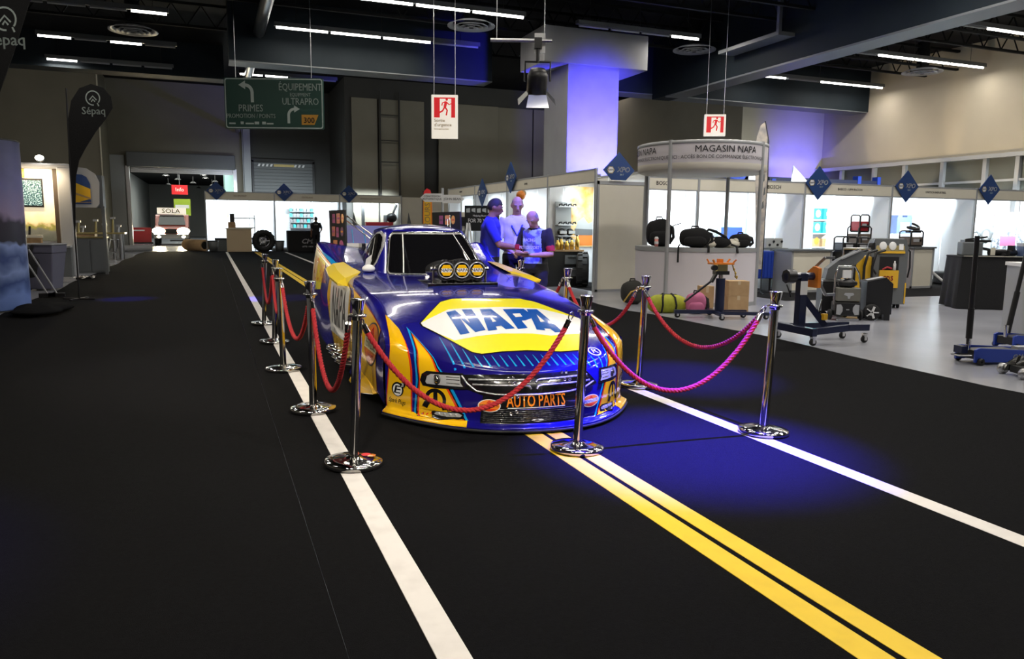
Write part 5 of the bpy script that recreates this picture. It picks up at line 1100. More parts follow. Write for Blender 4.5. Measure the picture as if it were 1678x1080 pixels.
t = thing('banner_board', 'black banner reading FOR 70 YEARS behind the guests', 'banner', (8.0, 23.0, 0), R(-21))
MB().bx(-.5, .6, -.02, .02, 1.3, 2.1).build('cloth', 'black_cloth', t); MB().text('FOR 70 YEARS', .17, F((.03, -.022, 1.62)), .003, bold=.015, sx=.8).build('lettering', 'text_white', t); MB().text('Helping Business', .08, F((.03, -.022, 1.78)), .003).build('lettering', 'text_white', t)
mb = MB()
for k in range(6): mb.add([(-.45 + k * .17, -.022, 1.88 + .04 * (k % 2)), (-.33 + k * .17, -.022, 1.88), (-.33 + k * .17, -.022, 2.02), (-.45 + k * .17, -.022, 2.0)], [(0, 1, 2, 3)])
mb.build('print', 'grey_panel', t)['kind'] = 'stuff'
for x in (-.48, .58): MB().cyl((x, .04, 0), (x, .04, 2.1), .015, n=6).build('pole', 'black_plastic', t)
t = thing('easel', 'white folding easel standing below the black banner', 'easel', (7.0, 21.2, 0), R(-15)); 
for x0, x1 in ((-.22, -.03), (.22, .03)): MB().bar((x0, 0, 0), (x1, 0, 1.55), .05, .03).build('leg', 'white_plastic', t)
MB().bar((0, .35, 0), (0, .02, 1.5), .04, .03).build('leg', 'white_plastic', t); MB().bx(-.2, .2, -.04, 0, .7, .76).build('ledge', 'white_plastic', t)
# ================================================================ booths on the equipment side
YR = 15.4
tag(MB().bx(10.95, 25.0, 12.35, 18.4, 0, .006).bx(8.15, 9.5, 15.5, 26.8, 0, .006).build('booth_carpet', 'carpet_edge'), 'dark grey carpet strip under the equipment booths', 'carpet')
for k, (a, b, l, tx) in enumerate(((9.45, 14.05, 'equipment booth behind the round kiosk', None), (14.05, 17.0, 'equipment booth with the shelf of teal packages', 'BASECO - UPM RACION'), (17.0, 20.2, 'equipment booth with the white cabinet and teal display', 'UNITECH INDUSTRIEL'), (20.2, 24.9, 'equipment booth with pink poster behind the black draped table', 'UNIVERSAL'))):
    t = booth((a, YR), 0, b - a, 3.0, 2.64, l, tx, .29, left=(k == 0), lpost=(k == 0), group='equipment side booths')
    if k == 0:
        for x in (.42, 3.62): MB().text('BOSCH', .13, F((x, -.022, 2.49)), .002, bold=.006).build('lettering', 'text_black', t)
        MB().bx(1.36, 1.42, -.03, .03, 0, 2.64).build('post', 'alu', t)
    booth_light((a, YR), 0, b - a, 3.0, 2.64, 60 * (b - a))
for x, l in ((14.42, 'blue XPO diamond sign, first right of the feather banner on the equipment booths'), (17.45, 'blue XPO diamond sign above the grey air conditioning machine'), (20.62, 'blue XPO diamond sign above the black draped table')): xpo((x, YR - .07, 2.63), 0, l, .42)
# the block along the carpet, fronts facing the car
for k, (y1, y0, l) in enumerate(((18.0, 15.4, 'booth open to the car with orange poster and tyre'), (20.9, 18.0, 'lit booth behind the jersey wearer with helmet shelf'), (23.8, 20.9, 'lit booth behind the white shirted man'), (26.8, 23.8, 'farthest lit booth of the block beside the car'))):
    dp = 1.3 if k == 0 else 1.42
    t = booth((8.1, y1), R(-90), y1 - y0, dp, 2.76, l, ('', 'DYNA', '', 'GARANT')[k] or None, .29, left=True, right=False, lpost=True, group='booths beside the car')
    booth_light((8.1, y1), R(-90), y1 - y0, dp, 2.76, 62 if k == 0 else 55)
t = thing('end_panel', 'blank cream end panel of the booth block below an XPO sign', 'wall', (8.12, 15.36, 0))
MB().bx(.03, .62, 0, .04, .04, 2.42).build('panel', 'cream_panel', t); MB().bx(.62, 1.2, 0, .04, .04, 2.42).build('panel', 'cream_panel', t)
for x in (0, 1.2): MB().bx(x, x + .05, -.01, .05, 0, 2.5).build('post', 'alu', t)
MB().bx(0, 1.25, -.01, .05, 2.42, 2.5).bx(0, 1.25, -.01, .05, 0, .05).build('rail', 'alu', t)
xpo((8.62, 15.30, 2.74), 0, 'blue XPO sign with trimmed lower corner standing on the cream end panel', .40, True)
for y, l in ((20.45, 'blue XPO diamond seen edge on, above the white shirted man'), (22.9, 'small blue XPO diamond seen edge on, above the man in the blue polo')): xpo((8.02, y, 2.84 if y < 21 else 2.5), R(-90), l, .44)
# poster, helmet shelf, counter goods in the block
def poster_mat():
    m = mat('fire_print', (.9, .5, .1), .5, noise=(3.2, (1, .85, .5), .35, .7)); return m
M['fire_print'] = poster_mat()
t = thing('poster', 'orange fire poster with a pale engine on the booth side wall', 'poster', (9.04, 17.94, 0)); MB().bx(-.34, .33, 0, .012, .95, 2.5).build('sheet', 'fire_print', t); MB().bx(-.15, .33, -.004, 0, .98, 1.25).build('lower_print', 'orange_paint', t)
mb = MB(); mb.prism([(-.2, 1.32), (.33, 1.3), (.33, 1.62), (.2, 1.55), (.05, 1.72), (-.12, 1.6)], F((0, -.004, 0)), 0, .003); mb.prism([(-.2, 1.25), (.33, 1.25), (.33, 1.4), (-.2, 1.42)], F((0, -.006, 0)), 0, .003, 1); mb.build('engine_print', ['grey_panel', 'grey_plastic'], t)
t = thing('helmet_shelf', 'narrow shelf rack against the booth wall behind the jersey wearer', 'shelf', (8.28, 17.75, 0))
MB().bx(-.02, .42, .12, .16, 0, 2.1).build('back', 'grey_panel', t)
for z in (1.02, 1.24, 1.52, 1.98): MB().bx(-.05, .45, -.12, .12, z - .02, z).build('shelf', 'steel', t)
for z, n in ((1.02, 2), (1.24, 2), (1.52, 4), (1.98, 4)):
    for k in range(n):
        x = 8.28 + (.02 + k * .24 if n == 2 else -.0 + k * .13)
        q = thing('display_part', 'black tool part on the booth shelf rack behind the jersey wearer', 'tool', (x, 17.72, z), 0, 'black parts on the helmet shelf')
        if n == 2: MB().ell((.06, 0, .09), (.11, .1, .09), 12, 8).build('shell', 'black_plastic', q); MB().bx(-.02, .16, -.11, -.06, .05, .12).build('visor', 'grey_panel', q)
        else: MB().tube([(0, 0, 0), (.0, -.04, .05), (.06, -.05, .06), (.09, 0, .03)], .02, 6).build('hook', 'black_plastic', q); MB().bx(-.02, .02, -.02, .02, 0, .03).build('foot', 'steel', q)
t = thing('counter', 'black display counter with wooden top in the booth beside the car', 'counter', (8.2, 17.2, 0)); MB().bx(-.6, .3, -.25, .3, 0, .86).build('body', 'black_plastic', t); MB().bx(-.68, .4, -.3, .35, .86, .9).build('top', 'wood', t)
for z in (.25, .55): MB().bx(-.1, .26, -.27, -.25, z, z + .22).build('drawer', 'grey_plastic', t); MB().bx(-.02, .2, -.29, -.27, z + .16, z + .18).build('handle', 'steel', t)
for k, (x, y, h) in enumerate(((7.95, 17.05, .24), (8.07, 17.1, .27), (8.2, 17.05, .22), (8.36, 17.1, .25), (8.46, 17.0, .34))):
    q = thing('gold_canister', ('leftmost', 'second', 'middle', 'fourth', 'tallest and rightmost')[k] + ' small gold canister standing on the wooden counter top', 'canister', (x, y, .9), 0, 'gold canisters on the counter'); MB().lathe([(.0001, 0), (.055, 0), (.055, h * .7), (.03, h * .8), (.03, h), (.0001, h)], n=12).build('body', 'gold', q); MB().cyl((0, 0, h), (0, 0, h + .03), .034, n=10).build('cap', 'steel', q)
tyre((8.5, 16.75, 0), R(62), .42, .30, 'black off road tyre standing below the gold canisters')
t = thing('sticker_cabinet', 'black cabinet covered in round and square stickers beside the tyre', 'cabinet', (8.88, 16.2, 0), R(-28)); MB().bx(-.3, .3, -.2, .25, .05, .98).build('body', 'black_plastic', t); MB().bx(-.34, .34, -.24, .28, .98, 1.02).build('top', 'wood', t)
for i in range(3):
    for j in range(5):
        p = [(-.24 + i * .17, .12 + j * .17), (-.11 + i * .17, .12 + j * .17), (-.11 + i * .17, .23 + j * .17), (-.24 + i * .17, .23 + j * .17)]
        if (i + j) % 3 == 1: p = ellipse(-.175 + i * .17, .175 + j * .17, .06, .06, 14)
        MB().prism(p, F((0, -.2, 0)), 0, .004).build('sticker', ('yellow_paint' if i == 2 else 'white_plastic', 'pink', 'grey_panel')[(j + 2 * i) % 3], t)
t = thing('engine_block', 'grey engine head standing on the sticker cabinet', 'engine', (8.95, 16.2, 1.02), R(-28)); MB().bx(-.26, .26, -.12, .15, 0, .22).build('block', 'grey_plastic', t, bevel=.02); MB().prism([(-.26, .22), (-.1, .45), (-.02, .22)], F((0, -.1, 0)), -.2, 0).prism([(.0, .22), (.18, .42), (.26, .22)], F((0, -.1, 0)), -.2, 0).build('cover', 'steel', t)
t = thing('ball_ornament', 'round orange and brown ornament above the white shirted man', 'ornament', (6.75, 16.55, 0)); MB().ell((0, 0, 2.18), (.11, .11, .11), 16, 10).build('ball', 'orange_paint', t); MB().ell((.05, .02, 2.22), (.09, .09, .09), 12, 8).build('patch', 'wood', t); MB().cyl((0, 0, 0), (0, 0, 2.1), .015, n=6).build('stick', 'steel', t); MB().cyl((0, 0, 0), (0, 0, .03), .18, n=16).build('foot', 'black_plastic', t)
t = thing('black_monitor', 'wide black monitor on a stand behind the man in the blue polo', 'monitor', (7.3, 19.0, 0), R(-25)); MB().bx(-.35, .3, -.03, .03, 1.15, 1.5).build('screen', 'black_plastic', t); MB().cyl((0, .03, 0), (0, .03, 1.2), .03, n=8).build('pole', 'steel', t); MB().cyl((0, .03, 0), (0, .03, .03), .22, n=16).build('foot', 'black_plastic', t)
t = thing('tool_rack', 'white tool rack with dark tools, left of the man in the blue polo', 'rack', (7.35, 24.2, 0), R(-25)); MB().bx(-.6, .6, 0, .04, 0, 1.9).build('board', 'cream_panel', t)
for k in range(5): MB().bx(-.55 + k * .23, -.42 + k * .23, -.06, 0, 1.45, 1.75).build('tool', 'black_plastic', t); MB().bx(-.5 + k * .23, -.4 + k * .23, -.05, 0, 1.0, 1.3).build('tool', 'grey_plastic', t)

# ================================================================ round order kiosk
KC = (9.2, 13.0); KR = 1.25
t = thing('order_kiosk', 'round white kiosk with canopy lettered MAGASIN NAPA over a curved counter', 'kiosk', (*KC, 0))
def arc(r, a0, a1, z0, z1, n=18):
    return lambda i, j: V((r * math.cos(R(lerp(a0, a1, i))), r * math.sin(R(lerp(a0, a1, i))), lerp(z0, z1, j)))
dm('kiosk_white', (.72, .68, .72), .5); dm('kiosk_under', (.80, .76, .66), .6)
for a0, a1 in ((118.5, 207), (208.5, 297)):
    mb = MB(); mb.grid(arc(KR, a0, a1, .06, 1.02), 18, 1); mb.grid(arc(KR - .04, a0, a1, .06, 1.02), 18, 1, flip=True); mb.build('counter_panel', 'kiosk_white', t)
    mb = MB(); mb.grid(arc(KR + .012, a0, a1, 1.02, 1.10), 18, 1); mb.grid(arc(KR + .012, a0, a1, 0, .07), 18, 1); mb.grid(lambda i, j: V(((KR + .012 - .42 * j) * math.cos(R(lerp(a0, a1, i))), (KR + .012 - .42 * j) * math.sin(R(lerp(a0, a1, i))), 1.10)), 18, 1, flip=False); mb.build('counter_rail', 'alu', t)
for a in (117.7, 207.7, 297.7, 27.7):
    MB().cyl((KR * math.cos(R(a)), KR * math.sin(R(a)), 0), (KR * math.cos(R(a)), KR * math.sin(R(a)), 3.1), .04, n=10).build('post', 'alu', t)
cp = MB(); cp.lathe([(KR + .0, 2.64), (KR + .01, 2.68), (KR + .01, 3.04)], n=64).build('canopy_band', 'kiosk_white', t)
MB().lathe([(KR + .015, 3.02), (KR + .025, 3.03), (KR + .025, 3.08), (KR, 3.09), (.0001, 3.09)], n=64).build('canopy_rim', 'alu', t)
MB().lathe([(KR + .01, 2.68), (KR + .005, 2.58), (KR - .05, 2.54), (.0001, 2.54)], n=64).build('canopy_soffit', 'kiosk_under', t)
def ring_text(tx, size, a0, z, bold, sx=1.):
    vs, fs = flat_text(tx, size, bold, sx=sx); mb = MB(); mb.add([(KR * 1.02 * math.cos(R(a0) + x / KR), KR * 1.02 * math.sin(R(a0) + x / KR), z + y) for x, y in vs], fs); return mb
for a0 in (257, 165): ring_text('MAGASIN NAPA', .17, a0, 2.915, .004).build('lettering', 'text_black', t); ring_text("ICI : ACCÈS BON DE COMMANDE ÉLECTRONIQUE", .092, a0 - 3, 2.775, .002, .93).build('lettering', 'text_black', t)
# bags on and under the counter
def backpack(name, label, cat, loc, rz, s, m, extra=None, group=None):
    t = thing(name, label, cat, loc, rz, group); a, b, c = s
    def rag(p): return V((math.copysign(abs(p.x) ** .8, p.x), math.copysign(abs(p.y) ** .8, p.y), math.copysign(abs(p.z) ** .75, p.z) * (1 + .06 * math.sin(5 * p.x + 3 * p.y))))
    MB().ell((0, 0, c * .5), (a / 2, b / 2, c * .52), 18, 12, fn=rag).build('body', m, t)
    MB().ell((0, -b * .42, c * .33), (a * .36, b * .22, c * .26), 14, 9, fn=rag).build('pocket', m, t)
    MB().tube([(-a * .12, 0, c * .97), (-a * .10, -.01, c * 1.1), (a * .10, -.01, c * 1.1), (a * .12, 0, c * .97)], .014, 6).build('handle', 'black_cloth', t)
    MB().tube([(a * .3, b * .1, c * .85), (a * .52, b * -.1, c * .7), (a * .56, -b * .2, c * .35), (a * .4, -b * .2, c * .1)], .018, 6, sx=2.0).build('strap', 'black_cloth', t)
    if extra: extra(t)
    return t
KT = 1.105
def on_k(a, r=1.02): return (KC[0] + r * math.cos(R(a)), KC[1] + r * math.sin(R(a)), KT)
backpack('backpack', 'large upright black backpack at the end of the kiosk counter by the cream panel', 'backpack', on_k(187), R(-30), (.50, .30, .52), 'black_cloth', lambda t: MB().tube([(.1, -.1, .3), (.3, -.12, .42), (.42, -.1, .45)], .01, 5).build('cord', 'black_cloth', t))
backpack('backpack', 'slumped black backpack with strap hanging over the kiosk counter edge', 'backpack', on_k(231), R(-30), (.58, .34, .36), 'black_cloth', lambda t: (MB().tube([(-.28, -.12, .05), (-.31, -.24, .02), (-.315, -.27, -.08), (-.315, -.27, -.28)], .012, 6, sx=2).build('strap', 'black_cloth', t), MB().tube([(.22, -.1, .05), (.24, -.26, .01), (.24, -.28, -.09)], .012, 6, sx=2).build('strap', 'black_cloth', t)))
t = thing('shoulder_bag', 'black bag with a wide looped carrying strap on the kiosk counter', 'bag', on_k(253, .95), R(-25))
MB().ell((.1, 0, .1), (.22, .14, .11), 14, 9).build('body', 'black_cloth', t)
MB().tube([(-.16, 0, .05), (-.17, -.02, .26), (-.12, -.03, .34), (.02, -.03, .30), (.2, -.04, .20), (.3, -.04, .08), (.22, -.06, .04), (.05, -.05, .14)], .026, 8, sx=1.6, closed=True).build('strap', 'black_cloth', t)
MB().tube([(.3, -.1, .06), (.38, -.2, .03), (.40, -.23, -.1)], .012, 6, sx=2).build('strap_end', 'black_cloth', t)
for a, l in ((246, 'left of the looped strap bag'), (272, 'right of the looped strap bag')):
    t = thing('plastic_bag', 'crumpled pale plastic bag on the kiosk counter ' + l, 'bag', on_k(a, .98), R(-20)); MB().ell((0, 0, .07), (.19, .12, .085), 16, 10, fn=lambda p: V((p.x * (1 + .1 * math.sin(9 * p.z + 6 * p.y)), p.y, p.z * (1 + .18 * math.sin(8 * p.x))))).build('film', 'cream_panel', t); MB().ell((.1, -.02, .13), (.06, .05, .05), 10, 7).build('knot', 'cream_panel', t)
backpack('camera_case', 'boxy black case bag at the far end of the kiosk counter', 'bag', on_k(291, .95), R(-20), (.42, .26, .26), 'black_cloth')
t = thing('small_box', 'small blue box behind the looped strap bag on the kiosk', 'box', on_k(250, .72), R(-20)); MB().bx(-.09, .09, -.06, .06, 0, .22).build('carton', 'blue_metal', t); MB().bx(-.092, .092, -.062, .062, .14, .18).build('label_band', 'white_plastic', t)
t = thing('paper_cup', 'pink paper cup with lid and straw before the big backpack', 'cup', on_k(192, 1.16), 0); MB().lathe([(.0001, 0), (.034, 0), (.046, .15), (.0001, .15)], n=16).build('cup', dm('cup_pink', (.85, .33, .28), .5), t); MB().lathe([(.049, .148), (.05, .158), (.035, .19), (.0001, .19)], n=16).build('lid', 'white_plastic', t); MB().cyl((0, 0, .18), (.012, 0, .27), .006, n=6).build('straw', 'white_plastic', t); MB().lathe([(.041, .05), (.045, .10)], n=16).build('print', 'white_plastic', t)
# on the floor before the kiosk
backpack('backpack', 'dark grey backpack on the floor below the cream end panel', 'backpack', (7.55, 12.75, 0), R(-10), (.44, .34, .44), dm('bag_grey', (.03, .03, .026), .9), lambda t: MB().tube([(-.2, -.1, .05), (-.1, -.22, .25), (.1, -.22, .32)], .016, 6).build('strap', 'gold', t))
t = thing('sports_bag', 'yellow green holdall with black handles on the floor before the kiosk', 'bag', (7.37, 11.25, 0), R(-18))
MB().ell((0, 0, .15), (.36, .17, .17), 20, 11, fn=lambda p: V((math.copysign(abs(p.x) ** .6, p.x), p.y, max(p.z, -.88)))).build('body', 'lime_bag', t)
for x in (-.12, .12): MB().tube([(x, -.12, .02), (x, -.185, .14), (x * .9, -.12, .27), (x * .6, -.02, .33), (x * .9, .1, .27)], .014, 6, sx=1.8).build('strap', 'black_cloth', t)
MB().tube([(-.35, 0, .2), (-.1, .0, .32), (.15, 0, .315), (.34, 0, .22)], .012, 6).build('zip', 'black_cloth', t)
backpack('backpack', 'pink backpack on the floor beside the orange lifting jack', 'backpack', (7.78, 10.98, 0), R(-30), (.36, .26, .36), 'pink')
for x, y, s, rz, l in ((8.62, 10.98, (.36, .3, .30), R(-20), 'lower plain cardboard box right of the jack column'), (8.62, 10.98, (.36, .3, .26), R(-20), 'upper plain cardboard box with taped lid right of the jack column'), (8.13, 11.2, (.24, .22, .46), R(-20), 'slim cardboard box standing behind the jack column')):
    z = .30 if 'upper' in l else 0; t = thing('cardboard_box', l, 'box', (x, y, z), rz); MB().bx(-s[0] / 2, s[0] / 2, -s[1] / 2, s[1] / 2, 0, s[2] - .004).build('carton', 'card', t); MB().bx(-s[0] / 2 + .002, s[0] / 2 - .002, -.02, .02, s[2] - .004, s[2] - .002).bx(-.025, .025, -s[1] / 2 - .002, -s[1] / 2, s[2] * .75, s[2]).build('tape', 'tan_laminate', t)
t = thing('feather_banner', 'tall pale patterned feather banner standing right of the kiosk', 'flag', (11.62, 14.0, 0), R(-30))
P = [(-.05, .55), (-.14, 1.4), (-.20, 2.4), (-.24, 3.1), (-.22, 3.5), (-.15, 3.75), (-.06, 3.82), (.0, 3.6), (.05, 3.1), (.06, 2.2), (.055, 1.3), (.05, .55)]
dm('banner_cream', (.60, .54, .46), .7, noise=(5, (.35, .33, .33), .42, .62)); MB().prism(P, F((0, 0, 0)), -.006, .006).build('cloth', 'banner_cream', t); MB().tube([(.04, 0, 0), (.06, 0, 2.5), (.04, 0, 3.4), (-.06, 0, 3.84)], .012, 6).build('pole', 'black_plastic', t)
mb = MB()
for z, x in ((3.3, 0), (3.0, -.02), (2.8, .0), (2.75, -.08), (2.5, -.05), (2.2, -.02), (1.9, -.04)): mb.prism([(x, z), (x + .05, z + .04), (x + .035, z + .2), (x + .01, z + .16)], F((0, -.007, 0)), 0, .002)
mb.build('print', 'grey_plastic', t)['kind'] = 'stuff'
for s in ((.4, .1), (-.4, .1), (.0, -.42)): MB().bar((.03, 0, .04), (.03 + s[0], s[1], .01), .02, .02).build('leg', 'black_plastic', t)
# blue lift frame above and behind the row
t = thing('vehicle_lift', 'blue vehicle lift arm rising behind the equipment booths', 'lift', (0, 20.0, 0)); MB().bx(13.2, 13.7, -.2, .2, 0, 3.45).build('column', 'blue_metal', t); MB().bar((13.7, 0, 3.3), (15.9, 0, 3.0), .2, .16).build('arm', 'blue_metal', t); MB().prism([(15.6, 2.9), (16.5, 2.9), (15.9, 3.2)], F((0, 0, 0)), -.1, .1).build('arm_end', 'blue_metal', t)
t = thing('lift_beam', 'long blue lift crossbeam behind the booths under the blue lit wall', 'lift', (0, 20.6, 0)); MB().bx(17.2, 22.0, -.1, .1, 2.98, 3.16).build('beam', 'navy_metal', t)
for x in (17.3, 21.0, 21.9): MB().bx(x, x + .15, -.12, .12, 0, 3.1 if x < 20 else 3.3).build('column', 'blue_metal', t)
for x, l in ((13.7, 'left of the first right hand diamond sign'), (15.2, 'right of the first right hand diamond sign')):
    t = thing('canopy_peak', 'white pointed tent peak behind the booths, ' + l, 'tent', (x + .55, 17.5, 0)); MB().prism([(-.3, 2.6), (.55, 2.6), (-.25, 3.25)], F((0, 0, 0)), -.02, .02).build('cloth', 'white_panel', t); MB().cyl((-.25, 0, 0), (-.25, 0, 3.2), .02, n=6).build('pole', 'alu', t)
# ================================================================ equipment on show
def caster(t, x, y, r=.045):
    MB().lathe([(.01, -.016), (r, -.016), (r, .016), (.01, .016)], (x, y, r), 14, rot=Matrix.Rotation(R(90), 3, 'X')).build('caster', 'rubber', t)
    MB().bx(x - .02, x + .02, y - .028, y - .02, r * .7, r * 2.5).bx(x - .02, x + .02, y + .02, y + .028, r * .7, r * 2.5).bx(x - .03, x + .03, y - .03, y + .03, r * 2.4, r * 2.7).build('caster_fork', 'chrome', t)
t = thing('engine_stand', 'dark blue engine stand on castors with an orange mounting plate', 'stand', (7.55, 7.75, 0), R(-4))
MB().bx(-.49, -.41, -.36, .40, .12, .22).build('cross_bar', 'navy_metal', t, bevel=.008)
MB().bar((-.42, -.28, .17), (.10, -.30, .21), .07, .08).bar((.10, -.30, .21), (.46, -.26, .20), .07, .08).build('leg', 'navy_metal', t); MB().bar((-.42, .30, .17), (.46, .10, .19), .07, .08).build('leg', 'navy_metal', t)
for x, y in ((-.45, -.33), (-.45, .37), (.42, -.26), (.40, .12)): caster(t, x, y)
MB().bx(-.42, -.31, .0, .11, .2, .90).build('post', 'navy_metal', t, bevel=.008); MB().bar((-.34, .05, .60), (-.10, -.12, .22), .06, .08).build('brace', 'navy_metal', t)
MB().cyl((-.62, .05, .86), (-.2, .05, .86), .05, n=14).build('shaft', 'navy_metal', t); MB().cyl((-.62, .05, .86), (-.50, .05, .86), .092, n=8).build('gearbox', 'black_plastic', t)
MB().prism([(-.10, -.14), (.10, -.14), (.12, .06), (.0, .14), (-.10, .12)], F((-.2, .05, .85), (0, 1, 0), (0, 0, 1)), 0, .05).build('mount_plate', 'orange_paint', t, bevel=.005)
for (a, b) in (((-.15, .15, .92), (-.05, .02, 1.10)), ((-.15, -.02, .78), (-.07, -.05, .62))): MB().bar(a, b, .035, .035).bar(b, (b[0] + .13, b[1] - .02, b[2] + .005), .035, .035).build('mount_arm', 'steel', t)
MB().bx(-.425, -.315, -.003, 0, .62, .80).build('label_plate', 'white_plastic', t); MB().tube([(-.64, .0, .76), (-.62, -.04, .66), (-.6, -.04, .6)], .01, 6).build('crank', 'black_plastic', t); MB().bx(-.16, -.1, -.16, -.1, .30, .38).build('tag', 'yellow_paint', t)
# transmission jack before the kiosk
t = thing('transmission_jack', 'blue transmission jack column with orange cradle and long handle', 'jack', (7.75, 10.35, 0), R(-12))
MB().bar((-.78, .1, .13), (.55, -.05, .13), .09, .08).bar((-.1, -.42, .12), (.05, .45, .12), .08, .07).bar((.0, -.2, .13), (.85, -.35, .12), .07, .07).build('base_frame', 'navy_metal', t)
for x, y in ((-.72, .1), (.5, -.05), (-.08, -.40), (.8, -.34), (.05, .42)): caster(t, x, y, .05)
MB().cyl((.05, 0, .12), (.05, 0, .86), .085, n=20).build('cylinder', 'navy_metal', t); MB().cyl((.05, 0, .86), (.05, 0, 1.0), .04, n=14).build('ram', 'chrome', t); MB().bx(-.08, .18, -.08, .08, .94, 1.02).build('head_block', 'black_plastic', t)
MB().bar((-.05, 0, .95), (-.14, -.02, .78), .06, .05).bar((-.14, -.02, .80), (-.66, -.06, .36), .032, .032).build('handle', 'black_plastic', t)
c = MB(); c.bx(-.16, .24, -.14, .14, 1.16, 1.20); 
for x, y in ((-.14, -.12), (.22, -.12), (-.14, .12), (.22, .12)): c.bar((x, y, 1.2), (x * 1.25, y * 1.1, 1.27), .03, .03)
c.bx(-.02, .06, -.06, .06, 1.2, 1.28); c.build('cradle', 'orange_paint', t, bevel=.005)
MB().bx(-.06, .14, -.08, .08, 1.02, 1.16).build('tilt_block', 'brass', t); MB().cyl((-.12, -.11, 1.09), (-.12, -.06, 1.09), .06, n=14).build('knob', 'black_plastic', t)
MB().tube([(.22, -.1, 1.16), (.24, -.12, 1.05), (.28, -.13, .98), (.26, -.14, .9), (.3, -.14, .86)], .012, 6).build('chain', 'gold', t)
for k in range(3): MB().ell((.24 + .03 * k, -.13, 1.06 - .08 * k), (.02, .02, .03), 8, 6).build('chain_link', 'gold', t)
t.scale = (.9, .9, .76)
# air conditioning service machine
t = thing('ac_machine', 'grey air conditioning service machine with twin gauges and yellow front tray', 'machine', (11.95, 10.82, 0), R(-33))
MB().prism([(-.42, .08), (.42, .08), (.42, 1.16), (.36, 1.34), (-.36, 1.34), (-.42, 1.16)], F((0, -.2, 0)), -.45, 0).build('body', 'grey_plastic', t, bevel=.05)
MB().prism([(-.2, .98), (-.14, 1.30), (.02, 1.36), (.02, .98)], F((-.36, 0, 0), (0, 1, 0), (0, 0, 1)), 0, .72).build('console', 'grey_plastic', t, bevel=.02)
fr = F((0, -.185, 1.19), (1, 0, 0), (0, .2, 1)); MB().prism([(-.34, -.09), (.34, -.09), (.32, .09), (-.30, .09)], fr, 0, .02).build('gauge_panel', 'brass', t); MB().prism([(-.34, -.13), (.34, -.13), (.34, -.09), (-.34, -.09)], fr, 0, .03).build('panel_edge', 'yellow_paint', t)
for x in (-.17, .05): MB().lathe([(.085, 0), (.085, .02), (.075, .025), (.0001, .022)], fr(x, .01, .02), 22, rot=Matrix((fr.x, fr.y, fr.n)).transposed()).build('gauge', 'white_plastic', t)
MB().prism([(.2, -.06), (.3, -.06), (.3, .06), (.2, .06)], fr, .02, .026).build('printer', 'text_white', t)
MB().bx(-.22, .22, -.21, -.20, .72, 1.0).build('recess', 'black_plastic', t); MB().bx(-.22, .22, -.26, -.2, .40, .74).build('front_tray', 'yellow_paint', t); MB().text('cps', .19, F((-.02, -.262, .60)), .004, bold=.012).build('lettering', 'red_metal', t)
mb = MB()
for k in range(3): mb.bx(-.02, .10, -.263, -.26, .44 + .03 * k, .45 + .03 * k)
mb.build('fine_print', 'wood', t)['kind'] = 'stuff'
MB().lathe([(.0001, 0), (.035, 0), (.035, .12), (.018, .15), (.018, .18), (.0001, .18)], (.12, -.235, .74), 12).build('bottle', 'white_plastic', t); MB().tube([(-.15, -.23, .75), (-.05, -.25, .80), (.06, -.24, .77)], .02, 6).build('rag', 'red_metal', t)
MB().tube([(.38, -.1, 1.2), (.48, -.14, 1.1), (.50, -.14, .8), (.47, -.12, .6)], .02, 8).build('hose', 'black_plastic', t); MB().tube([(-.36, -.1, 1.1), (-.46, -.2, .95), (-.40, -.25, .78), (-.30, -.26, .66)], .022, 8).build('hose', 'black_plastic', t)
for z in (1.2, .92): MB().cyl((-.44, -.12, z), (-.38, -.22, z), .07, n=14).build('valve_knob', 'black_plastic', t)
MB().bx(.395, .425, -.215, -.195, .1, .5).build('reflector_strip', 'yellow_paint', t); t.scale = (.76, .85, .97)
for x in (-.3, .3):
    for y in (-.1, .18): MB().lathe([(.01, -.025), (.06, -.025), (.06, .025), (.01, .025)], (x, y, .06), 12, rot=Matrix.Rotation(R(90), 3, 'Y')).build('wheel', 'rubber', t)
# second grey machine leaning head, black cart
t = thing('diagnostic_cart', 'black tool cart under a slanted grey cover left of the battery charger', 'machine', (9.85, 9.95, 0), R(-30))
MB().bx(-.28, .22, -.22, .25, .12, .70).build('cabinet', 'black_plastic', t, bevel=.01); MB().bx(-.28, .22, -.23, .25, .70, .73).build('top_edge', 'steel', t)
mb = MB(); mb.prism([(-.22, .74), (.05, .74), (.45, 1.16), (.52, 1.28), (.36, 1.30), (.02, 1.12), (-.18, .95)], F((0, -.14, 0)), -.3, 0); mb.build('cover', 'grey_plastic', t, bevel=.02)
MB().bar((.05, -.16, 1.14), (.40, -.16, 1.32), .03, .03).build('cover_edge', 'silver_plastic', t); MB().tube([(.22, -.2, .4), (.24, -.24, .8), (.25, -.24, 1.05)], .022, 8).build('lever', 'steel', t); MB().tube([(.25, -.24, .45), (.2, -.25, .32), (.22, -.24, .2)], .02, 6).build('hose', 'black_plastic', t)
MB().bx(.23, .33, -.22, -.1, .18, .34).build('canister', 'white_plastic', t)
for x, y in ((-.22, -.16), (.18, -.16), (-.22, .2), (.18, .2)): MB().lathe([(.01, -.02), (.06, -.02), (.06, .02), (.01, .02)], (x, y, .06), 12, rot=Matrix.Rotation(R(90), 3, 'X')).build('wheel', 'rubber', t)
MB().bar((-.28, -.22, .35), (-.33, -.25, .12), .025, .02).build('stand_leg', 'chrome', t); t.scale = (.86, .86, .86)
t = thing('jump_starter', 'wheeled jump starter with grey front box, white speakers and chrome frame', 'machine', (9.62, 9.45, 0), R(-28))
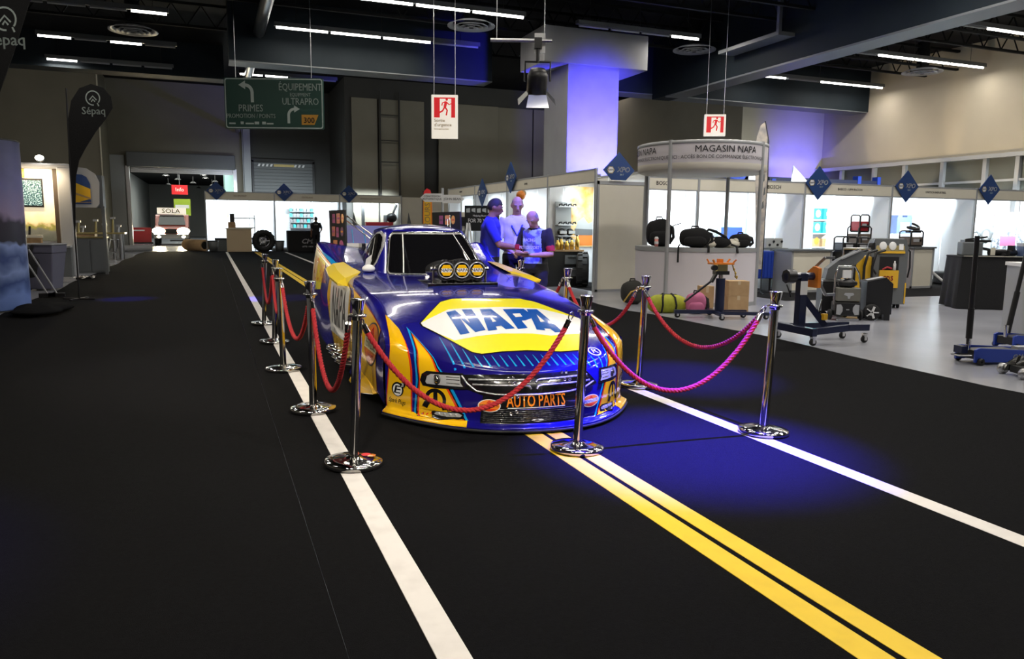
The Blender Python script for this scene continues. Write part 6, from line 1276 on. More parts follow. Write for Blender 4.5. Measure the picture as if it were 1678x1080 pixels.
MB().bx(-.25, .25, -.12, .16, .08, .36).build('lower_case', 'black_plastic', t, bevel=.03); MB().bx(-.23, .23, -.14, .12, .37, .62).build('upper_case', dm('box_khaki', (.16, .155, .13), .5), t, bevel=.015)
for s in (-1, 1): MB().prism([(s * .22, .12), (s * .22, .30), (s * .14, .31), (s * .10, .25), (s * .10, .18), (s * .14, .11)][::s], F((0, -.122, 0)), 0, .008).build('speaker', 'silver_plastic', t)
mb = MB(); mb.prism([(-.08, .53), (.08, .53), (.10, .49), (.03, .47), (.02, .42), (-.02, .42), (-.03, .47), (-.10, .49)], F((0, -.142, 0)), 0, .004); mb.build('emblem', 'silver_plastic', t)
MB().bx(-.03, .03, -.124, -.12, .2, .22).build('lettering', 'silver_plastic', t)
MB().tube([(-.24, -.02, .3), (-.25, -.02, .85), (-.20, -.02, 1.02), (.12, -.02, 1.02), (.2, -.02, .9), (.25, -.02, .7), (.25, -.02, .3)], .02, 8).build('push_frame', 'chrome', t)
MB().ell((0, 0, .70), (.2, .12, .09), 12, 8, fn=lambda p: V((p.x, p.y, p.z * (1 + .3 * math.sin(7 * p.x))))).build('cable_coil', 'black_plastic', t); MB().bx(-.11, .05, -.06, .0, .80, .95).build('tag', 'white_plastic', t)
for s in (-1, 1): MB().lathe([(.02, -.03), (.085, -.03), (.1, -.015), (.1, .015), (.085, .03), (.02, .03)], (s * .30, .02, .1), 18, rot=Matrix.Rotation(R(90), 3, 'Y')).build('wheel', 'rubber', t)
MB().bx(-.2, .2, -.2, -.08, 0, .05).build('foot', 'steel', t); t.scale = (.8, .85, .86)
t = thing('black_cabinet', 'black slant topped cabinet on a white spoked wheel before the grey machine', 'machine', (10.25, 9.40, 0), R(-30))
MB().prism([(-.24, .10), (.16, .10), (.16, .60), (.05, .70), (-.24, .63)], F((0, -.2, 0)), -.42, 0).build('case', 'black_plastic', t, bevel=.01); MB().bar((-.22, -.06, .645), (.03, -.06, .703), .16, .012).build('top_plate', 'silver_plastic', t)
wq = MB().lathe([(.06, -.03), (.12, -.03), (.135, -.015), (.135, .015), (.12, .03), (.06, .03)], (-.16, -.25, .135), 20, rot=Matrix.Rotation(R(90), 3, 'X')).build('wheel', 'rubber', t)
for k in range(5): a = 2 * math.pi * k / 5; MB().bar((-.16 + .015 * math.cos(a), -.28, .135 + .015 * math.sin(a)), (-.16 + .10 * math.cos(a), -.28, .135 + .10 * math.sin(a)), .035, .015).build('spoke', 'white_plastic', wq)
MB().lathe([(.1, -.034), (.115, -.034)], (-.16, -.25, .135), 20, rot=Matrix.Rotation(R(90), 3, 'X')).build('wheel_ring', 'white_plastic', wq)
MB().bx(.05, .14, -.2, -.1, 0, .1).build('foot', 'black_plastic', t); MB().bx(.05, .14, .1, .2, 0, .1).build('foot', 'black_plastic', t); MB().bx(-.22, -.1, .1, .2, 0, .1).build('foot', 'black_plastic', t)
t = thing('hose_cart', 'yellow cart with curved black hoses left of the grey machine', 'machine', (11.2, 10.85, 0), R(-30)); MB().bx(-.22, .25, -.15, .15, .1, .98).build('body', 'yellow_paint', t, bevel=.02)
for k, x in enumerate((-.2, -.05, .12, .26)): MB().tube([(x, -.17, .4), (x - .02, -.22, .8), (x + .04, -.2, 1.05), (x + .2, -.17, 1.1)], .025, 8).build('hose', 'black_plastic', t)
for x in (-.15, .18): MB().lathe([(.01, -.02), (.05, -.02), (.05, .02), (.01, .02)], (x, 0, .05), 12, rot=Matrix.Rotation(R(90), 3, 'Y')).build('wheel', 'rubber', t)
MB().tube([(-.22, 0, .98), (-.22, 0, 1.12), (.25, 0, 1.12), (.25, 0, .98)], .02, 8).build('handle', 'steel', t)
# counters in the row
def counter(loc, w_, d_, h_, label, m='cream_panel', top='grey_plastic', rz=0):
    t = thing('counter', label, 'counter', loc, rz); MB().bx(-w_ / 2 + .05, w_ / 2 - .05, -d_ / 2 + .02, d_ / 2, .05, h_ - .04).build('front_panel', m, t)
    for x in (-w_ / 2, w_ / 2 - .05): MB().bx(x, x + .05, -d_ / 2, d_ / 2, 0, h_ - .04).build('post', 'alu', t)
    MB().bx(-w_ / 2 - .03, w_ / 2 + .03, -d_ / 2 - .03, d_ / 2 + .03, h_ - .04, h_).build('top', top, t); MB().bx(-w_ / 2, w_ / 2, -d_ / 2, -d_ / 2 + .02, 0, .06).build('plinth', 'alu', t); return t
counter((12.98, 14.15, 0), 1.2, .6, 1.0, 'cream counter with grey top left of the black generators')
counter((12.8, 15.0, 0), .5, .4, 1.0, 'glassy pale counter beside the feather banner', dm('pale_aqua', (.55, .68, .70), .4))
counter((16.75, 14.4, 0), .75, .7, 1.05, 'tall narrow cream counter behind the grey gauge machine')
t = thing('blue_crate', 'blue ribbed plastic tub beside the feather banner', 'crate', (12.05, 14.6, 0)); MB().bx(-.3, .3, -.2, .2, .3, .95).build('tub', 'blue_metal', t, bevel=.02)
for k in range(6): MB().bx(-.28 + k * .1, -.24 + k * .1, -.215, -.2, .32, .9).build('rib', 'blue_metal', t)
for x in (-.25, .25): MB().bx(x - .03, x + .03, -.15, .15, 0, .3).build('leg', 'black_plastic', t)
t = thing('test_meter', 'grey box meter with black dials behind the feather banner', 'machine', (12.75, 15.0, 1.0)); MB().bx(-.28, .22, -.15, .15, 0, .24).build('case', 'grey_panel', t, bevel=.015)
for k in range(4): MB().cyl((-.18 + .12 * k, -.15, .08 + .08 * (k % 2)), (-.18 + .12 * k, -.17, .08 + .08 * (k % 2)), .03, n=10).build('dial', 'black_plastic', t)
t = thing('blue_display', 'pale blue display panel inside the booth behind the kiosk', 'stand', (13.6, 17.6, 0)); MB().bx(-.5, .5, 0, .05, 0, 1.75).build('panel', 'pale_teal', t); MB().bx(-.4, .3, -.02, 0, 1.1, 1.5).build('screen', 'blue_metal', t); MB().bx(-.55, .55, -.2, .25, 0, .06).build('foot', 'grey_panel', t)
# shelf of teal packages
t = thing('shelf_unit', 'white shelf unit holding teal packages in the lit booth', 'shelf', (17.0, 17.8, 0))
for z in (.95, 1.35, 1.75): MB().bx(-.55, .7, -.18, .18, z - .03, z).build('shelf', 'white_plastic', t)
for x in (-.57, .7): MB().bx(x, x + .03, -.18, .18, 0, 2.2).build('upright', 'white_plastic', t)
for z, n, m_ in ((1.35, 3, 'teal_pack'), (1.75, 3, 'teal_pack'), (.95, 3, 'orange_paint')):
    for k in range(n):
        q = thing('package', ('teal and white package on the %s shelf of the lit booth unit, %s' % ('upper' if z > 1.5 else 'middle', ('left', 'centre', 'right')[k])) if m_ == 'teal_pack' else 'small orange and brown package on the lowest lit booth shelf, ' + ('left', 'centre', 'right')[k], 'package', (17.0 - .38 + k * .4, 17.72, z), 0, 'teal packages on the shelf unit' if m_ == 'teal_pack' else 'orange packages on the shelf unit')
        MB().bx(-.15, .15, -.08, .08, 0, .32 if m_ == 'teal_pack' else .24).build('carton', m_ if m_ == 'teal_pack' else 'wood', q); MB().prism(ellipse(.03, .17, .09, .11, 12), F((0, -.082, 0)), 0, .003).build('print', 'text_white' if m_ == 'teal_pack' else 'orange_paint', q)
# welders, generators
def genset(name, label, loc, rz, s, m, hm='black_plastic', group=None):
    t = thing(name, label, 'machine', loc, rz, group); a, b, c = s
    MB().bx(-a / 2, a / 2, -b / 2, b / 2, .03, c * .62).build('case', m, t, bevel=.02)
    MB().tube([(-a / 2, -b / 2, .02), (-a / 2, -b / 2, c * .9), (-a * .35, -b / 2, c), (a * .35, -b / 2, c), (a / 2, -b / 2, c * .9), (a / 2, -b / 2, .02)], .018, 8).build('frame', hm, t); MB().tube([(-a / 2, b / 2, .02), (-a / 2, b / 2, c * .9), (-a * .35, b / 2, c), (a * .35, b / 2, c), (a / 2, b / 2, c * .9), (a / 2, b / 2, .02)], .018, 8).build('frame', hm, t)
    MB().bx(-a * .28, a * .2, -b / 2 - .012, -b / 2, c * .3, c * .5).build('front_plate', 'silver_plastic', t); MB().cyl((a * .3, -b / 2 - .02, c * .4), (a * .3, -b / 2, c * .4), .03, n=10).build('dial', 'black_plastic', t)
    MB().bx(-a / 2, a / 2, -b / 2, b / 2, 0, .03).build('base', 'black_plastic', t); return t
t = thing('product_stack', 'stack of red and black printed cartons under the generators', 'box', (14.05, 13.85, 0)); 
for k in range(4): MB().bx(-.42, .42, -.28, .28, .24 * k, .24 * k + .22).build('carton', 'black_plastic' if k % 2 else 'red_metal', t); MB().bx(-.35, .35, -.285, -.28, .24 * k + .05, .24 * k + .16).build('print', 'orange_paint' if k % 2 == 0 else 'cream_panel', t)
genset('generator', 'black framed generator on the carton stack, nearer to the cream counter', (13.85, 13.75, .94), R(-10), (.36, .34, .36), 'black_plastic'); genset('generator', 'black framed generator on the carton stack, nearer to the grey machine', (14.27, 13.75, .94), R(-10), (.36, .34, .34), 'black_plastic')
t = thing('display_plinth', 'red fronted plinth carrying two stacked welders', 'plinth', (15.5, 15.0, 0)); MB().bx(-.42, .42, -.3, .3, 0, 1.0).build('body', 'red_metal', t); MB().bx(-.45, .45, -.33, .33, 1.0, 1.05).build('top', 'black_plastic', t); MB().bx(-.3, .3, -.31, -.3, .86, .96).build('print', 'cream_panel', t)
genset('welder', 'brown grey welder box, lower of the two on the red plinth', (15.55, 15.0, 1.05), 0, (.42, .36, .5), dm('welder_brown', (.14, .11, .09), .5)); genset('welder', 'red and black welder with frame, upper of the two on the red plinth', (15.55, 15.0, 1.40), 0, (.30, .30, .44), 'red_metal')
genset('welder', 'brown boxed welder on the tall narrow cream counter', (16.68, 14.4, 1.05), 0, (.42, .34, .40), 'welder_brown')
t = thing('torch_coil', 'black welding torch coil lying on the boxed welder', 'tool', (16.68, 14.35, 1.40)); MB().tube([(.22 * math.cos(a * .5) * (1 - a * .03), .1 * math.sin(a * .5), .07 + .05 * math.sin(a * .5) + .008 * a) for a in range(16)], .03, 7).build('hose', 'black_plastic', t); MB().bx(-.2, .2, -.06, .06, 0, .05).build('rest', 'black_plastic', t)
t = thing('plasma_cutter', 'white cabinet with dark blue opening in the lit booth', 'machine', (19.6, 17.4, 0)); MB().bx(-.5, .55, -.3, .3, 0, 1.35).build('cabinet', 'white_plastic', t, bevel=.02); MB().bx(-.12, .3, -.31, -.3, .85, 1.25).build('opening', 'navy_sign', t); MB().bx(-.25, .25, -.32, -.3, 1.28, 1.33).build('rail', 'silver_plastic', t)
t = thing('blue_welder', 'blue framed box machine on the white booth cabinet', 'machine', (19.6, 17.4, 1.35)); MB().bx(-.3, .3, -.2, .2, 0, .5).build('case', dm('slate_blue', (.08, .12, .24), .5), t); MB().bx(-.16, .2, -.21, -.2, .08, .34).build('screen', 'white_plastic', t); MB().bx(-.28, -.1, -.2, .2, .5, .56).build('handle', 'slate_blue', t); MB().bx(.1, .28, -.2, .2, .5, .56).build('handle', 'slate_blue', t)
t = thing('teal_figure', 'turquoise curved display figure in the lit booth', 'stand', (20.55, 17.6, 0)); MB().tube([(.1, 0, 0), (.12, 0, 1.0), (.2, 0, 1.4), (.1, 0, 1.8), (-.15, 0, 1.95)], .09, 10, rs=[.12, .1, .16, .08, .05]).build('body', dm('turquoise', (.02, .6, .62), .4), t); MB().cyl((.1, 0, 0), (.1, 0, .03), .25, n=18).build('foot', 'white_plastic', t)
t = thing('white_mannequin_head', 'white rounded dome on the booth shelf left of the white cabinet', 'display', (17.95, 16.7, 0)); MB().lathe([(.16, 0), (.16, 1.3), (.13, 1.45), (.0001, 1.5)], n=18).build('dome', 'white_panel', t); MB().cyl((0, 0, 0), (0, 0, .04), .22, n=18).build('foot', 'white_panel', t)
t = thing('power_hose', 'white hose curving down from the tall counter to the black table', 'hose', (0, 0, 0)); MB().tube([(17.2, 14.4, .72), (17.3, 14.3, .45), (17.5, 14.1, .2), (17.8, 14.0, .06), (18.3, 13.9, .035), (19.0, 13.9, .035)], .035, 8).build('tube', 'white_plastic', t); MB().bx(17.13, 17.3, 14.33, 14.45, .70, .78).build('plug', 'black_plastic', t)
t = thing('tool_case', 'black tool case on the floor under the lit booth front', 'case', (18.9, 14.9, 0)); MB().bx(-.45, .45, -.2, .25, 0, .36).build('shell', 'black_plastic', t, bevel=.05); MB().cyl((.2, -.21, .18), (.2, -.2, .18), .07, n=12).build('badge', 'silver_plastic', t); MB().tube([(-.15, -.05, .35), (-.12, -.05, .42), (.12, -.05, .42), (.15, -.05, .35)], .02, 6).build('handle', 'black_plastic', t)
# black draped table and what is on it
t = thing('draped_table', 'long table under black cloth at the edge of the grey floor', 'table', (14.15, 10.0, 0), R(-33))
mb = MB(); n = 40
def drape(i, j):
    per = [(-.95, -.4), (.95, -.4), (.95, .4), (-.95, .4), (-.95, -.4)]; s = i * 4; k = min(3, int(s)); f = s - k
    x = lerp(per[k][0], per[k + 1][0], f); y = lerp(per[k][1], per[k + 1][1], f); w_ = .025 * j * math.sin(i * 60) + .05 * j
    d = math.hypot(x, y); return V((x + x / d * w_, y + y / d * w_, .98 * (1 - j) + .012))
mb.grid(drape, 96, 6); mb.build('cloth_skirt', 'black_cloth', t); MB().bx(-.96, .96, -.41, .41, .965, .995).build('table_top', 'black_cloth', t, bevel=.01); MB().bx(-.93, .93, -.44, -.425, .995, 1.003).build('edge_strip', 'cream_panel', t)
for x in (-.85, .85):
    for y in (-.3, .3): MB().cyl((x, y, 0), (x, y, .97), .02, n=8).build('leg', 'steel', t)
q33 = Matrix.Rotation(R(-33), 3, 'Z')
def on_t(x, y): p = V((14.15, 10.0, 0)) + q33 @ V((x, y, 0)); return (p.x, p.y, .996)
t = thing('drill_press', 'grey bench vice machine on the black draped table', 'machine', on_t(-.65, .05), R(-33)); MB().bx(-.2, .16, -.15, .15, 0, .26).build('body', 'grey_plastic', t, bevel=.02); MB().bx(-.16, .3, -.12, .12, .26, .30).build('table', 'black_plastic', t); MB().bar((-.12, 0, .3), (.26, -.02, .36), .05, .03).build('arm', 'black_plastic', t); MB().bar((.12, -.1, .15), (.35, -.14, .10), .05, .05).build('jaw', 'black_plastic', t)
t = thing('impact_tool', 'black hand tool with pale tag on the draped table', 'tool', on_t(-.25, -.1), R(-20)); MB().cyl((-.15, 0, .07), (.15, 0, .07), .06, n=12).build('barrel', 'black_plastic', t); MB().bar((.05, 0, .06), (.12, -.1, .02), .05, .05).build('grip', 'black_plastic', t); MB().bx(-.16, -.08, -.07, -.05, .02, .16).build('tag', 'cream_panel', t)
t = thing('impact_tool', 'second black hand tool, behind the tall jack handle on the draped table', 'tool', on_t(.05, .05), R(15)); MB().cyl((-.18, 0, .06), (.18, 0, .06), .055, n=12).build('barrel', 'black_plastic', t); MB().bx(-.05, .05, -.05, .05, .1, .2).build('battery', 'black_plastic', t)
t = thing('parts_bin', 'slate blue parts box on the draped table', 'box', on_t(.42, .05), R(-33)); MB().bx(-.22, .22, -.14, .14, 0, .24).build('carton', 'slate_blue', t); MB().bx(-.225, .225, -.145, .145, .19, .25).build('lid', 'silver_plastic', t)
t = thing('carton', 'cream carton with dark panel on the draped table', 'box', on_t(.8, -.05), R(-33)); MB().bx(-.18, .24, -.14, .14, 0, .17).build('box', 'cream_panel', t); MB().bx(.06, .16, -.145, -.14, 0, .17).build('panel', 'black_plastic', t)
t = thing('power_tool', 'black power tool with ring handle lying on the cartons', 'tool', on_t(.72, .0), R(-33)); MB().tube([(.08 * math.cos(R(a * 30)) - .16, 0, .26 + .07 * math.sin(R(a * 30))) for a in range(12)], .02, 6, closed=True).build('ring_handle', 'black_plastic', t); MB().bx(-.1, .32, -.08, .08, .18, .32).build('body', 'black_plastic', t, bevel=.02); MB().cyl((.3, 0, .25), (.48, 0, .25), .05, n=10).build('nose', 'black_plastic', t); MB().bx(-.3, .05, -.1, .1, .17, .20).build('tray', 'grey_plastic', t)
t = thing('wall_poster', 'pink and grey tool poster on the lit booth wall at the picture edge', 'poster', (23.35, 16.7, 0)); MB().bx(-.55, .9, 0, .02, .9, 2.05).build('sheet', dm('poster_grey', (.45, .5, .56), .5, noise=(9, (.12, .13, .16), .45, .6)), t); MB().bx(-.55, .9, -.005, 0, 1.9, 2.05).build('header', 'pink', t); MB().bx(-.5, -.46, .0, .02, 0, .9).build('leg', 'alu', t); MB().bx(.8, .84, 0, .02, 0, .9).build('leg', 'alu', t); MB().bx(-.2, .5, -.006, 0, 1.0, 1.3).build('panel', 'pink', t)
t = thing('wall_poster', 'grey poster of round tools on the lit booth wall', 'poster', (22.15, 16.7, 0)); MB().bx(-.45, -.41, 0, .02, 0, .85).build('leg', 'alu', t); MB().bx(.5, .54, 0, .02, 0, .85).build('leg', 'alu', t); MB().bx(-.45, .6, 0, .02, .85, 1.75).build('sheet', 'grey_panel', t)
for x, z, r in ((-.1, 1.3, .2), (.35, 1.35, .26)): MB().lathe([(r * .5, 0), (r * .55, .01), (r, .01), (r, 0)], (x, 0, z), 20, rot=Matrix.Rotation(R(90), 3, 'X')).build('disc_print', 'grey_plastic', t)
# white counter cut by the edge
t = thing('white_counter', 'white display counter at the right picture edge', 'counter', (11.15, 6.95, 0), R(-33))
MB().bx(-.6, .7, -.35, .4, .04, .98).build('panel', 'kiosk_white', t); MB().bx(-.66, -.6, -.4, .42, 0, 1.0).bx(-.66, .76, -.4, -.35, 0, .10).build('frame', 'alu', t); MB().bx(-.68, .78, -.42, .44, .98, 1.03).build('top', 'white_plastic', t)
# floor jacks
def floor_jack(name, label, loc, rz, L, m, lt=None):
    t = thing(name, label, 'jack', loc, rz)
    for y in (-.14, .14): MB().prism([(0, .03), (L, .03), (L, .13), (L * .7, .15), (.05, .19), (0, .17)], F((0, y + .012, 0)), 0, .024).build('side_plate', m, t)
    MB().bx(.02, L * .55, -.12, .12, .06, .16).build('power_unit', 'black_plastic', t, bevel=.01); MB().bx(L * .6, L * .95, -.05, .05, .12, .18).build('lift_arm', 'silver_plastic', t); MB().cyl((L * .95, 0, .16), (L * .95, 0, .21), .07, n=16).build('saddle', 'steel', t)
    for y in (-.17, .17): MB().lathe([(.01, -.02), (.05, -.02), (.05, .02), (.01, .02)], (L * .97, y, .05), 14, rot=Matrix.Rotation(R(90), 3, 'X')).build('wheel', 'steel', t); MB().lathe([(.01, -.015), (.04, -.015), (.04, .015), (.01, .015)], (.06, y, .04), 12, rot=Matrix.Rotation(R(90), 3, 'X')).build('caster', 'black_plastic', t)
    MB().cyl((.03, 0, .15), (.03, 0, .30), .028, n=12).build('socket', 'chrome', t); return t
t = floor_jack('floor_jack', 'blue floor jack with long black upright handle on the grey floor', (7.82, 5.92, 0), R(-12), 1.05, 'blue_metal')
MB().cyl((.03, 0, .28), (.035, .02, 1.42), .026, n=12).build('handle', 'black_plastic', t); MB().cyl((.03, 0, .28), (.031, .005, .62), .033, n=12).build('handle_sleeve', 'black_plastic', t); MB().text('CAMION', .075, F((.62, -.153, .085)), .002, bold=.02, shear=.2).build('lettering', 'grey_panel', t); MB().tube([(0, -.1, .1), (-.14, -.08, .10), (-.14, .04, .10), (0, .06, .1)], .009, 6).build('pedal', 'steel', t)
MB().bx(-.1, -.02, -.06, .06, .12, .2).build('valve', 'navy_metal', t)
t = floor_jack('floor_jack', 'second blue floor jack with leaning black handle by the white counter', (9.25, 6.50, 0), R(-8), .8, 'blue_metal')
MB().cyl((.05, 0, .2), (.26, .0, 1.44), .026, n=12).build('handle', 'black_plastic', t)
MB().cyl((.05, 0, .2), (.14, .0, .72), .034, n=12).build('handle_sleeve', 'black_plastic', t)
t = thing('chrome_jack', 'polished racing jack with pale handle cut by the picture edge', 'jack', (7.62, 5.18, 0), R(-20))
for y in (-.13, .13): MB().prism([(-.05, .04), (.5, .04), (.5, .14), (.28, .12), (.1, .2), (-.02, .12)], F((0, y + .01, 0)), 0, .02).build('side_plate', 'chrome', t)
MB().bx(.0, .45, -.11, .11, .03, .1).build('tray', 'black_plastic', t); MB().bar((.08, -.12, .1), (.24, 0, .34), .03, .03).bar((.08, .12, .1), (.24, 0, .34), .03, .03).bar((.4, -.12, .1), (.24, 0, .34), .03, .03).build('brace', 'chrome', t)
MB().cyl((.24, 0, .3), (.30, .02, 1.1), .024, n=12).build('handle', 'silver_plastic', t)
for x, y in ((-.04, -.16), (-.04, .16), (.46, -.16), (.46, .16)): MB().lathe([(.01, -.02), (.055, -.02), (.055, .02), (.01, .02)], (x, y, .055), 14, rot=Matrix.Rotation(R(90), 3, 'X')).build('wheel', 'steel', t)
MB().ell((.0, -.16, .15), (.03, .03, .03), 10, 7).build('knob', 'blue_metal', t)
# ================================================================ people
def skin_mat(n, c): return dm(n, c, .55, noise=(40, tuple(min(1, v * 1.12) for v in c), .4, .7))
skin_mat('skin_tan', (.26, .13, .075)); skin_mat('skin_pale', (.50, .30, .22)); skin_mat('skin_ruddy', (.42, .23, .16))
dm('hair_black', (.012, .010, .010), .7); dm('hair_grey', (.22, .20, .19), .8); dm('eye_white', (.7, .68, .65), .3); dm('eye_dark', (.02, .015, .012), .2); dm('lip', (.30, .10, .08), .5)
dm('polo_blue', (.015, .02, .34), .85, bump=(50, .15)); dm('shirt_white', (.70, .71, .75), .85, bump=(25, .25)); dm('trousers_black', (.012, .012, .016), .9, bump=(30, .2)); dm('shoe_black', (.01, .01, .01), .4); dm('shirt_black', (.010, .010, .012), .9, bump=(30, .2))
def jersey_mat():
    m = mat('jersey_print', (.1, .1, .6), .8, noise=(9, (.35, .5, .85), .44, .56)); return m
M['jersey_print'] = jersey_mat()
def evaluate(o):
    dg = bpy.context.evaluated_depsgraph_get(); dg.update(); me = bpy.data.meshes.new_from_object(o.evaluated_get(dg)); return me
def person(name, label, loc, rz, J, skin, top, top_mat, bottom_mat='trousers_black', sleeve=.9, hair='hair_black', bald=False, head_rot=(0, 0), vox=.011, curl=.7, scale=1., group=None, jersey=None):
    """J: joints {pelvis, chest, neck, head, shoulder/elbow/wrist/hip/knee/ankle with L, R}; faces -y"""
    root = thing(name, label, 'person', loc, rz, group); root.scale = (scale,) * 3
    J = {k: V(v) for k, v in J.items()}
    mb = MB()
    # trunk: rings between pelvis, chest and neck
    pel, che, nk, hd = J['pelvis'], J['chest'], J['neck'], J['head']
    across = (J['shoulder.R'] - J['shoulder.L']).normalized(); hipa = (J['hip.R'] - J['hip.L']).normalized()
    def ring(c, ax, rx, ry, n=20):
        f = V((0, 0, 1)).cross(ax).normalized()
        return [c + ax * (rx * math.copysign(abs(math.cos(2 * math.pi * i / n)) ** .85, math.cos(2 * math.pi * i / n))) + f * (ry * math.sin(2 * math.pi * i / n)) for i in range(n)]
    spec = [(-.10, .13, .10), (-.04, .165, .118), (.06, .170, .122), (.22, .155, .118), (.45, .165, .122), (.68, .185, .125), (.84, .195, .118), (.94, .165, .095), (1.0, .09, .075)]
    rows = []
    for t, rx, ry in spec:
        c = pel.lerp(che, min(1, t / .6)) if t < .6 else che.lerp(nk, (t - .6) / .4)
        if t < 0: c = pel + (pel - che).normalized() * (-t)
        ax = hipa.lerp(across, max(0, min(1, t))).normalized(); rows.append(ring(c, ax, rx, ry))
    vs = [p for r_ in rows for p in r_]; n = 20
    mb.add(vs, [(j * n + i, j * n + (i + 1) % n, (j + 1) * n + (i + 1) % n, (j + 1) * n + i) for j in range(len(rows) - 1) for i in range(n)] + [tuple(range(n - 1, -1, -1)), tuple(range((len(rows) - 1) * n, len(rows) * n))])
    up = (hd - nk).normalized()
    mb.tube([nk - up * .06, nk, nk + up * .06, hd - up * .04], .06, 14, rs=[.085, .064, .058, .06])
    # head
    hm = Matrix.Rotation(R(head_rot[1]), 3, 'Z') @ Matrix.Rotation(R(head_rot[0]), 3, 'X')
    def H(x, y, z): return hd + hm @ V((x, y, z))
    def headfn(p):
        x, y, z = p
        if z < -.1: k = 1 - .34 * (min(1, (-z - .1) / .8)); x *= k; y = y * k + (-.10 * (-z - .1) if y < 0 else .05 * (z + .1))
        if y > 0: y *= 1.12
        return V((x, y, z))
    mb.ell(hd, (.077, .093, .118), 26, 18, rot=hm, fn=headfn)
    mb.ell(H(0, -.03, -.065), (.052, .055, .05), 16, 10, rot=hm)
    mb.tube([H(0, -.088, .022), H(0, -.100, -.004), H(0, -.112, -.022), H(0, -.098, -.034)], .012, 8, rs=[.010, .012, .0165, .013])
    for s in (-1, 1):
        mb.ell(H(s * .078, .012, -.008), (.012, .022, .033), 10, 8, rot=hm); mb.ell(H(s * .033, -.081, .028), (.026, .014, .009), 10, 6, rot=hm); mb.ell(H(s * .013, -.100, -.030), (.010, .011, .009), 8, 6, rot=hm)
    mb.ell(H(0, -.088, -.052), (.028, .012, .016), 10, 6, rot=hm)
    # limbs
    for s in ('L', 'R'):
        sh, el, wr = J['shoulder.' + s], J['elbow.' + s], J['wrist.' + s]; hp, kn, an = J['hip.' + s], J['knee.' + s], J['ankle.' + s]
        inn = (J['chest'] - sh) * .35
        mb.tube([sh + inn, sh, sh.lerp(el, .35), sh.lerp(el, .8), el, el.lerp(wr, .25), el.lerp(wr, .7), wr], .04, 14, rs=[.07, .062, .054, .045, .042, .044, .034, .027])
        hp2 = hp + V((0, 0, .06)); mb.tube([hp2, hp.lerp(kn, .12), hp.lerp(kn, .5), hp.lerp(kn, .9), kn, kn.lerp(an, .28), kn.lerp(an, .7), an], .06, 16, rs=[.085, .092, .078, .06, .057, .058, .043, .038])
        f = V((0, -1, 0)); toe = an + f * .17 + V((0, 0, -an.z + .035)); heel = an + V((0, .055, -an.z + .04)); mb.tube([heel, an + V((0, -.01, -an.z + .05)), an + f * .10 + V((0, 0, -an.z + .045)), toe], .04, 12, rs=[.034, .045, .044, .028])
        # hand: palm, four curled fingers, thumb off the side
        d = (wr - el).normalized(); side_ = d.cross(V((0, 0, 1))); side_ = side_.normalized() if side_.length > .1 else V((1, 0, 0)); pn = side_.cross(d).normalized() * -1
        if J.get('palm.' + s): pn = (J['palm.' + s] - d * J['palm.' + s].dot(d)).normalized(); side_ = d.cross(pn).normalized()
        q = Matrix((side_, pn, d)).transposed()
        mb.ell(wr + d * .045, (.040, .017, .056), 14, 9, rot=q)
        for k, (o, ln) in enumerate(((-.029, .072), (-.010, .082), (.010, .077), (.028, .060))):
            a = wr + d * .082 + side_ * o; p = [a - d * .02, a]; ang = 0
            for w_ in (.42, .33, .25): ang += curl * .62; p.append(p[-1] + (d * math.cos(ang) + pn * math.sin(ang)) * ln * w_ * 1.0)
            mb.tube(p, .009, 8, rs=[.010, .0095, .009, .0085, .007])
        sg = -1; a = wr + d * .03 + side_ * (sg * .034); mb.tube([a - side_ * sg * .01, a + d * .02 + side_ * sg * .012 + pn * .008, a + d * .045 + side_ * sg * .014 + pn * .022, a + d * .062 + side_ * sg * .006 + pn * .034], .010, 8, rs=[.012, .012, .0105, .008])
    tmp = mb.build('body_draft', skin)
    r_ = tmp.modifiers.new('remesh', 'REMESH'); r_.mode = 'VOXEL'; r_.voxel_size = vox; r_.use_smooth_shade = True
    s_ = tmp.modifiers.new('smooth', 'SMOOTH'); s_.factor = .5; s_.iterations = 3
    me = evaluate(tmp); bpy.data.objects.remove(tmp); me.name = 'body'
    # regions by nearest bone
    B = [('trunk', pel - V((0, 0, .1)), nk, .17), ('head', nk + up * .05, hd + up * .1, .07)]
    for s in ('L', 'R'):
        B += [('uarm', J['shoulder.' + s], J['elbow.' + s], .05), ('farm', J['elbow.' + s], J['wrist.' + s], .035), ('hand', J['wrist.' + s], J['wrist.' + s] + (J['wrist.' + s] - J['elbow.' + s]).normalized() * .15, .03), ('leg', J['hip.' + s], J['knee.' + s], .075), ('leg', J['knee.' + s], J['ankle.' + s], .05), ('foot', J['ankle.' + s] + V((0, .05, -.03)), J['ankle.' + s] + V((0, -.17, -.05)), .04)]
    def region(p):
        best = None
        for nm, a, b, rad in B:
            ab = b - a; t = max(0, min(1, (p - a).dot(ab) / ab.length_squared)); dd = (p - a - ab * t).length / rad
            if best is None or dd < best[0]: best = (dd, nm, t)
        return best[1], best[2]
    me.materials.clear(); [me.materials.append(M[x]) for x in (skin, bottom_mat, 'shoe_black')]
    cos = [v.co.copy() for v in me.vertices]; nor = [v.normal.copy() for v in me.vertices]; shirt = []; red = []; pants = []
    waist = pel.z + .03
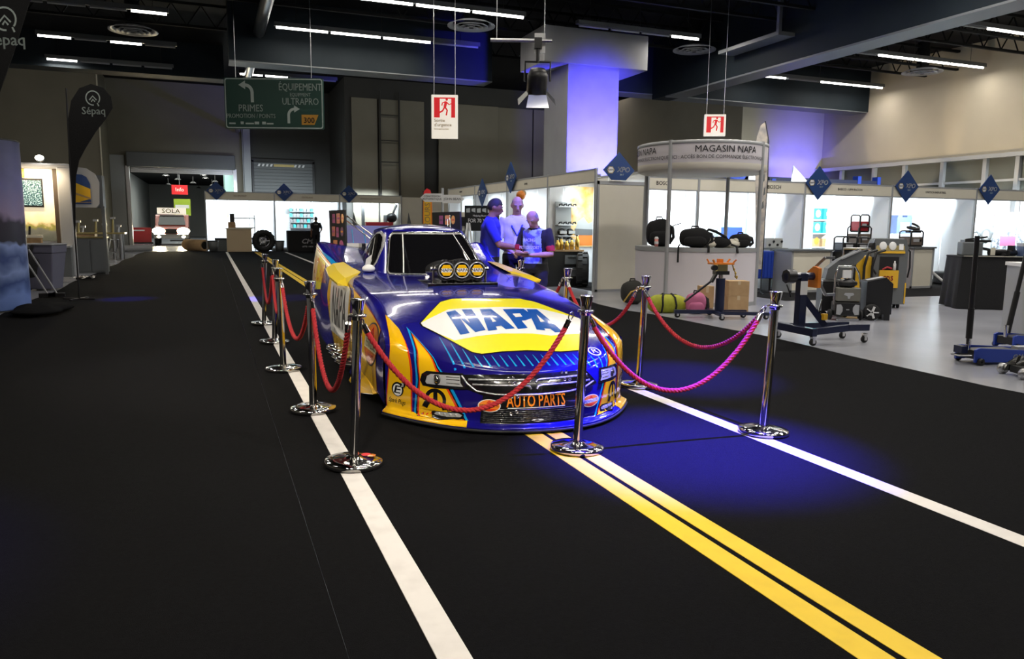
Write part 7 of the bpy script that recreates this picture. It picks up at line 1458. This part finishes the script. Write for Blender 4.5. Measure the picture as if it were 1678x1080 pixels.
    for p in me.polygons:
        c = p.center; nm, t = region(c); m_ = 0
        if nm == 'trunk' and (c.z > waist): shirt.append(p.index) if (c - nk).dot(up) < .02 else None
        elif nm == 'uarm' and t < sleeve: shirt.append(p.index); (red.append(p.index) if jersey and t > sleeve - .22 else None)
        elif nm == 'uarm' and sleeve >= 1: shirt.append(p.index)
        elif nm == 'farm' and sleeve > 1 and t < sleeve - 1: shirt.append(p.index)
        elif nm in ('trunk', 'leg'): pants.append(p.index)
        elif nm == 'foot': m_ = 2
        p.material_index = m_
    body = bpy.data.objects.new('body', me); COL.objects.link(body); body.parent = root
    def garment(nm, faces, mats, off, pick=None, ripple=.004):
        used = {}; g = MB(); vs = []; fs = []; ms = []; cnt = {}
        for fi in faces:
            f = []
            for v in me.polygons[fi].vertices:
                if v not in used: used[v] = len(vs); c = cos[v]; vs.append(c + nor[v] * (off + ripple * math.sin(c.z * 38 + c.x * 17) * math.sin(c.x * 23 + c.y * 19)))
                f.append(used[v])
            fs.append(tuple(f)); ms.append(pick(me.polygons[fi].center) if pick else 0)
            for a, b in zip(f, f[1:] + f[:1]): k = (min(a, b), max(a, b)); cnt[k] = cnt.get(k, 0) + 1; 
        inv = {b: a for a, b in used.items()}; base = len(vs); rim = {}
        for (a, b), c_ in cnt.items():
            if c_ == 1:
                for q in (a, b):
                    if q not in rim: rim[q] = len(vs); vs.append(cos[inv[q]].copy())
                fs.append((a, b, rim[b], rim[a])); ms.append(ms[0])
        g.v = [tuple(v) for v in vs]; g.f = fs; g.m = ms; g.s = [True] * len(fs)
        return g.build(nm, mats, root)
    rs_ = set(red)
    if jersey:
        side_m = lambda c: 1 if abs(c.dot(across)) > .13 or c.dot(V((0, 1, 0))) > .05 else 0
        body_f = [f for f in shirt if f not in rs_]
        garment(top, body_f, ['jersey_print', 'shirt_black'], .012, side_m); garment('sleeve_band', red, ['rope_red'], .014)
    else: garment(top, shirt, [top_mat], .012)
    garment('trousers', pants, [bottom_mat], .008)
    # eyes, mouth, hair
    for s in (-1, 1):
        e = MB().ell(H(s * .031, -.083, .012), (.0115, .007, .0055), 10, 8, rot=hm).build('eye', 'eye_white', root)
        MB().ell(H(s * .031, -.0895, .011), (.005, .003, .005), 8, 6, rot=hm).build('iris', 'eye_dark', e)
        MB().tube([H(s * .016, -.096, .030), H(s * .033, -.097, .034), H(s * .050, -.086, .030)], .004, 6).build('eyebrow', hair, root)
    MB().tube([H(-.022, -.098, -.053), H(0, -.104, -.051), H(.022, -.098, -.053)], .0045, 6).build('mouth', 'lip', root)
    def hairfn(p):
        q = headfn(p); return q
    hb = MB(); nu, nv = 26, 14
    lim = (lambda a: 2.0 if math.sin(a) > .25 else 1.12 if math.sin(a) < -.45 else 1.45)
    pts = []
    for j in range(nv + 1):
        for i in range(nu):
            a = 2 * math.pi * i / nu; t1 = lim(a); t0 = .0 if not bald else .95
            if bald and math.sin(a) < -.2: t1 = t0 + .02 if math.sin(a) < -.35 else 1.4
            t = lerp(t0, max(t1, t0 + .02), j / nv); p = headfn(V((math.sin(t) * math.cos(a), math.sin(t) * math.sin(a), math.cos(t))))
            k = 1.07 if not bald else 1.035; pts.append(H(p.x * .077 * k, p.y * .093 * k, p.z * .118 * k + .002))
    hb.add(pts, [(j * nu + i, j * nu + (i + 1) % nu, (j + 1) * nu + (i + 1) % nu, (j + 1) * nu + i) for j in range(nv) for i in range(nu)], 0, True); hb.build('hair', hair, root)
    return root, J, H
def joints(**k):
    J = {'pelvis': (0, 0, .95), 'chest': (0, -.01, 1.24), 'neck': (0, .01, 1.47), 'head': (0, -.015, 1.625), 'shoulder.L': (-.185, .01, 1.41), 'shoulder.R': (.185, .01, 1.41), 'elbow.L': (-.23, .03, 1.12), 'elbow.R': (.23, .03, 1.12), 'wrist.L': (-.24, -.04, .87), 'wrist.R': (.24, -.04, .87),
         'hip.L': (-.095, 0, .92), 'hip.R': (.095, 0, .92), 'knee.L': (-.105, -.02, .50), 'knee.R': (.105, -.02, .50), 'ankle.L': (-.11, .02, .09), 'ankle.R': (.11, .02, .09)}
    J.update({a.replace('_', '.'): b for a, b in k.items()}); return J
Rz = lambda a: R(a)
# 1: polo, seen from his left side, reaching forward (faces the jersey wearer)
p1, J1, H1 = person('person', 'person in a dark blue polo reaching forward beside the car, short dark hair', (3.66, 10.12, 0), R(72), joints(neck=(0, -.02, 1.48), head=(0, -.07, 1.63), elbow_L=(-.24, -.12, 1.14), wrist_L=(-.10, -.36, 1.10), elbow_R=(.24, -.10, 1.14), wrist_R=(.12, -.33, 1.12), palm_L=(.5, 0, -.6), palm_R=(-.5, 0, .6)), 'skin_tan', 'polo_shirt', 'polo_blue', sleeve=.82, head_rot=(16, 0), scale=1.06)
MB().tube([J1['neck'] + V((.07 * math.cos(a), .065 * math.sin(a), .0 - .015 * math.sin(a))) for a in [2 * math.pi * k / 16 for k in range(16)]], .016, 6, closed=True).build('collar', 'polo_blue', p1)
MB().bx(.243, .25, -.08, -.03, 1.215, 1.235).build('sleeve_print', 'text_white', p1)
# 2: white shirt with lanyard, looking down
p2, J2, H2 = person('person', 'bald person in a white shirt with blue lanyard, middle of the three', (4.22, 10.50, 0), R(-16), joints(neck=(0, -.02, 1.48), head=(0, -.06, 1.63), elbow_L=(-.26, -.03, 1.13), wrist_L=(-.10, -.22, 1.02), elbow_R=(.26, -.03, 1.13), wrist_R=(.10, -.24, 1.03)), 'skin_pale', 'shirt', 'shirt_white', sleeve=1.7, hair='hair_grey', bald=True, head_rot=(20, 0), scale=1.09)
MB().tube([V((-.075, .05, 1.49)), V((-.095, -.06, 1.44)), V((-.07, -.15, 1.33)), V((-.01, -.175, 1.22)), V((.05, -.16, 1.33)), V((.09, -.07, 1.44)), V((.075, .05, 1.49))], .015, 6).build('lanyard', 'blue_metal', p2)
MB().bx(-.05, .04, -.185, -.178, 1.09, 1.22).build('badge', 'white_plastic', p2)
for s in (-1, 1): MB().prism([(0, 0), (s * .075, .03), (s * .06, -.035), (s * .02, -.05)][::s], F((0, -.105, 1.45)), 0, .006).build('collar', 'shirt_white', p2)
MB().bx(.06, .16, -.145, -.138, 1.22, 1.34).build('chest_pocket', 'shirt_white', p2)
for k, z in enumerate((1.18, 1.06)): MB().cyl((.005, -.152, z), (.005, -.148, z), .008, n=8).build('button', 'grey_panel', p2)
# 3: jersey, looking down at the phone in his hands
p3, J3, H3 = person('person', 'balding person in a black, blue and white racing jersey looking down at a phone', (4.12, 9.55, 0), R(-48), joints(neck=(0, -.04, 1.45), head=(0, -.11, 1.585), elbow_L=(-.25, -.06, 1.12), wrist_L=(-.05, -.30, 1.12), elbow_R=(.26, -.05, 1.11), wrist_R=(.06, -.30, 1.10), palm_L=(.5, 0, .5), palm_R=(-.5, 0, .5)), 'skin_ruddy', 'jersey', 'jersey_print', sleeve=.86, hair='hair_grey', bald=True, head_rot=(32, 0), scale=.99, jersey=True, bottom_mat='trousers_black')
MB().tube([J3['neck'] + V((.078 * math.cos(a), .07 * math.sin(a), .0)) for a in [2 * math.pi * k / 16 for k in range(16)]], .018, 6, closed=True).build('collar', 'shirt_black', p3)
for tx, z in (('RACING', 1.30), ('MOTORSPORT', 1.20)): MB().text(tx, .06, F((-.02, -.163, z)), .003, bold=.01, sx=.75).build('chest_print', 'text_white', p3)
q = p3.matrix_basis @ V((0.0, -.40, 1.13))
t = thing('phone', 'small dark phone held between the hands of the jersey wearer', 'phone', tuple(Matrix.Rotation(R(-48), 3, 'Z') @ (V((0, -.385, 1.125)) * .99) + V((4.12, 9.55, 0))), R(-48)); MB().bx(-.075, .075, -.035, .035, -.004, .004).build('case', 'black_plastic', t, bevel=.003); MB().bx(-.07, .07, -.031, .031, .004, .005).build('screen', 'glass_dark', t)
# 4, 5: far figures
p4, J4, H4 = person('person', 'person in black seen from behind at the CMA table of the far booths', (5.15, 41.0, 0), R(172), joints(elbow_L=(-.27, -.05, 1.14), wrist_L=(-.2, -.2, 1.0)), 'skin_tan', 'shirt', 'shirt_black', sleeve=.85, head_rot=(8, 0), vox=.016, scale=1.05)
MB().text('CMA', .09, F((0, .135, 1.36), (-1, 0, 0), (0, 0, 1)), .003, bold=.01).build('back_print', 'text_white', p4)
p5, J5, H5 = person('person', 'person in dark clothes standing beside the lit truck in the loading door', (.05, 52.6, 0), R(-70), joints(), 'skin_tan', 'shirt', 'shirt_black', sleeve=1.8, head_rot=(5, 0), vox=.016, scale=1.06)
